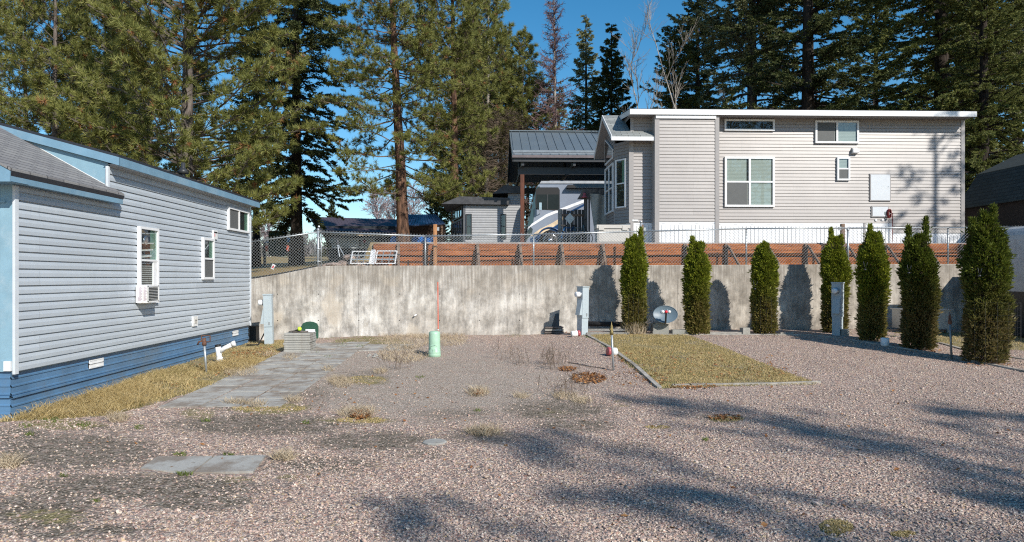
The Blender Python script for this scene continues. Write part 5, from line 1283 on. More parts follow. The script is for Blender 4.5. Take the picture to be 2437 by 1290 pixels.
# water hydrants (standpipes)
def standpipe(px, pyb, pyt, label, kind):
    p, s = at(px, pyb); H = (pyb-pyt)/s; t = thing("standpipe", label, "standpipe", p, "steel water standpipes"); ORG[t.name] = p
    mb = MB(); lean = .03; mb.tube([(p[0]+lean, p[1], p[2]-.05), (p[0]-lean*.5, p[1], p[2]+H*.78)], .024, 10); mb.build("pipe", M['galv'] if kind else M['steelpipe'], t, True)
    x = p[0]-lean*.5
    if kind == 1:
        mb = MB(); mb.lathe((x, p[1], p[2]+H*.74), [(.045,0),(.045,.06),(.035,.07),(.035,.15),(.02,.16)], 12); mb.tube([(x, p[1], p[2]+H*.86), (x-.1, p[1]-.03, p[2]+H*.84), (x-.13, p[1]-.03, p[2]+H*.76)], .018, 8); mb.build("valve", M['rust'], t, True)
        mb = MB(); z0, z1 = p[2]+H*.84, p[2]+H; 
        for a_, b_ in (((x-.06,z0),(x+.12,z0)), ((x+.12,z0),(x+.12,z1)), ((x+.12,z1),(x-.06,z1)), ((x-.06,z1),(x-.06,z0))): mb.tube([(a_[0], p[1], a_[1]), (b_[0], p[1], b_[1])], .011, 6)
        mb.build("handle", M['rust'], t)
    else:
        mb = MB(); mb.lathe((x, p[1], p[2]+H*.74), [(.035,-.02),(.042,0),(.042,.05),(.03,.07),(.03,.16),(.012,.2),(.006,.26)], 12); mb.tube([(x, p[1], p[2]+H*.82), (x-.05, p[1]-.05, p[2]+H*.84)], .016, 8); mb.build("valve", M['brass'] if kind == 2 else M['rust'], t, True)
standpipe(488, 888, 799, "steel water standpipe with rusty square handle in the grass strip", 1)
standpipe(1457, 881, 764, "tall steel standpipe with brass top standing at the corner of the lawn", 2)
standpipe(2262, 855, 739, "steel standpipe with rusty top between the last two cedar shrubs", 0)
# litter
def can(px, py, r, L, label, ax, m2):
    p, s = at(px, py); t = Vector(ax).normalized(); mb = MB(); c0 = Vector((p[0], p[1], p[2]+r))
    mb.lathe(c0 - t*L/2, [(r*.9,0),(r,.01),(r,L*.68)], 18, 0, axis=t); mb.lathe(c0 - t*L/2 + t*(L*.68), [(r*1.005,0),(r*1.02,L*.28),(r*.8,L*.32)], 18, 1, axis=t); single(mb, "plastic_pot", [M['pvc'], m2], label, "pot", True)
can(1370, 801, .085, .26, "white and red pot lying at the foot of the pedestal by the timbers", (1,.2,.1), M['redplastic'])
can(1456, 846, .095, .24, "white and red pot lying behind the standpipe at the lawn corner", (-1,-.3,.1), M['redplastic'])
p, s = at(2106, 824); mb = MB(); mb.lathe(p, [(.085,0),(.10,.03),(.105,.20),(.09,.215),(.02,.22)], 20); single(mb, "upturned_bucket", M['pvc'], "small white upturned bucket beside the fifth cedar shrub", "bucket", True)
# stacked dark boards
p, s = at(1318, 796); 
for i, lab in enumerate(["bottom board of the small dark stack against the concrete wall", "middle board of the small dark stack against the concrete wall", "top board of the small dark stack against the concrete wall"]):
    mb = MB(); z = p[2] + .02 + i*.075; mb.obox((p[0]+.03, p[1]+.25, z+.03), (1,.06*(i-1),0), (0,1,0), (0,0,1), .30-.01*i, .16, .024); mb.obox((p[0]+.2, p[1]+.22, z+.066), (1,0,0), (0,1,0), (0,0,1), .05, .1, .010); single(mb, "board", M['boards_dark'] if i != 1 else M['weathered'], lab, "board", group="small stack of boards")
p2 = gp(1326, 797); mb = MB(); mb.prism([(p2[0]-.17, YW-.06, p2[2]), (p2[0]+.10, YW-.16, p2[2]), (p2[0]+.10, YW-.03, p2[2]+.62), (p2[0]-.02, YW-.02, p2[2]+.60), (p2[0]-.12, YW-.04, p2[2]+.2)], (.0, .012, 0)); single(mb, "leaning_sheet", M['charcoal'], "dark pointed sheet leaning on the concrete wall above the board stack", "sheet")
# timbers and roll of netting
def timber(pa, pb, h, dpt, lab, m_='weathered', dz=0):
    a = gp(*pa); b = gp(*pb); mb = MB(); mb.beam((a[0], a[1]+dpt/2, a[2]+h/2+dz), (b[0], b[1]+dpt/2, b[2]+h/2+dz), dpt, h); single(mb, "timber", M[m_], lab, "timber", group="weathered timbers along the concrete wall")
timber((1398,797), (1500,797), .07, .16, "lower pale timber lying by the wall left of the first cedar shrub")
timber((1392,795), (1497,795), .06, .14, "upper pale timber resting on another left of the first cedar shrub", dz=.085)
timber((1690,797), (1765,797), .08, .14, "pale timber on the ground between the second and third cedar shrubs")
timber((1858,797), (1890,797), .07, .12, "short timber just right of the third cedar shrub", 'curb')
a = gp(1402, 791); b = gp(1492, 791); mb = MB(); mb.tube([(a[0], a[1]+.25, a[2]+.24), (b[0], b[1]+.25, b[2]+.22)], .075, 12); single(mb, "netting_roll", M['mesh_black'], "black roll of netting resting on the pale timbers", "roll", True)
# blocks
def blk(px, py, w, h, d, lab, rot=0, dz=0, m_='block', hollow=False, dy=0):
    p = gp(px, py); mb = MB(); c, s_ = cos(rot), sin(rot); mb.obox((p[0], p[1]+dy+d/2, p[2]+dz+h/2), (c,s_,0), (-s_,c,0), (0,0,1), w/2, d/2, h/2)
    if hollow: 
        for q in (-.25,.25): mb.obox((p[0]+q*w, p[1]+dy-.001, p[2]+dz+h/2), (1,0,0), (0,1,0), (0,0,1), w*.16, .002, h*.3, 1)
    single(mb, "concrete_block", [M[m_], M['dark']], lab, "block", group="loose concrete blocks by the wall")
blk(1573, 796, .47, .10, .30, "lowest flat block under the satellite dish"); blk(1573, 796, .45, .085, .30, "second flat block under the satellite dish", .03, .103); blk(1573, 796, .45, .10, .30, "upper flat block under the satellite dish", -.02, .192)
blk(1572, 796, .30, .04, .28, "thin top block directly carrying the satellite dish mount", 0.05, .296)
blk(1619, 797, .44, .145, .22, "grey block on the ground just right of the satellite dish"); 
blk(1775, 797, .24, .20, .16, "upright block left of the third cedar shrub", .3); blk(2014, 800, .20, .19, .16, "grey block behind the right pedestal", -.3)
blk(1388, 797, .0001, .0001, .0001, "x") if False else None
# satellite dish
p, s = at(1583, 770) if False else (None, None)
pb_ = gp(1573, 796); dc = P(1583.5, 748, pb_[1] - .02); dcv = Vector(dc)
t = thing("satellite_dish", "grey oval satellite dish with white arm head set on concrete blocks", "satellite dish", (dcv.x, dcv.y, pb_[2] + .336)); ORG[t.name] = tuple(t.location)
nrm_ = Vector((-.16, -.93, .33)).normalized(); ax_ = Vector((0,0,1)).cross(nrm_).normalized(); ay_ = nrm_.cross(ax_)
if ax_.x < 0: ax_, ay_ = -ax_, ay_
sc_ = scale_at(dc); ra, rb = 28.5/sc_, 21.0/sc_
mb = MB(); n_a, n_r = 36, 7
for side_, off in ((0, 0), (1, -.012)):
    vs = [dcv - nrm_*(.075+ (.0 if side_ == 0 else .012))]
    for i in range(1, n_r+1):
        for j in range(n_a):
            f_ = i/n_r; a = 2*pi*j/n_a; vs.append(dcv + ax_*ra*f_*cos(a) + ay_*rb*f_*sin(a) - nrm_*(.075*(1-f_*f_) - off))
    fs = [(0, 1+j, 1+(j+1)%n_a) for j in range(n_a)] + [(1+(i-1)*n_a+j, 1+i*n_a+j, 1+i*n_a+(j+1)%n_a, 1+(i-1)*n_a+(j+1)%n_a) for i in range(1, n_r) for j in range(n_a)]
    mb.add(vs, fs)
mb.tube([dcv + ax_*ra*cos(a) + ay_*rb*sin(a) for a in np.linspace(0, 2*pi, 37)], .009, 6)
ds = mb.build("reflector", M['dish'], t, True)
mb = MB(); armb = dcv - ay_*rb*.98 - nrm_*.02; head = dcv + nrm_*.30 - ay_*.02 + ax_*.0
mb.beam(armb, head, .045, .06); mb.build("arm", M['charcoal'], t)
mb = MB()
for q in (-.09, 0, .09): mb.lathe(head + ax_*q, [(.04,-.02),(.042,.03),(.03,.05),(.005,.055)], 14, 0 if q else 1, axis=nrm_)
mb.obox(head, ax_, ay_, nrm_, .10, .018, .02, 0); mb.build("receiver", [M['pvc'], M['signred']], t, True)
mb = MB(); bp_ = dcv - nrm_*.1; mb.tube([(bp_.x, bp_.y+.02, bp_.z-.02), (bp_.x, bp_.y+.06, pb_[2]+.34)], .022, 8); mb.box(bp_.x-.12, bp_.x+.12, bp_.y-.02, bp_.y+.14, pb_[2]+.336, pb_[2]+.35); mb.build("mast", M['steelpipe'], t)
fc = bpy.data.curves.new("lettering", 'FONT'); fc.body = "dish"; fc.size = .165; fc.extrude = .001; fc.align_x = 'CENTER'
tmp_ = bpy.data.objects.new("tmp_text", fc); C.objects.link(tmp_); bpy.context.view_layer.update()
lm_ = bpy.data.meshes.new_from_object(tmp_.evaluated_get(bpy.context.evaluated_depsgraph_get())); bpy.data.objects.remove(tmp_); lm_.materials.clear(); lm_.materials.append(mat("letter_grey", (.30,.36,.40), .5))
fo_ = bpy.data.objects.new("lettering", lm_); C.objects.link(fo_)
Mr = Matrix((ax_, ay_, nrm_)).transposed().to_4x4(); org = dcv + ax_*.0 + ay_*.055 - nrm_*.035; fo_.parent = t
Mr.translation = org - Vector(t.location); fo_.matrix_local = Mr
# timber edging around the lawn and the curb at the right
def edging(pts, w, h, lab, m_='curb', dz=0):
    mb = MB(); q = [gp(*a) for a in pts]
    for a, b in zip(q[:-1], q[1:]): mb.beam((a[0], a[1], a[2]+h/2-.02+dz), (b[0], b[1], b[2]+h/2-.02+dz), w, h)
    single(mb, "lawn_edging", M[m_], lab, "edging", group="edging strips around the gravel and lawns")
edging([(1397,798),(1452,828),(1512,872),(1570,925)], .09, .055, "grass grown timber edging on the long left side of the lawn")
edging([(1600,919),(1720,917),(1850,915),(1952,911)], .055, .06, "pale timber edging along the near end of the lawn", 'weathered')
edging([(1400,797.5),(1560,797),(1700,797),(1850,797)], .06, .05, "long pale edging strip along the far end of the lawn and gravel", 'weathered')
edging([(1850,797),(1930,798.5),(2000,806),(2100,822),(2200,838),(2300,857),(2437,884),(2560,910)], .09, .05, "curved dark edging sweeping past the cedar shrubs at the right")
edging([(2110,800),(2160,806),(2240,818),(2290,832),(2400,851),(2520,868)], .09, .05, "edging strip between the cedar shrubs and the right lawn")
# metal crate at the right wall
a, b = onY(2150, 738, 20.6), onY(2259, 776, 20.6); gzc = float(gz(a[0], 20.6))
mb = MB(); mb.box(a[0], b[0], 20.5, 21.2, gzc+.12, a[2]); mb.box(a[0]-.03, b[0]+.03, 20.46, 21.24, a[2], a[2]+.03)
for xx in (a[0]+.05, b[0]-.12): mb.box(xx, xx+.07, 20.5, 20.57, gzc-.02, gzc+.12)
single(mb, "storage_trunk", M['galv'], "pale grey metal trunk behind the sixth cedar shrub", "trunk")
timber((2120,790), (2300,792), .07, .12, "reddish timber in front of the metal trunk", 'rubble')
# camper at the right edge
t = thing("camper_trailer", "pale rounded camper trailer corner at the right edge of the yard", "trailer", (15.6, 19, float(gz(15.6, 19))))
qt = P(2429, 536, 18.6); qb = P(2429, 694, 18.6)
mb = MB(); r_ = .35; x0, zt_c, zb_c = qt[0], qt[2], qb[2]
poly = [(x0, 18.0, zb_c), (x0, 18.0, zt_c - r_)] + [(x0 + r_*(1-cos(a)), 18.0, zt_c - r_ + r_*sin(a)) for a in np.linspace(.3, pi/2, 5)] + [(x0+2.4, 18.0, zt_c), (x0+2.4, 18.0, zb_c)]
mb.prism(poly, (0, 1.1, 0)); mb.build("front_cap", mat("camper_skin", (.46,.48,.50), .4), t)
mb = MB(); mb.prism([(x0+.03, 17.985, zb_c+.02)] + [(x, 17.985, z) for x, _, z in [(q[0]+.03, 0, q[2]-.03) for q in poly[1:-2]]] + [(x0+2.3, 17.985, zt_c-.06), (x0+2.3, 17.985, zt_c-.1)] + [(x0+.07+r_*(1-cos(a)), 17.985, zt_c-.08-r_+r_*sin(a)) for a in np.linspace(pi/2, .3, 5)] + [(x0+.07, 17.985, zb_c+.02)], (0, .014, 0)); mb.build("edge_trim", M['galv'], t)
mb = MB(); mb.box(14.75, x0+2.5, 17.4, 21.3, float(gz(15,19))+.05, R(.42)); mb.build("trailer_body", M['charcoal'], t)

# things on the terrace behind the left fence
# white grid racks
def rack(px0, px1, pyt, pyb, lab, first=None):
    Y = 22.25; a = onY(px0, pyt, Y); b = onY(px1, pyb, Y); t = thing("wire_rack", lab, "rack", ((a[0]+b[0])/2, Y, b[2]), "white metal racks leaning on the concrete wall")
    mb = MB(); x0, x1, z1, z0 = a[0], b[0], a[2], b[2]; lean = .05
    for q in (x0, x1-.03): mb.beam((q+.015, Y, z0), (q+.015+lean, Y+.1, z1), .03, .03)
    for z_ in (z0, z1): mb.beam((x0+(.05 if z_==z1 else 0), Y+(.1 if z_==z1 else 0), z_), (x1+(.05 if z_==z1 else 0), Y+(.1 if z_==z1 else 0), z_), .03, .03)
    mb.build("frame", M['rv_white'], t); mb = MB()
    for i in (1,2): q = x0+(x1-x0)*i/3; mb.beam((q, Y, z0), (q+lean, Y+.1, z1), .022, .022)
    for i in (1,2): z_ = z0+(z1-z0)*i/3; mb.beam((x0, Y+.1*i/3, z_), (x1, Y+.1*i/3, z_), .022, .045)
    mb.build("grid", M['galv'], t)
rack(833, 880, 598, 627, "left white metal rack leaning at the wall top near the debris pile"); rack(892, 941, 597, 627, "right white metal rack leaning in front of the timber wall end")
mb = MB(); a = onY(881, 594, 22.27); b = onY(893, 629, 22.27); mb.beam((a[0]+.05, 22.27, b[2]), (a[0]+.09, 22.36, a[2]), .16, .02); single(mb, "white_plank", M['rv_white'], "white board standing between the two metal racks", "board")
# tripod sprinkler
p = onY(815, 628, 23.3); t = thing("tripod_sprinkler", "steel tripod sprinkler on the debris pile behind the fence", "sprinkler", (p[0], 23.3, p[2])); hd = onY(803, 579, 23.3)
for q in (onY(808, 612, 23.1), onY(828, 626, 23.1), onY(820, 612, 24.0)):
    mb = MB(); mb.tube([hd, q], .018, 6); mb.build("leg", M['galv'], t)
mb = MB(); mb.lathe(hd, [(.05,-.06),(.06,0),(.05,.06),(.03,.12)], 10); mb.tube([(hd[0]-.12, hd[1], hd[2]+.14), (hd[0]+.12, hd[1], hd[2]+.18)], .02, 6); mb.build("sprinkler_head", M['charcoal'], t)
mb = MB(); q0 = onY(806, 612, 22.6); mb.tube([(hd[0]+.05, 23.2, hd[2]-.35), q0, onY(795, 621, 22.6), onY(783, 614, 22.6), onY(776, 600, 22.6)], .014, 6); single(mb, "hose", M['black'], "black hose looping below the tripod sprinkler", "hose", True)
# debris pile
rr = random.Random(11)
labs = ["reddish stone slab lying low in the debris pile behind the fence", "pinkish broken rock on top of the debris pile", "tan boulder at the left foot of the debris pile", "brown rock beside the left white rack", "flat brown stone near the fence corner post"]
for (px_, py_, w, h), lab in zip([(850, 628, .42, .16), (836, 612, .30, .18), (795, 630, .35, .12), (822, 628, .25, .22), (775, 632, .3, .08)], labs):
    c_ = onY(px_, py_, 22.65); mb = MB(); vs = []
    n_ = 9
    for zf, rf_ in ((-.5, .9), (-.1, 1.0), (.3, .85), (.5, .5)):
        for j in range(n_): a = 2*pi*j/n_; q = rf_*rr.uniform(.8, 1.1); vs.append((c_[0]+w*q*cos(a), 22.65+w*.7*q*sin(a), c_[2]+h*zf+rr.uniform(-.02,.02)))
    fs = [(i*n_+j, i*n_+(j+1)%n_, (i+1)*n_+(j+1)%n_, (i+1)*n_+j) for i in range(3) for j in range(n_)] + [tuple(range(3*n_, 4*n_))]
    mb.add(vs, fs); single(mb, "rock", M['rubble'], lab, "rock", group="rocks in the debris pile")
mb = MB(); a = onY(842, 617, 23.0); b = onY(884, 613, 23.0); mb.beam((a[0], 23.2, a[2]-.1), (b[0], 23.2, b[2]-.05), .3, .2); single(mb, "railway_tie", M['boards_dark'], "dark brown timber on the debris pile behind the left rack", "timber")
# black lantern with finial behind the fence corner post
q = onY(759, 556, 24.5); zg_ = float(ug(q[0], 24.5)); t = thing("yard_lantern", "black yard lantern with wide cap and pale finial behind the fence corner", "lamp", (q[0], 24.5, zg_)); s_ = FP/24.5
mb = MB(); mb.tube([(q[0], 24.5, zg_-.1), (q[0], 24.5, q[2]+.02)], .04, 10); mb.build("post", M['charcoal'], t, True)
mb = MB(); mb.lathe((q[0], 24.5, q[2]), [(.10,0),(.20,.02),(.205,.05),(.17,.07),(.19,.09),(.15,.13),(.07,.19),(.04,.21)], 24); mb.build("cap", M['charcoal'], t, True)
mb = MB(); mb.lathe((q[0], 24.5, q[2]+.21), [(.02,0),(.035,.02),(.03,.05),(.005,.065)], 12); mb.build("finial", M['pvc'], t, True)
# small white sign in the lawn
q = onY(647, 640, 22.9); zg_ = float(ug(q[0], 22.9)); t = thing("lawn_sign", "small tilted white sign with a red mark at the fence", "sign", (q[0], 22.9, zg_))
mb = MB(); mb.tube([(q[0]-.05, 22.9, zg_-.05), (q[0]-.06, 22.9, zg_+.2)], .008, 5); mb.build("stake", M['rust'], t)
a = onY(650, 635, 22.85); mb = MB(); mb.obox(a, (1,0,-.5), (0,1,0), (.5,0,1), .05, .005, .085); sg = mb.build("panel", M['rv_white'], t)
mb = MB(); mb.obox((a[0], a[1]-.007, a[2]), (1,0,-.5), (0,1,0), (.5,0,1), .022, .002, .04); mb.build("mark", M['signred'], sg)
# ---------------------------------------------------------------- vegetation generators (numpy)
def nrmz(a): return a / (np.linalg.norm(a, axis=-1, keepdims=True) + 1e-9)
def spikes(Pt, Dr, n, L, w, spread, rg):
    """n needle triangles per point"""
    N = len(Pt); B = np.repeat(Pt, n, 0); d = nrmz(np.repeat(Dr, n, 0) + rg.normal(0, spread, (N*n, 3)))
    l = (L if np.isscalar(L) else np.repeat(L, n))
    l = (l * rg.uniform(.7, 1.15, N*n))[:, None]
    pr = nrmz(np.cross(d, rg.normal(0, 1, (N*n, 3)))) * w
    return np.stack([B - pr, B + pr, B + d*l], 1)
def leaves(Pt, Dr, n, L, w, spread, rg):
    """diamond shaped leaf pairs, 2 tris each"""
    N = len(Pt); B = np.repeat(Pt, n, 0); d = nrmz(np.repeat(Dr, n, 0) + rg.normal(0, spread, (N*n, 3)))
    B = B + d * rg.uniform(0, L*.6, (N*n, 1)); l = (L * rg.uniform(.6, 1.2, N*n))[:, None]
    pr = nrmz(np.cross(d, rg.normal(0, 1, (N*n, 3)))) * w; m = B + d*l*.45
    return np.concatenate([np.stack([B, m - pr, m + pr], 1), np.stack([B + d*l, m + pr, m - pr], 1)], 0)
def sticks(A, B, ra, rb):
    """3 sided tapered prisms"""
    A = np.asarray(A, float); B = np.asarray(B, float); d = nrmz(B - A); ref = np.where(np.abs(d[:, 2:3]) < .9, [[0, 0, 1.]], [[1., 0, 0]])
    x = nrmz(np.cross(d, ref)); y = np.cross(d, x); ra = np.broadcast_to(ra, (len(A),))[:, None]; rb = np.broadcast_to(rb, (len(A),))[:, None]; out = []
    ring = [(x*cos(t) + y*sin(t)) for t in (0, 2.094, 4.189)]
    for i in range(3):
        j = (i+1) % 3; a0, a1, b0, b1 = A + ring[i]*ra, A + ring[j]*ra, B + ring[i]*rb, B + ring[j]*rb
        out += [np.stack([a0, a1, b1], 1), np.stack([a0, b1, b0], 1)]
    return np.concatenate(out, 0)
def trunk_path(H, lean, rg, r0, n=12, wob=.12):
    z = np.linspace(0, H, n); x = lean[0]*z/H + np.cumsum(rg.normal(0, wob*.3, n))*.5; y = lean[1]*z/H + np.cumsum(rg.normal(0, wob*.3, n))*.5
    x -= x[0]; y -= y[0]; return np.stack([x, y, z], 1), r0 * (1 - z/H*.88) * (1 + .35*np.exp(-z*2.2))
def on_path(path, z): return np.array([np.interp(z, path[:, 2], path[:, i]) for i in range(2)] + [z])
class Tree: pass
def make_pine(H, r0, base, crown, nl, lean=(0,0), seed=0, tuft=.24, dens=1.0, prof=None, up=.35, nn=20, w=.011, dead=.02, droop=.0, lowbare=0):
    rg = np.random.default_rng(seed); path, rad = trunk_path(H, lean, rg, r0)
    tr = MB(); tr.tube([Vector(p) for p in path], list(rad), 10)
    SA, SB, SR, SR2 = [], [], [], []; TP, TD = [], []
    hs_ = np.sort(base + (H*.985 - base) * rg.uniform(0, 1, nl)**.9)
    for i, h in enumerate(hs_):
        f = (h - base) / (H - base); prf = prof(f) if prof else (1 - f)**.65 * (.55 + .45*min(1, f*4+.3))
        L = crown * prf * rg.uniform(.65, 1.15)
        if L < .25: L = .25
        az = i*2.4 + rg.uniform(-.6, .6); o = on_path(path, h); r = max(.010, .012*L*(.8+.4*rg.random()))
        el = rg.uniform(-.15, .35) + up*f - droop*(1-f); dirh = np.array([cos(az), sin(az), 0]); npt = 6; pts = [o]
        p = o.copy(); e = el
        for k_ in range(npt):
            step = L/npt; p = p + (dirh*cos(e) + np.array([0,0,sin(e)]))*step + rg.normal(0, .05*step*2, 3); e += rg.uniform(-.06, .22); pts.append(p.copy())
        pts = np.array(pts); rr_ = np.linspace(r, r*.25, npt+1)
        for a in range(npt): SA.append(pts[a]); SB.append(pts[a+1]); SR.append(rr_[a]); SR2.append(rr_[a+1])
        ns = max(4, int(L*6.2*dens))
        for s in range(ns):
            t = (rg.random()**.75)*.75 + .25 if not lowbare else rg.uniform(.35, 1); q = t*npt; a = min(int(q), npt-1); b = pts[a] + (pts[a+1]-pts[a])*(q-a)
            sd = nrmz((pts[a+1]-pts[a])[None])[0]; sl_ = rg.uniform(.25, .75) * (1 - .4*t) * min(1.0, L/2.2+.3)
            d = nrmz((sd*rg.uniform(.3, .9) + np.cross(sd, [0,0,1])*rg.choice([-1,1])*rg.uniform(.4,1) + np.array([0,0,rg.uniform(-.25,.6)]))[None])[0]
            e_ = b + d*sl_; SA.append(b); SB.append(e_); SR.append(.011); SR2.append(.007); TP.append(e_); TD.append(nrmz((d + [0,0,.35])[None])[0])
            if rg.random() < .75: 
                d2 = nrmz((d + rg.normal(0, .7, 3))[None])[0]; e2 = b + d*sl_*.5 + d2*sl_*.55; SA.append(b + d*sl_*.5); SB.append(e2); SR.append(.008); SR2.append(.006); TP.append(e2); TD.append(nrmz((d2 + [0,0,.3])[None])[0])
        TP.append(pts[-1]); TD.append(nrmz((pts[-1]-pts[-2] + [0,0,.1])[None])[0])
    TP = np.array(TP); TD = np.array(TD); dm = rg.random(len(TP)) < dead
    T = spikes(TP[~dm], TD[~dm], nn, tuft, w, .62, rg); cr = MB(); cr.tris(T, 0)
    if dm.any(): cr.tris(spikes(TP[dm], TD[dm]*.6 - [0,0,.3], nn, tuft*.8, w, .5, rg), 1)
    li = MB(); li.tris(sticks(SA, SB, SR, SR2), 0)
    return tr, li, cr
def make_fir(H, r0, base, crown, seed=0, lean=(0,0), dens=1.0, w=.02, L0=.13, droop=.25, whorl=.42, shape=None, needles=7, gap=0.0):
    rg = np.random.default_rng(seed); path, rad = trunk_path(H, lean, rg, r0, wob=.05); tr = MB(); tr.tube([Vector(p) for p in path], list(rad), 10)
    SA, SB, SR, SR2, LP, LD = [], [], [], [], [], []
    h = base
    while h < H - .15:
        f = (h - base)/(H - base); R_ = crown * (shape(f) if shape else (1 - f)**.8 * min(1, .6+f*3)) ; nb = 5 if f < .85 else 4
        for b_ in range(nb):
            if rg.random() < gap: continue
            az = rg.uniform(0, 2*pi); L = max(.15, R_ * rg.uniform(.45, 1.2)); o = on_path(path, h + rg.uniform(-.6, .6)*whorl*2)
            dirh = np.array([cos(az), sin(az), 0]); e = .25 + .5*f - droop*(1-f)*1.2 + rg.uniform(-.22, .22); n = max(3, int(L/.38)); pts = [o]; p = o.copy()
            for k_ in range(n): p = p + (dirh*cos(e) + [0,0,sin(e)])*(L/n) + rg.normal(0, .02, 3); e += rg.uniform(-.2, .18) + (.05 if k_ > n*.6 else -.02); pts.append(p.copy())
            pts = np.array(pts); rr_ = np.linspace(max(.008, .017*L), .006, n+1)
            for a in range(n): SA.append(pts[a]); SB.append(pts[a+1]); SR.append(rr_[a]); SR2.append(rr_[a+1])
            ntw = int(L*7.5*dens) + 2; side = np.cross(dirh, [0,0,1])
            t = rg.random(ntw)**.8*.88 + .12; q = t*n; a = np.minimum(q.astype(int), n-1); B = pts[a] + (pts[a+1]-pts[a])*(q-a)[:, None]
            sg = rg.choice([-1, 1], ntw)[:, None]; tl = (.18 + .42*(1-t)*min(1, L/1.6) + .08*rg.random(ntw))[:, None]
            d = nrmz(dirh[None]*.75 + side[None]*sg*rg.uniform(.35, 1.0, (ntw,1)) + np.array([0,0,-1.])[None]*rg.uniform(-.15, .5, (ntw,1)))
            E = B + d*tl; SA += list(B); SB += list(E); SR += [.006]*ntw; SR2 += [.003]*ntw
            for tt in np.linspace(.15, 1.0, 4): LP.append(B + d*tl*tt); LD.append(d)
            LP.append(pts[-1:]); LD.append(dirh[None])
        h += whorl * rg.uniform(.75, 1.25) * (1 - .35*f)
    LP = np.concatenate(LP); LD = np.concatenate(LD)
    cr = MB(); cr.tris(spikes(LP, LD, needles, L0, w, .55, rg), 0); li = MB(); li.tris(sticks(SA, SB, SR, SR2), 0)
    return tr, li, cr
def place_tree(px, v, gens, mats, name, label, cat, group=None, zoff=0, rz=0, xy=None):
    tr, li, cr = gens
    if xy is None: p = P(px, 600, v); xy = (p[0], p[1])
    z = float(ug(*xy)) if xy[1] > YT else float(gz(*xy))
    loc = (xy[0], xy[1], z - .1 + zoff); t = thing(name, label, cat, (0,0,0), group)
    ORG[t.name] = (0, 0, 0)
    tr.build("trunk", mats[0], t, True); 
    if li is not None: li.build("limbs", mats[1], t)
    if cr is not None: cr.build("crown", mats[2] if isinstance(mats[2], (list, tuple)) else [mats[2]], t)
    t.location = loc; t.rotation_euler = (0, 0, rz); return t
PG = "tall pines behind the homes"; FG = "firs behind the homes"
pm = [M['pine'], M['pine_dead']]
# ponderosa pines
place_tree(440, 31, make_pine(23, .32, 1.2, 6.0, 270, seed=1, tuft=.30, dens=1.35, nn=22, w=.014, dead=.045, lean=(.3,0), prof=lambda f: (1-f)**.5*(.75+.25*min(1,f*5))), [M['bark_g'], M['twig_grey'], pm], "pine_tree", "broad bushy pine with brown dead tufts right behind the blue grey home", "pine tree", PG)
place_tree(66, 38, make_pine(20, .17, 3.5, 3.3, 130, seed=2, tuft=.30, dens=1.3, nn=20, w=.013, lean=(-.2,0)), [M['bark_g'], M['twig_grey'], pm], "pine_tree", "slim pine at the far left edge, left of the twin grey trunks", "pine tree", PG)
place_tree(128, 36, make_pine(20, .20, 4.5, 3.3, 120, seed=3, tuft=.30, dens=1.3, nn=20, w=.013, lean=(.3,0)), [M['bark_g'], M['twig_grey'], pm], "pine_tree", "pine with bare grey lower trunk above the shingled porch roof", "pine tree", PG)
place_tree(-20, 44, make_pine(20, .22, 3.5, 3.8, 120, seed=33, tuft=.30, nn=18, w=.014), [M['bark_g'], M['twig_grey'], pm], "pine_tree", "pine half cut off by the left edge of the view", "pine tree", PG)
place_tree(250, 46, make_pine(19, .2, 1.5, 4.2, 130, seed=34, tuft=.32, nn=20, w=.015), [M['bark_g'], M['twig_grey'], pm], "pine_tree", "pine farther back between the twin grey trunks and the bushy pine", "pine tree", PG)
place_tree(962, 40, make_pine(21, .36, 3.3, 4.8, 170, seed=4, tuft=.29, dens=1.25, nn=20, w=.014, lean=(-1.0,0), droop=.55, dead=.02, prof=lambda f: (1-f)**.45*(.8+.2*min(1,f*4))), [M['bark_p'], M['twig_brown'], pm], "pine_tree", "tall pine with thick orange brown trunk behind the white racks and timber wall", "pine tree", PG)
place_tree(1086, 44, make_pine(20, .30, 3.2, 4.4, 150, seed=5, tuft=.30, dens=1.25, nn=20, w=.015, lean=(-.3,0), up=.6, prof=lambda f: (1-f)**.4*(.55+.6*min(1,f*1.6))), [M['bark_p'], M['twig_brown'], pm], "pine_tree", "tall pine with orange trunk just left of the small pale grey home", "pine tree", PG)
place_tree(1160, 50, make_pine(19.5, .20, 6.0, 4.2, 130, seed=6, tuft=.32, dens=1.1, nn=18, w=.016, up=.7), [M['bark_w'], M['twig_brown'], pm], "pine_tree", "thin pale trunked pine rising above the small pale grey home", "pine tree", PG)
place_tree(1192, 54, make_pine(17, .2, 4.5, 4.0, 130, seed=7, tuft=.32, dens=1.2, nn=18, w=.016), [M['bark_w'], M['twig_brown'], pm], "pine_tree", "thin pale trunked pine nearest the left end of the carport roof", "pine tree", PG)
# dark fir left of centre
place_tree(706, 50, make_fir(28, .44, 4.2, 5.2, seed=8, dens=1.3, w=.034, L0=.20, shape=lambda f: (1-f)**.4*(.75+.25*min(1,f*5)), droop=.5, needles=6), [M['bark_d'], M['bark_d'], M['fir']], "fir_tree", "very dark thick trunked fir between the bushy pine and the purple roofed building", "fir tree", FG)
place_tree(610, 60, make_fir(22, .32, 6.5, 4.2, seed=21, dens=1.0, w=.034, L0=.18, droop=.3), [M['bark_d'], M['bark_d'], M['fir']], "fir_tree", "dark fir mostly hidden behind the bushy pine", "fir tree", FG)
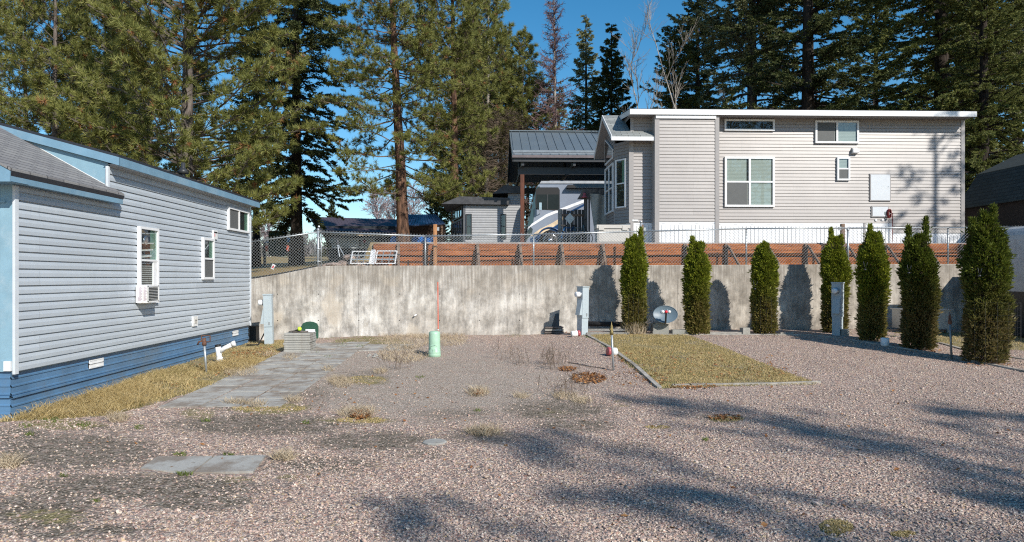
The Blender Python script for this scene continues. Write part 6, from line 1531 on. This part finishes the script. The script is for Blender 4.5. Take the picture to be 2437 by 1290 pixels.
# dead larch and the conifers round it
def dead_conifer(H, r0, seed, base, crown, mats, n=120, droop=.3, twigs=26):
    rg = np.random.default_rng(seed); path, rad = trunk_path(H, (-.25, 0), rg, r0, wob=.05); tr = MB(); tr.tube([Vector(p) for p in path], list(rad), 8)
    SA, SB, SR, SR2 = [], [], [], []
    for i in range(n):
        h = base + (H-base)*(i+rg.random())/n; f = (h-base)/(H-base); L = crown*(1-f)**.7*rg.uniform(.5,1.1) + .15; az = rg.uniform(0, 2*pi); dh = np.array([cos(az), sin(az), 0]); e = .35 - droop*rg.uniform(.6,1.4); p = on_path(path, h); m_ = 5
        for k_ in range(m_):
            q = p + (dh*cos(e) + [0,0,sin(e)])*L/m_ + rg.normal(0,.02,3); SA.append(p); SB.append(q); r = .014*L*(1-k_/m_)+.010; SR.append(r); SR2.append(r*.8)
            for _ in range(int(twigs*L/m_/2)+1):
                b = p + (q-p)*rg.random(); d = nrmz((dh*.5 + rg.normal(0,.6,3)+[0,0,.1])[None])[0]; SA.append(b); SB.append(b + d*rg.uniform(.12,.4)); SR.append(.012); SR2.append(.008)
            p = q; e += .14
    li = MB(); li.tris(sticks(SA, SB, SR, SR2), 0); return tr, li, None
place_tree(1326, 48, dead_conifer(18.6, .17, 5, 2.0, 2.4, None, n=230, twigs=60), [M['bark_w'], M['twig_pur'], None], "dead_tree", "bare purple brown dead conifer standing above the carport roof", "dead tree")
fs_ = lambda f: (1-f)**.75
place_tree(1395, 58, make_fir(19.6, .24, 1.0, 3.1, seed=9, dens=1.1, w=.030, L0=.17, shape=fs_, droop=.1, gap=.15), [M['bark_d'], M['bark_d'], M['fir_l']], "fir_tree", "grey green fir between the dead conifer and the pointed dark fir", "fir tree", FG)
place_tree(1455, 54, make_fir(17.4, .22, 1.0, 3.7, seed=10, dens=1.4, w=.034, L0=.18, shape=lambda f: (1-f)**.8, droop=-.1), [M['bark_d'], M['bark_d'], M['fir']], "fir_tree", "pointed dark fir rising just left of the taupe home's loft roof", "fir tree", FG)
place_tree(1330, 64, make_fir(15.5, .22, 1.0, 3.0, seed=11, dens=1.0, w=.030, L0=.16, shape=fs_, droop=.1, gap=.2), [M['bark_d'], M['bark_d'], M['fir_l']], "fir_tree", "smaller grey green fir directly behind the dead conifer", "fir tree", FG)
place_tree(1255, 62, make_fir(15, .2, .5, 3.3, seed=12, dens=1.1, w=.03, L0=.17, shape=fs_), [M['bark_d'], M['bark_d'], M['fir_y']], "fir_tree", "olive fir behind the left end of the carport roof", "fir tree", FG)
# right side firs
firA = make_fir(27, .42, 1.0, 6.3, seed=13, dens=1.25, w=.034, L0=.19, shape=lambda f: (1-f)**.4*(.6+.4*min(1,f*5)), droop=.3, needles=6)
place_tree(1790, 44, firA, [M['bark_g'], M['bark_g'], M['fir_l']], "fir_tree", "broad grey green fir above the taupe home's long narrow window", "fir tree", FG)
firB = make_fir(26, .44, 1.0, 5.2, seed=14, dens=1.2, w=.034, L0=.18, shape=lambda f: (1-f)**.4*(.75+.25*min(1,f*4)), droop=.4, gap=.12, needles=6)
place_tree(1925, 38, firB, [M['bark_d'], M['bark_d'], M['fir']], "fir_tree", "dark trunked fir above the middle of the taupe home's roof", "fir tree", FG)
firC = make_fir(27, .50, 1.0, 5.8, seed=15, dens=1.2, w=.034, L0=.18, shape=lambda f: (1-f)**.38*(.8+.2*min(1,f*4)), droop=.45, gap=.12, needles=6)
place_tree(2242, 37, firC, [M['bark_d'], M['bark_d'], M['fir_y']], "fir_tree", "thick trunked olive fir above the right end of the taupe home's roof", "fir tree", FG)
tF = [o for o in C.objects if o.get('label', '').startswith('broad bushy pine')][0]; p = P(262, 600, 41); dup(tF, (p[0], p[1], float(ug(p[0], p[1]))-.1), 'second broad pine filling the gap left of the bushy pine', 2.2, .9)
p = P(1120, 600, 60); dup(tF, (p[0], p[1], float(ug(p[0], p[1]))-.1), 'broad far pine behind the two orange trunks', 1.1, .85)
def again(src, px, v, lab, rz, sc, m_=None):
    p = P(px, 600, v); c = dup(src, (p[0], p[1], float(ug(p[0], p[1]))-.1), lab, rz, sc)
    return c
tA = [o for o in C.objects if o.get('label', '').startswith("broad grey green fir")][0]; tB = [o for o in C.objects if o.get('label', '').startswith("dark trunked fir")][0]; tC = [o for o in C.objects if o.get('label', '').startswith("thick trunked olive")][0]
tD = [o for o in C.objects if o.get('label', '').startswith("pointed dark fir")][0]; tP = [o for o in C.objects if o.get('label', '').startswith("thin pale trunked pine nearest")][0]
again(tC, 1605, 47, "dark fir behind the leaning pale trees at the left end of the tree row", 3.0, .55)
again(tB, 1660, 52, "dark fir behind the pale bare trees left of the broad grey green fir", 2.0, .75)
again(tC, 2085, 56, "fir set farther back between the dark trunked fir and the thick olive fir", 1.0, .8)
again(tA, 2420, 41, "fir beside the barn roof at the right edge", 2.5, .85)
again(tC, 2340, 33.5, "low branched fir directly behind the dark barn", 4.0, .62)
again(tB, 2560, 46, "fir just beyond the right edge of the view", .5, 1.0)
again(tC, 2280, 62, "distant fir behind the thick olive fir", 2.2, 1.0)
again(tD, 1040, 66, "small dark far fir with its tip left of the small pale grey home", 1.0, .48)
again(tD, 790, 84, "small far fir over the purple roof near its left end", 1.0, .44)
again(tD, 700, 96, "small far fir over the pavilion roof", .6, .36)
again(tP, 1240, 50, "pine behind the carport post", 2.0, .92)
again(tP, 1120, 62, "pine far behind the small pale grey home", 4.0, .9)
again(tA, 860, 88, "far fir whose crown shows between the two orange trunked pines", 1.5, .7) if False else None
# bare broadleaf trees
def bare_tree(H, r0, seed, spread=.55, levels=4, nb=5, twigr=.006, lean=(0,0), nmain=11, blen=.24):
    rg = np.random.default_rng(seed); SA, SB, SR, SR2 = [], [], [], []
    path, rad = trunk_path(H*.8, lean, rg, r0, wob=.12); tr = MB(); tr.tube([Vector(p) for p in path], list(rad*.9+.01), 7)
    def grow(p, d, L, r, lv):
        n = 4
        for k_ in range(n):
            q = p + d*L/n; SA.append(p); SB.append(q); SR.append(max(r*(1-k_/n*.5), twigr)); SR2.append(max(r*(1-(k_+1)/n*.5), twigr*.8)); d = nrmz((d + rg.normal(0,.12,3) + [0,0,.06])[None])[0]
            if lv > 0 and (k_ > 0 or lv < levels):
                for _ in range(nb if lv < 2 else 2): grow(q, nrmz((d + rg.normal(0, spread, 3) + [0,0,.15])[None])[0], L*rg.uniform(.4,.65), r*.45, lv-1)
            p = q
    for h in np.linspace(H*.3, H*.8, nmain): 
        az = rg.uniform(0, 6.28); grow(on_path(path, h), nrmz(np.array([[cos(az)*.6, sin(az)*.6, .9]]))[0], H*blen*rg.uniform(.7,1.1), r0*.35, 2)
    li = MB(); li.tris(sticks(SA, SB, SR, SR2), 0); return tr, li, None
BG = "pale bare trees above the taupe home"
bt = place_tree(1602, 36, bare_tree(11.5, .085, 3, lean=(-2.2,0), spread=.35, nb=2, twigr=.006, nmain=7, blen=.17), [M['bark_w'], M['twig_pale'], None], "bare_tree", "slim pale leafless tree leaning left above the taupe home's chimney end", "bare tree", BG)
bt2 = place_tree(1712, 34, bare_tree(12.0, .07, 4, lean=(-3.0,0), spread=.35, nb=2, twigr=.005, nmain=5, blen=.16), [M['bark_w'], M['twig_pale'], None], "bare_tree", "pale leafless tree leaning left in front of the broad grey green fir", "bare tree", BG)
for px_, v, rz, sc, lab in [(1760, 40, 1.2, .7, "pale leafless trunk behind the narrow window's eave"), (1835, 42, 2.9, .85, "pale leafless trunk left of the dark trunked fir"), (2270, 45, 2.0, 1.0, "pale leafless tree just right of the thick olive fir trunk"), (2395, 44, 0.5, 1.1, "pale leafless tree above the dark barn roof"), (2040, 46, 1.0, .9, "pale leafless tree in the gap between the two dark trunks")]:
    p = P(px_, 600, v); dup(bt2, (p[0], p[1], float(ug(p[0], p[1]))), lab, rz, sc)
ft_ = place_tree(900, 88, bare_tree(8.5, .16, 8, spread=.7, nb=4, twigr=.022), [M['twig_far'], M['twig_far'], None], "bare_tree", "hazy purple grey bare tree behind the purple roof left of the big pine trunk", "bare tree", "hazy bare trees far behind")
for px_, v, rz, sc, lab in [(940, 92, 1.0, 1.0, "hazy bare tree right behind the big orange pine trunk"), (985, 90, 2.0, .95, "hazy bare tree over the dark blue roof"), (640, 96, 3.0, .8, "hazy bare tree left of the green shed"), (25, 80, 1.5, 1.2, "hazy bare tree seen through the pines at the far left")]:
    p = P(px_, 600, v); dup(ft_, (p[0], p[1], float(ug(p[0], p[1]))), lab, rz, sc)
# dead brush under the pines near the small grey home
rg = np.random.default_rng(40); SA = []; SB = []
for px_, v, n in ((1150, 47, 900), (1195, 46, 1100), (1225, 48, 700), (1290, 52, 500)):
    for _ in range(n):
        z = CH + 1.8 + rg.random()*9; c0 = np.array(P(px_, 600, v)); c0[2] = z; r = 1.3*(1-z/30); a = rg.uniform(0, 6.28)
        p = c0 + [r*.3*cos(a), r*.3*sin(a), 0]; d = np.array([cos(a), sin(a), rg.uniform(-.5,.4)]); SA.append(p); SB.append(p + d*rg.uniform(.4, 1.3)); 
        q = p + d*.5; SA.append(q); SB.append(q + nrmz((d+rg.normal(0,.6,3))[None])[0]*rg.uniform(.3,.7))
mb = MB(); mb.tris(sticks(SA, SB, .011, .005)); mb.build("dead_branches", M['twig_brown'], None, kind="stuff", label="tangle of dead brown lower branches behind the small pale grey home", category="branches")
# far woods: mass on the horizon
rg = np.random.default_rng(50); A_ = []; 
n = 9000; xs_ = rg.uniform(-170, 130, n); ys_ = rg.uniform(118, 150, n); hh = (3.2 + 2.2*np.sin(xs_*.09) + 1.4*np.sin(xs_*.31+1)) 
zb__ = ug(xs_, ys_); zz__ = zb__ + rg.random(n)*np.maximum(hh, 1.2)
Pt = np.stack([xs_, ys_, zz__], 1); mb = MB(); mb.tris(spikes(Pt, np.tile([[0,0,1.]], (n,1)), 7, 1.5, .16, .5, rg))
mb.build("far_woods", leafmat("far_woods", [(.13,.12,.12), (.20,.18,.18), (.12,.15,.11)], .2), None, kind="stuff", label="low hazy grey line of far woods on the horizon", category="woods")
# shade trees behind the camera and at the right (out of the frame, they cast the shadows seen on gravel and siding)
def shadetree(x, y, gens, mats, lab): return place_tree(0, 0, gens, mats, "pine_tree", lab, "pine tree", "pines on the camera side of the yard", xy=(x, y))
s1 = shadetree(18.8, -17.6, make_pine(22.5, .24, 10.5, 4.6, 62, seed=60, tuft=.30, dens=.62, nn=13, w=.013), [M['bark_g'], M['twig_grey'], pm], "pine behind the viewpoint whose shade falls across the gravel")
dup(s1, (21.2, -15.0, float(gz(21.2, -15.0))-.1), "second pine behind the viewpoint, farther right", 2.0, 1.0)
dup(s1, (24.5, -14.5, float(gz(24.5, -14.5))-.1), "third pine behind the viewpoint, farthest right", 5.0, .95)
dup(s1, (26.5, -17.0, float(gz(26.5, -17.0))-.1), "fourth pine behind the viewpoint, set farthest back", 1.0, 1.0)
s4 = shadetree(24.6, 11.5, make_fir(23, .20, 7, 2.8, seed=61, dens=.2, w=.03, L0=.16, gap=.62), [M['bark_d'], M['bark_d'], M['fir']], "sparse fir beyond the right edge that shades the taupe home's end")

dup(s1, (22.5, -17.0, float(gz(22.5, -17.0))-.1), "fifth pine behind the viewpoint, back right", .6, 1.0)
for x_, y_, s_, l_ in ((15.5, -13.0, .75, 'shorter pine behind the viewpoint, nearest of the short ones'), (18.8, -13.4, .75, 'shorter pine behind the viewpoint, middle one'), (12.4, -12.6, .72, 'shorter pine behind the viewpoint, leftmost one'), (22.3, -13.2, .76, 'shorter pine behind the viewpoint, rightmost one')):
    dup(s1, (x_, y_, float(gz(x_, y_))-.1), l_, x_, s_)
# ---------------------------------------------------------------- cedar shrubs
def shrub(px, pyb, pyt, wl, wu, label, seed, tips, waist=None, m_='thuja', brown=.5):
    p, s = at(px, pyb); H = (pyb-pyt)/s; rg = np.random.default_rng(seed); p = (p[0], min(p[1] + .12, 20.75), float(gz(p[0], min(p[1] + .12, 20.75)))); t = thing("cedar_shrub", label, "shrub", p, "clipped columnar cedar shrubs"); ORG[t.name] = p
    kq_ = .82 if seed >= 5 else .9; rl, ru = (wl/s/2 - .055)*kq_, (wu/s/2 - .06)*kq_
    def prof(f):
        r = np.interp(f, [0, .04, .30, .48, .55, .70, .84, .93, 1.0], [rl*.86, rl*.97, rl, (rl+ru)/2, ru*.98, ru*1.03, ru*.90, ru*.62, ru*.10])
        if waist is not None: r = r * (1 - .22*np.exp(-((f-waist)/.035)**2))
        return r
    N = 4600; f = rg.random(N)**.92; a = rg.uniform(0, 2*pi, N); lum = 1 + .10*np.sin(a*3+f*9+seed) + .09*np.sin(a*5-f*17+seed*2) + .07*np.sin(a*8+f*37+seed)
    # several upright leaders: angular lobes get their own tips
    top = np.interp(np.mod(a + tips[0], 2*pi), np.linspace(0, 2*pi, 9), [1, .9, .95, .86, .97, .88, 1.0, .9, 1])
    rad = prof(np.clip(f/ top, 0, 1)) * lum * (rg.uniform(.70, 1.03, N) + (rg.random(N) < .06) * .13); z = f*H
    Pt = np.stack([p[0] + rad*np.cos(a), p[1] + rad*np.sin(a), p[2] + z], 1)
    Dr = nrmz(np.stack([np.cos(a)*.75, np.sin(a)*.75, rg.uniform(.4, 1.1, N)], 1))
    cr = MB(); cr.tris(leaves(Pt, Dr, 5, .105, .017, .38, rg), 0)
    # spiky leaders
    for dx, th_, hh_ in tips[1]:
        n = 170; g = rg.random(n); q = np.stack([p[0] + dx/s + rg.normal(0, .05, n)*(1-g), p[1] + rg.normal(0, .05, n)*(1-g), p[2] + H*th_ + g*hh_/s], 1)
        cr.tris(leaves(q, np.tile([[0,0,1.]], (n,1)), 4, .11, .014, .35, rg), 0)
    cr.build("foliage", [M[m_]], t)
    tr = MB(); tr.tube([p, (p[0]+.02, p[1], p[2]+H*.5), (p[0], p[1], p[2]+H*.9)], [.06, .04, .01], 8); tr.build("trunk", M['bark_g'], t, True)
    # dim twiggy inside
    n = 1500; f = rg.random(n)*.92; a = rg.uniform(0, 2*pi, n); A = np.stack([p[0]+0*a, p[1]+0*a, p[2]+f*H], 1); rr_ = prof(f)*.86; B = np.stack([p[0]+rr_*np.cos(a), p[1]+rr_*np.sin(a), p[2]+f*H+.15], 1)
    li = MB(); li.tris(sticks(A, B, .008, .004)); li.build("twigs", M['twig_brown'], t)
    return t, p, s, H
def cage(p, r, H, label, n=11):
    t = thing("wire_cage", label, "wire cage", p, "wire cages round the cedar shrubs"); mb = MB(); A = []; B = []; x0, y0 = p[0]+r*.12, p[1]-.03
    for i in range(16):
        a = 2*pi*i/16; b = 2*pi*(i+1)/16; A.append((x0+r*cos(a), y0+r*sin(a), p[2])); B.append((x0+r*cos(a), y0+r*sin(a), p[2]+H))
        for j in range(n): z = p[2]+H*j/(n-1); A.append((x0+r*cos(a), y0+r*sin(a), z)); B.append((x0+r*cos(b), y0+r*sin(b), z))
    mb.tris(sticks(A, B, .0014, .0014)); mb.build("mesh", M['charcoal'], t)
SH = [(1511, 794, 570, 56, 60, "first cedar shrub from the left, with a tall spike and dead grass at its foot", 1, (0.3, [(16,.92,40),(2,.93,20),(-14,.9,16)]), None, 'thuja'),
      (1661, 797, 583, 57, 62, "second cedar shrub, standing right of the satellite dish", 2, (1.4, [(-10,.92,30),(12,.93,14)]), None, 'thuja'),
      (1823, 796, 585, 56, 62, "shortest cedar shrub, rounded top and a brown waist", 3, (2.0, [(0,.94,14),(-12,.9,12)]), .55, 'thuja'),
      (1991, 792, 570, 58, 66, "cedar shrub directly behind the right power pedestal", 4, (3.0, [(-10,.92,38),(14,.92,22)]), .56, 'thuja'),
      (2082, 812, 560, 66, 78, "fifth cedar shrub, with the small white bucket at its foot", 5, (0.9, [(-6,.93,36),(16,.9,24)]), None, 'thuja'),
      (2195, 833, 565, 82, 92, "sixth cedar shrub, with two separate pointed tips", 6, (2.6, [(-26,.9,46),(16,.92,62)]), None, 'thuja_d'),
      (2357, 865, 520, 108, 116, "biggest cedar shrub, nearest the right edge", 7, (1.1, [(-34,.88,34),(-8,.93,34),(16,.92,52)]), .50, 'thuja_d')]
for q in SH:
    t_, p_, s_, H_ = shrub(q[0], q[1], q[2], q[3], q[4], q[5], q[6], q[7], q[8], q[9])
    if q[6] in (3, 4, 7, 1): cage(p_, q[3]/s_/2*1.12, H_*.42, {1: "thin wire cage round the foot of the first cedar shrub", 3: "thin wire cage round the shortest cedar shrub", 4: "thin wire cage round the shrub behind the right pedestal", 7: "thin wire cage round the biggest cedar shrub"}[q[6]])
# small hook brackets hanging in the shrubs
for px_, py_, v_, lab in [(1797, 686, 19.9, "wire hook with weight hanging on the shortest cedar shrub"), (2059, 640, 18.0, "wire hook with weight on the fifth cedar shrub"), (2163, 648, 16.9, "wire hook with weight on the sixth cedar shrub"), (2331, 655, 15.2, "wire hook with weight on the biggest cedar shrub")]:
    q = P(px_, py_, v_); mb = MB(); k_ = v_/FP; mb.tube([(q[0]-4*k_, q[1], q[2]+18*k_), (q[0]-2*k_, q[1], q[2]+6*k_), (q[0]+1*k_, q[1], q[2]+2*k_), (q[0]+6*k_, q[1], q[2]+16*k_)], .006, 5)
    mb.lathe((q[0], q[1], q[2]-3*k_), [(.025,0),(.032,.02),(.02,.035)], 10); single(mb, "wire_hook", M['charcoal'], lab, "hook", True, "wire hooks on the cedar shrubs")

# ---------------------------------------------------------------- grass, weeds, leaves, stones
def blades(X, Y, h, w, lean, rg, zf=gz):
    N = len(X); Z = zf(X, Y); a = rg.uniform(0, 2*pi, N); hh = h*rg.uniform(.5, 1.2, N); ln = lean*rg.uniform(.3, 1.4, N)
    b = np.stack([X, Y, Z], 1); d1 = np.stack([np.cos(a)*ln*.35, np.sin(a)*ln*.35, np.ones(N)*.6], 1)*hh[:, None]; d2 = np.stack([np.cos(a)*ln, np.sin(a)*ln, np.ones(N)*.9], 1)*hh[:, None]
    tw = rg.uniform(0, pi, N); pr = np.stack([np.cos(tw), np.sin(tw), np.zeros(N)], 1)*w
    return np.stack([np.stack([b-pr, b+pr, b+d1+pr*.7], 1), np.stack([b-pr, b+d1+pr*.7, b+d1-pr*.7], 1), np.stack([b+d1-pr*.7, b+d1+pr*.7, b+d2], 1)], 1).reshape(-1, 3, 3)
def scatter_poly(poly, n, rg):
    P2 = np.array([q[:2] for q in poly]); lo, hi = P2.min(0), P2.max(0); out = np.zeros((0, 2))
    while len(out) < n:
        c = rg.uniform(lo, hi, (n*2, 2)); out = np.concatenate([out, c[inpoly(c[:,0], c[:,1], [tuple(q) for q in P2])]])
    return out[:n, 0], out[:n, 1]
rg = np.random.default_rng(70)
x, y = scatter_poly(lawnpoly, 44000, rg); jt = (rg.random(len(x)) < .2)*1.0; x = x + jt*rg.normal(0,.09,len(x)); y = y + jt*rg.normal(0,.09,len(x)); kp = (noise2(x, y, 31, 2.2) + rg.normal(0, .3, len(x))) > -.45
mb = MB(); mb.tris(blades(x[kp], y[kp], .042, .005, 1.0, rg)); mb.build("lawn", M['grass_mix'], None, kind="stuff", label="patchy yellowing lawn between the gravel drives", category="lawn")
x, y = scatter_poly(rlawn, 9000, rg); mb = MB(); mb.tris(blades(x, y, .05, .006, .8, rg)); mb.build("lawn", M['grass_mix'], None, kind="stuff", label="greener lawn strip behind the cedar shrubs at the right", category="lawn")
x, y = scatter_poly(bedpoly, 24000, rg); kp = (noise2(x, y, 33, 2.0) + rg.normal(0, .3, len(x))) > -.25; x, y = x[kp], y[kp]
h_ = .04 + .08*np.clip(noise2(x, y, 35, 1.5)+.4, 0, 1.2)*(y < 16); mb = MB(); mb.tris(blades(x, y, h_, .005, 1.5, rg)); mb.build("long_grass", M['grass_mix'], None, kind="stuff", label="matted yellow grass strip along the blue skirting", category="grass")
mb = MB(); x, y = scatter_poly([(-7.0,10.6),(-5.7,10.9),(-5.6,12.8),(-6.9,14)], 3500, rg); mb.tris(blades(x, y, .17, .0045, 1.8, rg))
x = rg.uniform(-6.2,-5.2,1500); y = rg.uniform(15.3,16.9,1500); mb.tris(blades(x, y, .16, .005, 1.8, rg)); mb.build("dry_grass", M['grass_dry'], None, kind="stuff", label="tall dry tufted grass at the near corner of the blue skirting", category="grass")
# straw clumps
def clumps(spec, n, h, w, lean, mt, name, lab, rg):
    mb = MB()
    for px_, py_, rx_, ry_ in spec:
        m = int(n*rx_*ry_/400)+25; a = rg.uniform(0, 2*pi, m); r = np.sqrt(rg.random(m)); uu = px_ + rx_*r*np.cos(a); vv = py_ + ry_*r*np.sin(a)
        q = np.array([gp(u_, v_) for u_, v_ in zip(uu, vv)]); mb.tris(blades(q[:,0], q[:,1], h, w, lean, rg))
    mb.build(name, mt, None, kind="stuff", label=lab, category="grass")
straw = [(280,998,25,10),(572,884,40,14),(815,912,28,12),(800,908,20,8),(850,985,46,12),(1138,935,26,10),(1150,1030,40,10),(610,965,24,6),(560,960,30,5),(700,955,20,6),(1075,805,40,10),(960,815,60,18),(1005,800,50,8),(930,800,30,10),(1040,800,60,8),(1500,786,22,10),(1515,792,26,6),(690,852,18,6),(780,880,14,6),(20,1105,28,12),(675,1090,26,8),(1345,945,30,8),(1385,955,26,6),(1060,815,50,10),(905,885,16,6),(640,845,20,6),(960,845,60,20),(1240,945,20,5)]
clumps(straw, 380, .11, .0045, 1.9, M['grass_straw'], "straw_tufts", "bleached straw tufts scattered over the worn gravel", rg)
clumps([(1505,788,26,10),(1520,792,20,6)], 1500, .40, .005, .7, M['grass_straw'], "dead_grass", "dead tall grass at the foot of the first cedar shrub", rg)
weeds = [(1402,801,10,4),(1425,812,12,5),(1440,822,10,5),(1470,840,10,5),(1490,853,10,5),(1550,900,12,6),(1578,922,16,5),(820,812,26,5),(858,800,18,5),(875,806,12,4),(780,803,20,6),(815,822,14,5),(855,824,12,4),(780,850,10,4),(905,818,10,3),(735,838,30,4),(700,836,20,4),(430,1083,16,4),(545,1083,14,3),(1395,799,14,5),(60,1015,16,5),(120,1000,22,6),(200,1012,18,5),(330,1018,12,4),(1510,862,14,6),(1535,880,14,6),(1590,915,20,5),(1620,795,12,4),(490,1002,12,3),(70,1035,10,3),(150,1135,12,3),(230,1195,8,3),(1135,978,8,3),(1680,1048,7,3),(640,825,24,5),(935,796,26,3),(1225,800,26,3),(1000,898,10,3),(2130,800,10,3),(440,1130,20,3),(730,1007,10,3)]
clumps(weeds, 120, .045, .006, 1.3, M['grass_green'], "green_weeds", "small bright green weeds in the gravel", rg)
clumps([(640,972,90,7),(860,1000,60,7),(1990,1255,40,16),(2150,1272,30,7),(1730,997,40,5),(870,905,50,10),(1565,1017,30,4)], 700, .018, .007, .8, M['grass_mix'], "moss", "low mossy mats in the gravel", rg)
# weed stalks
mb = MB(); A = []; B = []
for px_, py_, n in ((1310, 868, 26), (1322, 880, 18), (1345, 940, 18), (1240, 868, 14), (948, 880, 16), (1360, 930, 12), (1195, 855, 10)):
    b = np.array(gp(px_, py_))
    for _ in range(n):
        o = b + [rg.normal(0,.18), rg.normal(0,.1), 0]; d = np.array([rg.normal(0,.25), rg.normal(0,.2), 1.]); h = rg.uniform(.15,.5); e = o + d*h; A.append(o); B.append(e)
        for _k in range(3): m = o + (e-o)*rg.uniform(.4,.9); A.append(m); B.append(m + nrmz((d+rg.normal(0,.8,3))[None])[0]*rg.uniform(.05,.16))
mb.tris(sticks(A, B, .0035, .002)); mb.build("weed_stalks", M['twig_brown'], None, kind="stuff", label="thin dry weed stalks standing in the gravel", category="weeds")
# long dark twig on the gravel
a = [gp(*q) for q in ((1352,864),(1375,868),(1405,874),(1440,878))]; mb = MB(); mb.tube([(q[0], q[1], q[2]+.015) for q in a], .008, 5); single(mb, "twig", M['twig_brown'], "long dark twig lying left of the standpipe at the lawn", "twig")
# fallen leaves
def leafquads(X, Y, size, rg, zup=.01, pile=0):
    N = len(X); Z = gz(X, Y) + zup + rg.random(N)*pile; c_ = np.stack([X, Y, Z], 1); a = rg.uniform(0, 2*pi, N)
    t1 = nrmz(np.stack([np.cos(a), np.sin(a), rg.normal(0,.3,N)], 1)); t2 = nrmz(np.cross(t1, np.stack([rg.normal(0,.35,N), rg.normal(0,.35,N), np.ones(N)], 1))); s = (size*rg.uniform(.6,1.3,N))[:, None]
    p0, p1, p2, p3 = c_ - t1*s, c_ + t2*s*.6 + [0,0,.008], c_ + t1*s, c_ - t2*s*.6
    return np.stack([np.stack([p0,p1,p2],1), np.stack([p0,p2,p3],1)],1).reshape(-1,3,3)
mb = MB()
for px_, py_, rx_, ry_, n, pl_ in [(1400,903,42,12,520,.05),(1350,880,22,6,150,.03),(1650,922,60,6,150,.03),(855,990,26,10,200,.04),(600,845,50,10,220,.02),(570,860,30,10,120,.02),(1500,900,50,20,60,.01),(1725,995,44,6,80,.01),(1480,850,30,14,50,.01),(1137,938,12,6,50,.03),(230,925,30,8,30,.02),(480,880,90,22,120,.02),(400,915,80,16,60,.02),(640,835,40,8,60,.02),(1640,880,220,30,180,.01),(1600,860,130,35,170,.02),(1790,890,110,18,120,.02),(1560,905,30,14,70,.02),(900,945,250,50,60,.0),(1700,1100,600,170,60,.0),(650,1050,500,120,50,.0),(2400,985,60,60,14,0),(1840,870,60,30,40,.01),(2357,868,60,5,60,.02),(2195,836,45,4,40,.01),(1340,790,60,6,30,.01),(2000,960,300,60,26,0)]:
    a = rg.uniform(0, 2*pi, n); r = np.sqrt(rg.random(n)); q = np.array([gp(u_, v_) for u_, v_ in zip(px_+rx_*r*np.cos(a), py_+ry_*r*np.sin(a))]); mb.tris(leafquads(q[:,0], q[:,1], .032, rg, .012, pl_))
mb.build("leaf_litter", M['leaf'], None, kind="stuff", label="brown fallen leaves drifted over lawn and gravel", category="leaves")
# loose pale rock chips by the walkway
mb = MB(); q = [gp(u_, v_) for u_, v_ in ((880,846),(890,850),(900,852),(876,849),(905,856),(895,846))]
ico = np.array([(0,0,1),(.894,0,.447),(.276,.851,.447),(-.724,.526,.447),(-.724,-.526,.447),(.276,-.851,.447),(.724,.526,-.447),(-.276,.851,-.447),(-.894,0,-.447),(-.276,-.851,-.447),(.724,-.526,-.447),(0,0,-1)])
icf = np.array([(0,1,2),(0,2,3),(0,3,4),(0,4,5),(0,5,1),(1,6,2),(2,7,3),(3,8,4),(4,9,5),(5,10,1),(6,7,2),(7,8,3),(8,9,4),(9,10,5),(10,6,1),(11,7,6),(11,8,7),(11,9,8),(11,10,9),(11,6,10)])
def pebbles(X, Y, size, rg, sink=.25):
    N = len(X); s = size*rg.lognormal(0, .35, N); sc = np.stack([s*rg.uniform(.8,1.4,N), s*rg.uniform(.7,1.1,N), s*rg.uniform(.45,.8,N)], 1); a = rg.uniform(0, 2*pi, N); ca, sa = np.cos(a), np.sin(a)
    V = ico[None]*sc[:, None] * rg.uniform(.85, 1.15, (N, 12, 1)); V = np.stack([V[...,0]*ca[:,None]-V[...,1]*sa[:,None], V[...,0]*sa[:,None]+V[...,1]*ca[:,None], V[...,2]], -1)
    tilt = rg.normal(0,.3,(N,1)); V[...,2] += V[...,0]*tilt
    V += np.stack([X, Y, gz(X,Y)+noise2(X,Y,3,1.4)*.012+noise2(X,Y,5,6)*.006 + s*sink*rg.uniform(.2,1.6,N)], 1)[:, None]; return V[:, icf].reshape(-1,3,3)
q = np.array(q); mb.tris(pebbles(q[:,0], q[:,1], .05, rg)); mb.build("pale_rocks", M['paver'], None, kind="stuff", label="pale broken rock chips lying right of the walkway", category="rocks")
N = 120000; yy = 5.4 + (rg.random(N)**1.5)*15.5; xx = rg.uniform(-.80, .80, N)*yy + .5
Dm = np.full(N, .30); ppx, ppy = project(xx, yy, gz(xx, yy)); 
worn = np.zeros(N)
for cx, cy, rx, ry in [(180,1075,230,48),(620,1010,250,30),(330,1160,330,36),(100,1215,180,50),(180,1265,260,22),(470,1195,180,26),(880,1050,170,28),(1330,975,150,30),(1380,1010,120,22),(1150,1040,110,22),(1050,915,420,105),(760,870,160,60)]: worn = np.maximum(worn, ell(ppx, ppy, cx, cy, rx, ry, .6))
ok = (xx > -6.9) & ~inpoly(xx, yy, lawnpoly) & ~inpoly(xx, yy, bedpoly) & ~inpoly(xx, yy, rlawn) & (rg.random(N) > worn*.85) & (yy < 21.5)
for pq in ([(330,1130),(610,1130),(640,1085),(370,1086)],): ok &= ~inpoly(ppx, ppy, pq)
ok &= ~((xx > cols_x[0]) & (xx < cols_x[3]) & (yy > rows_y[0]) & (yy < rows_y[13]))
xx, yy = xx[ok], yy[ok]; mb = MB(); mb.tris(pebbles(xx, yy, .0098, rg)); mb.build("gravel_stones", M['pebble'], None, kind="stuff", label="loose pinkish grey pebbles covering the yard", category="gravel")
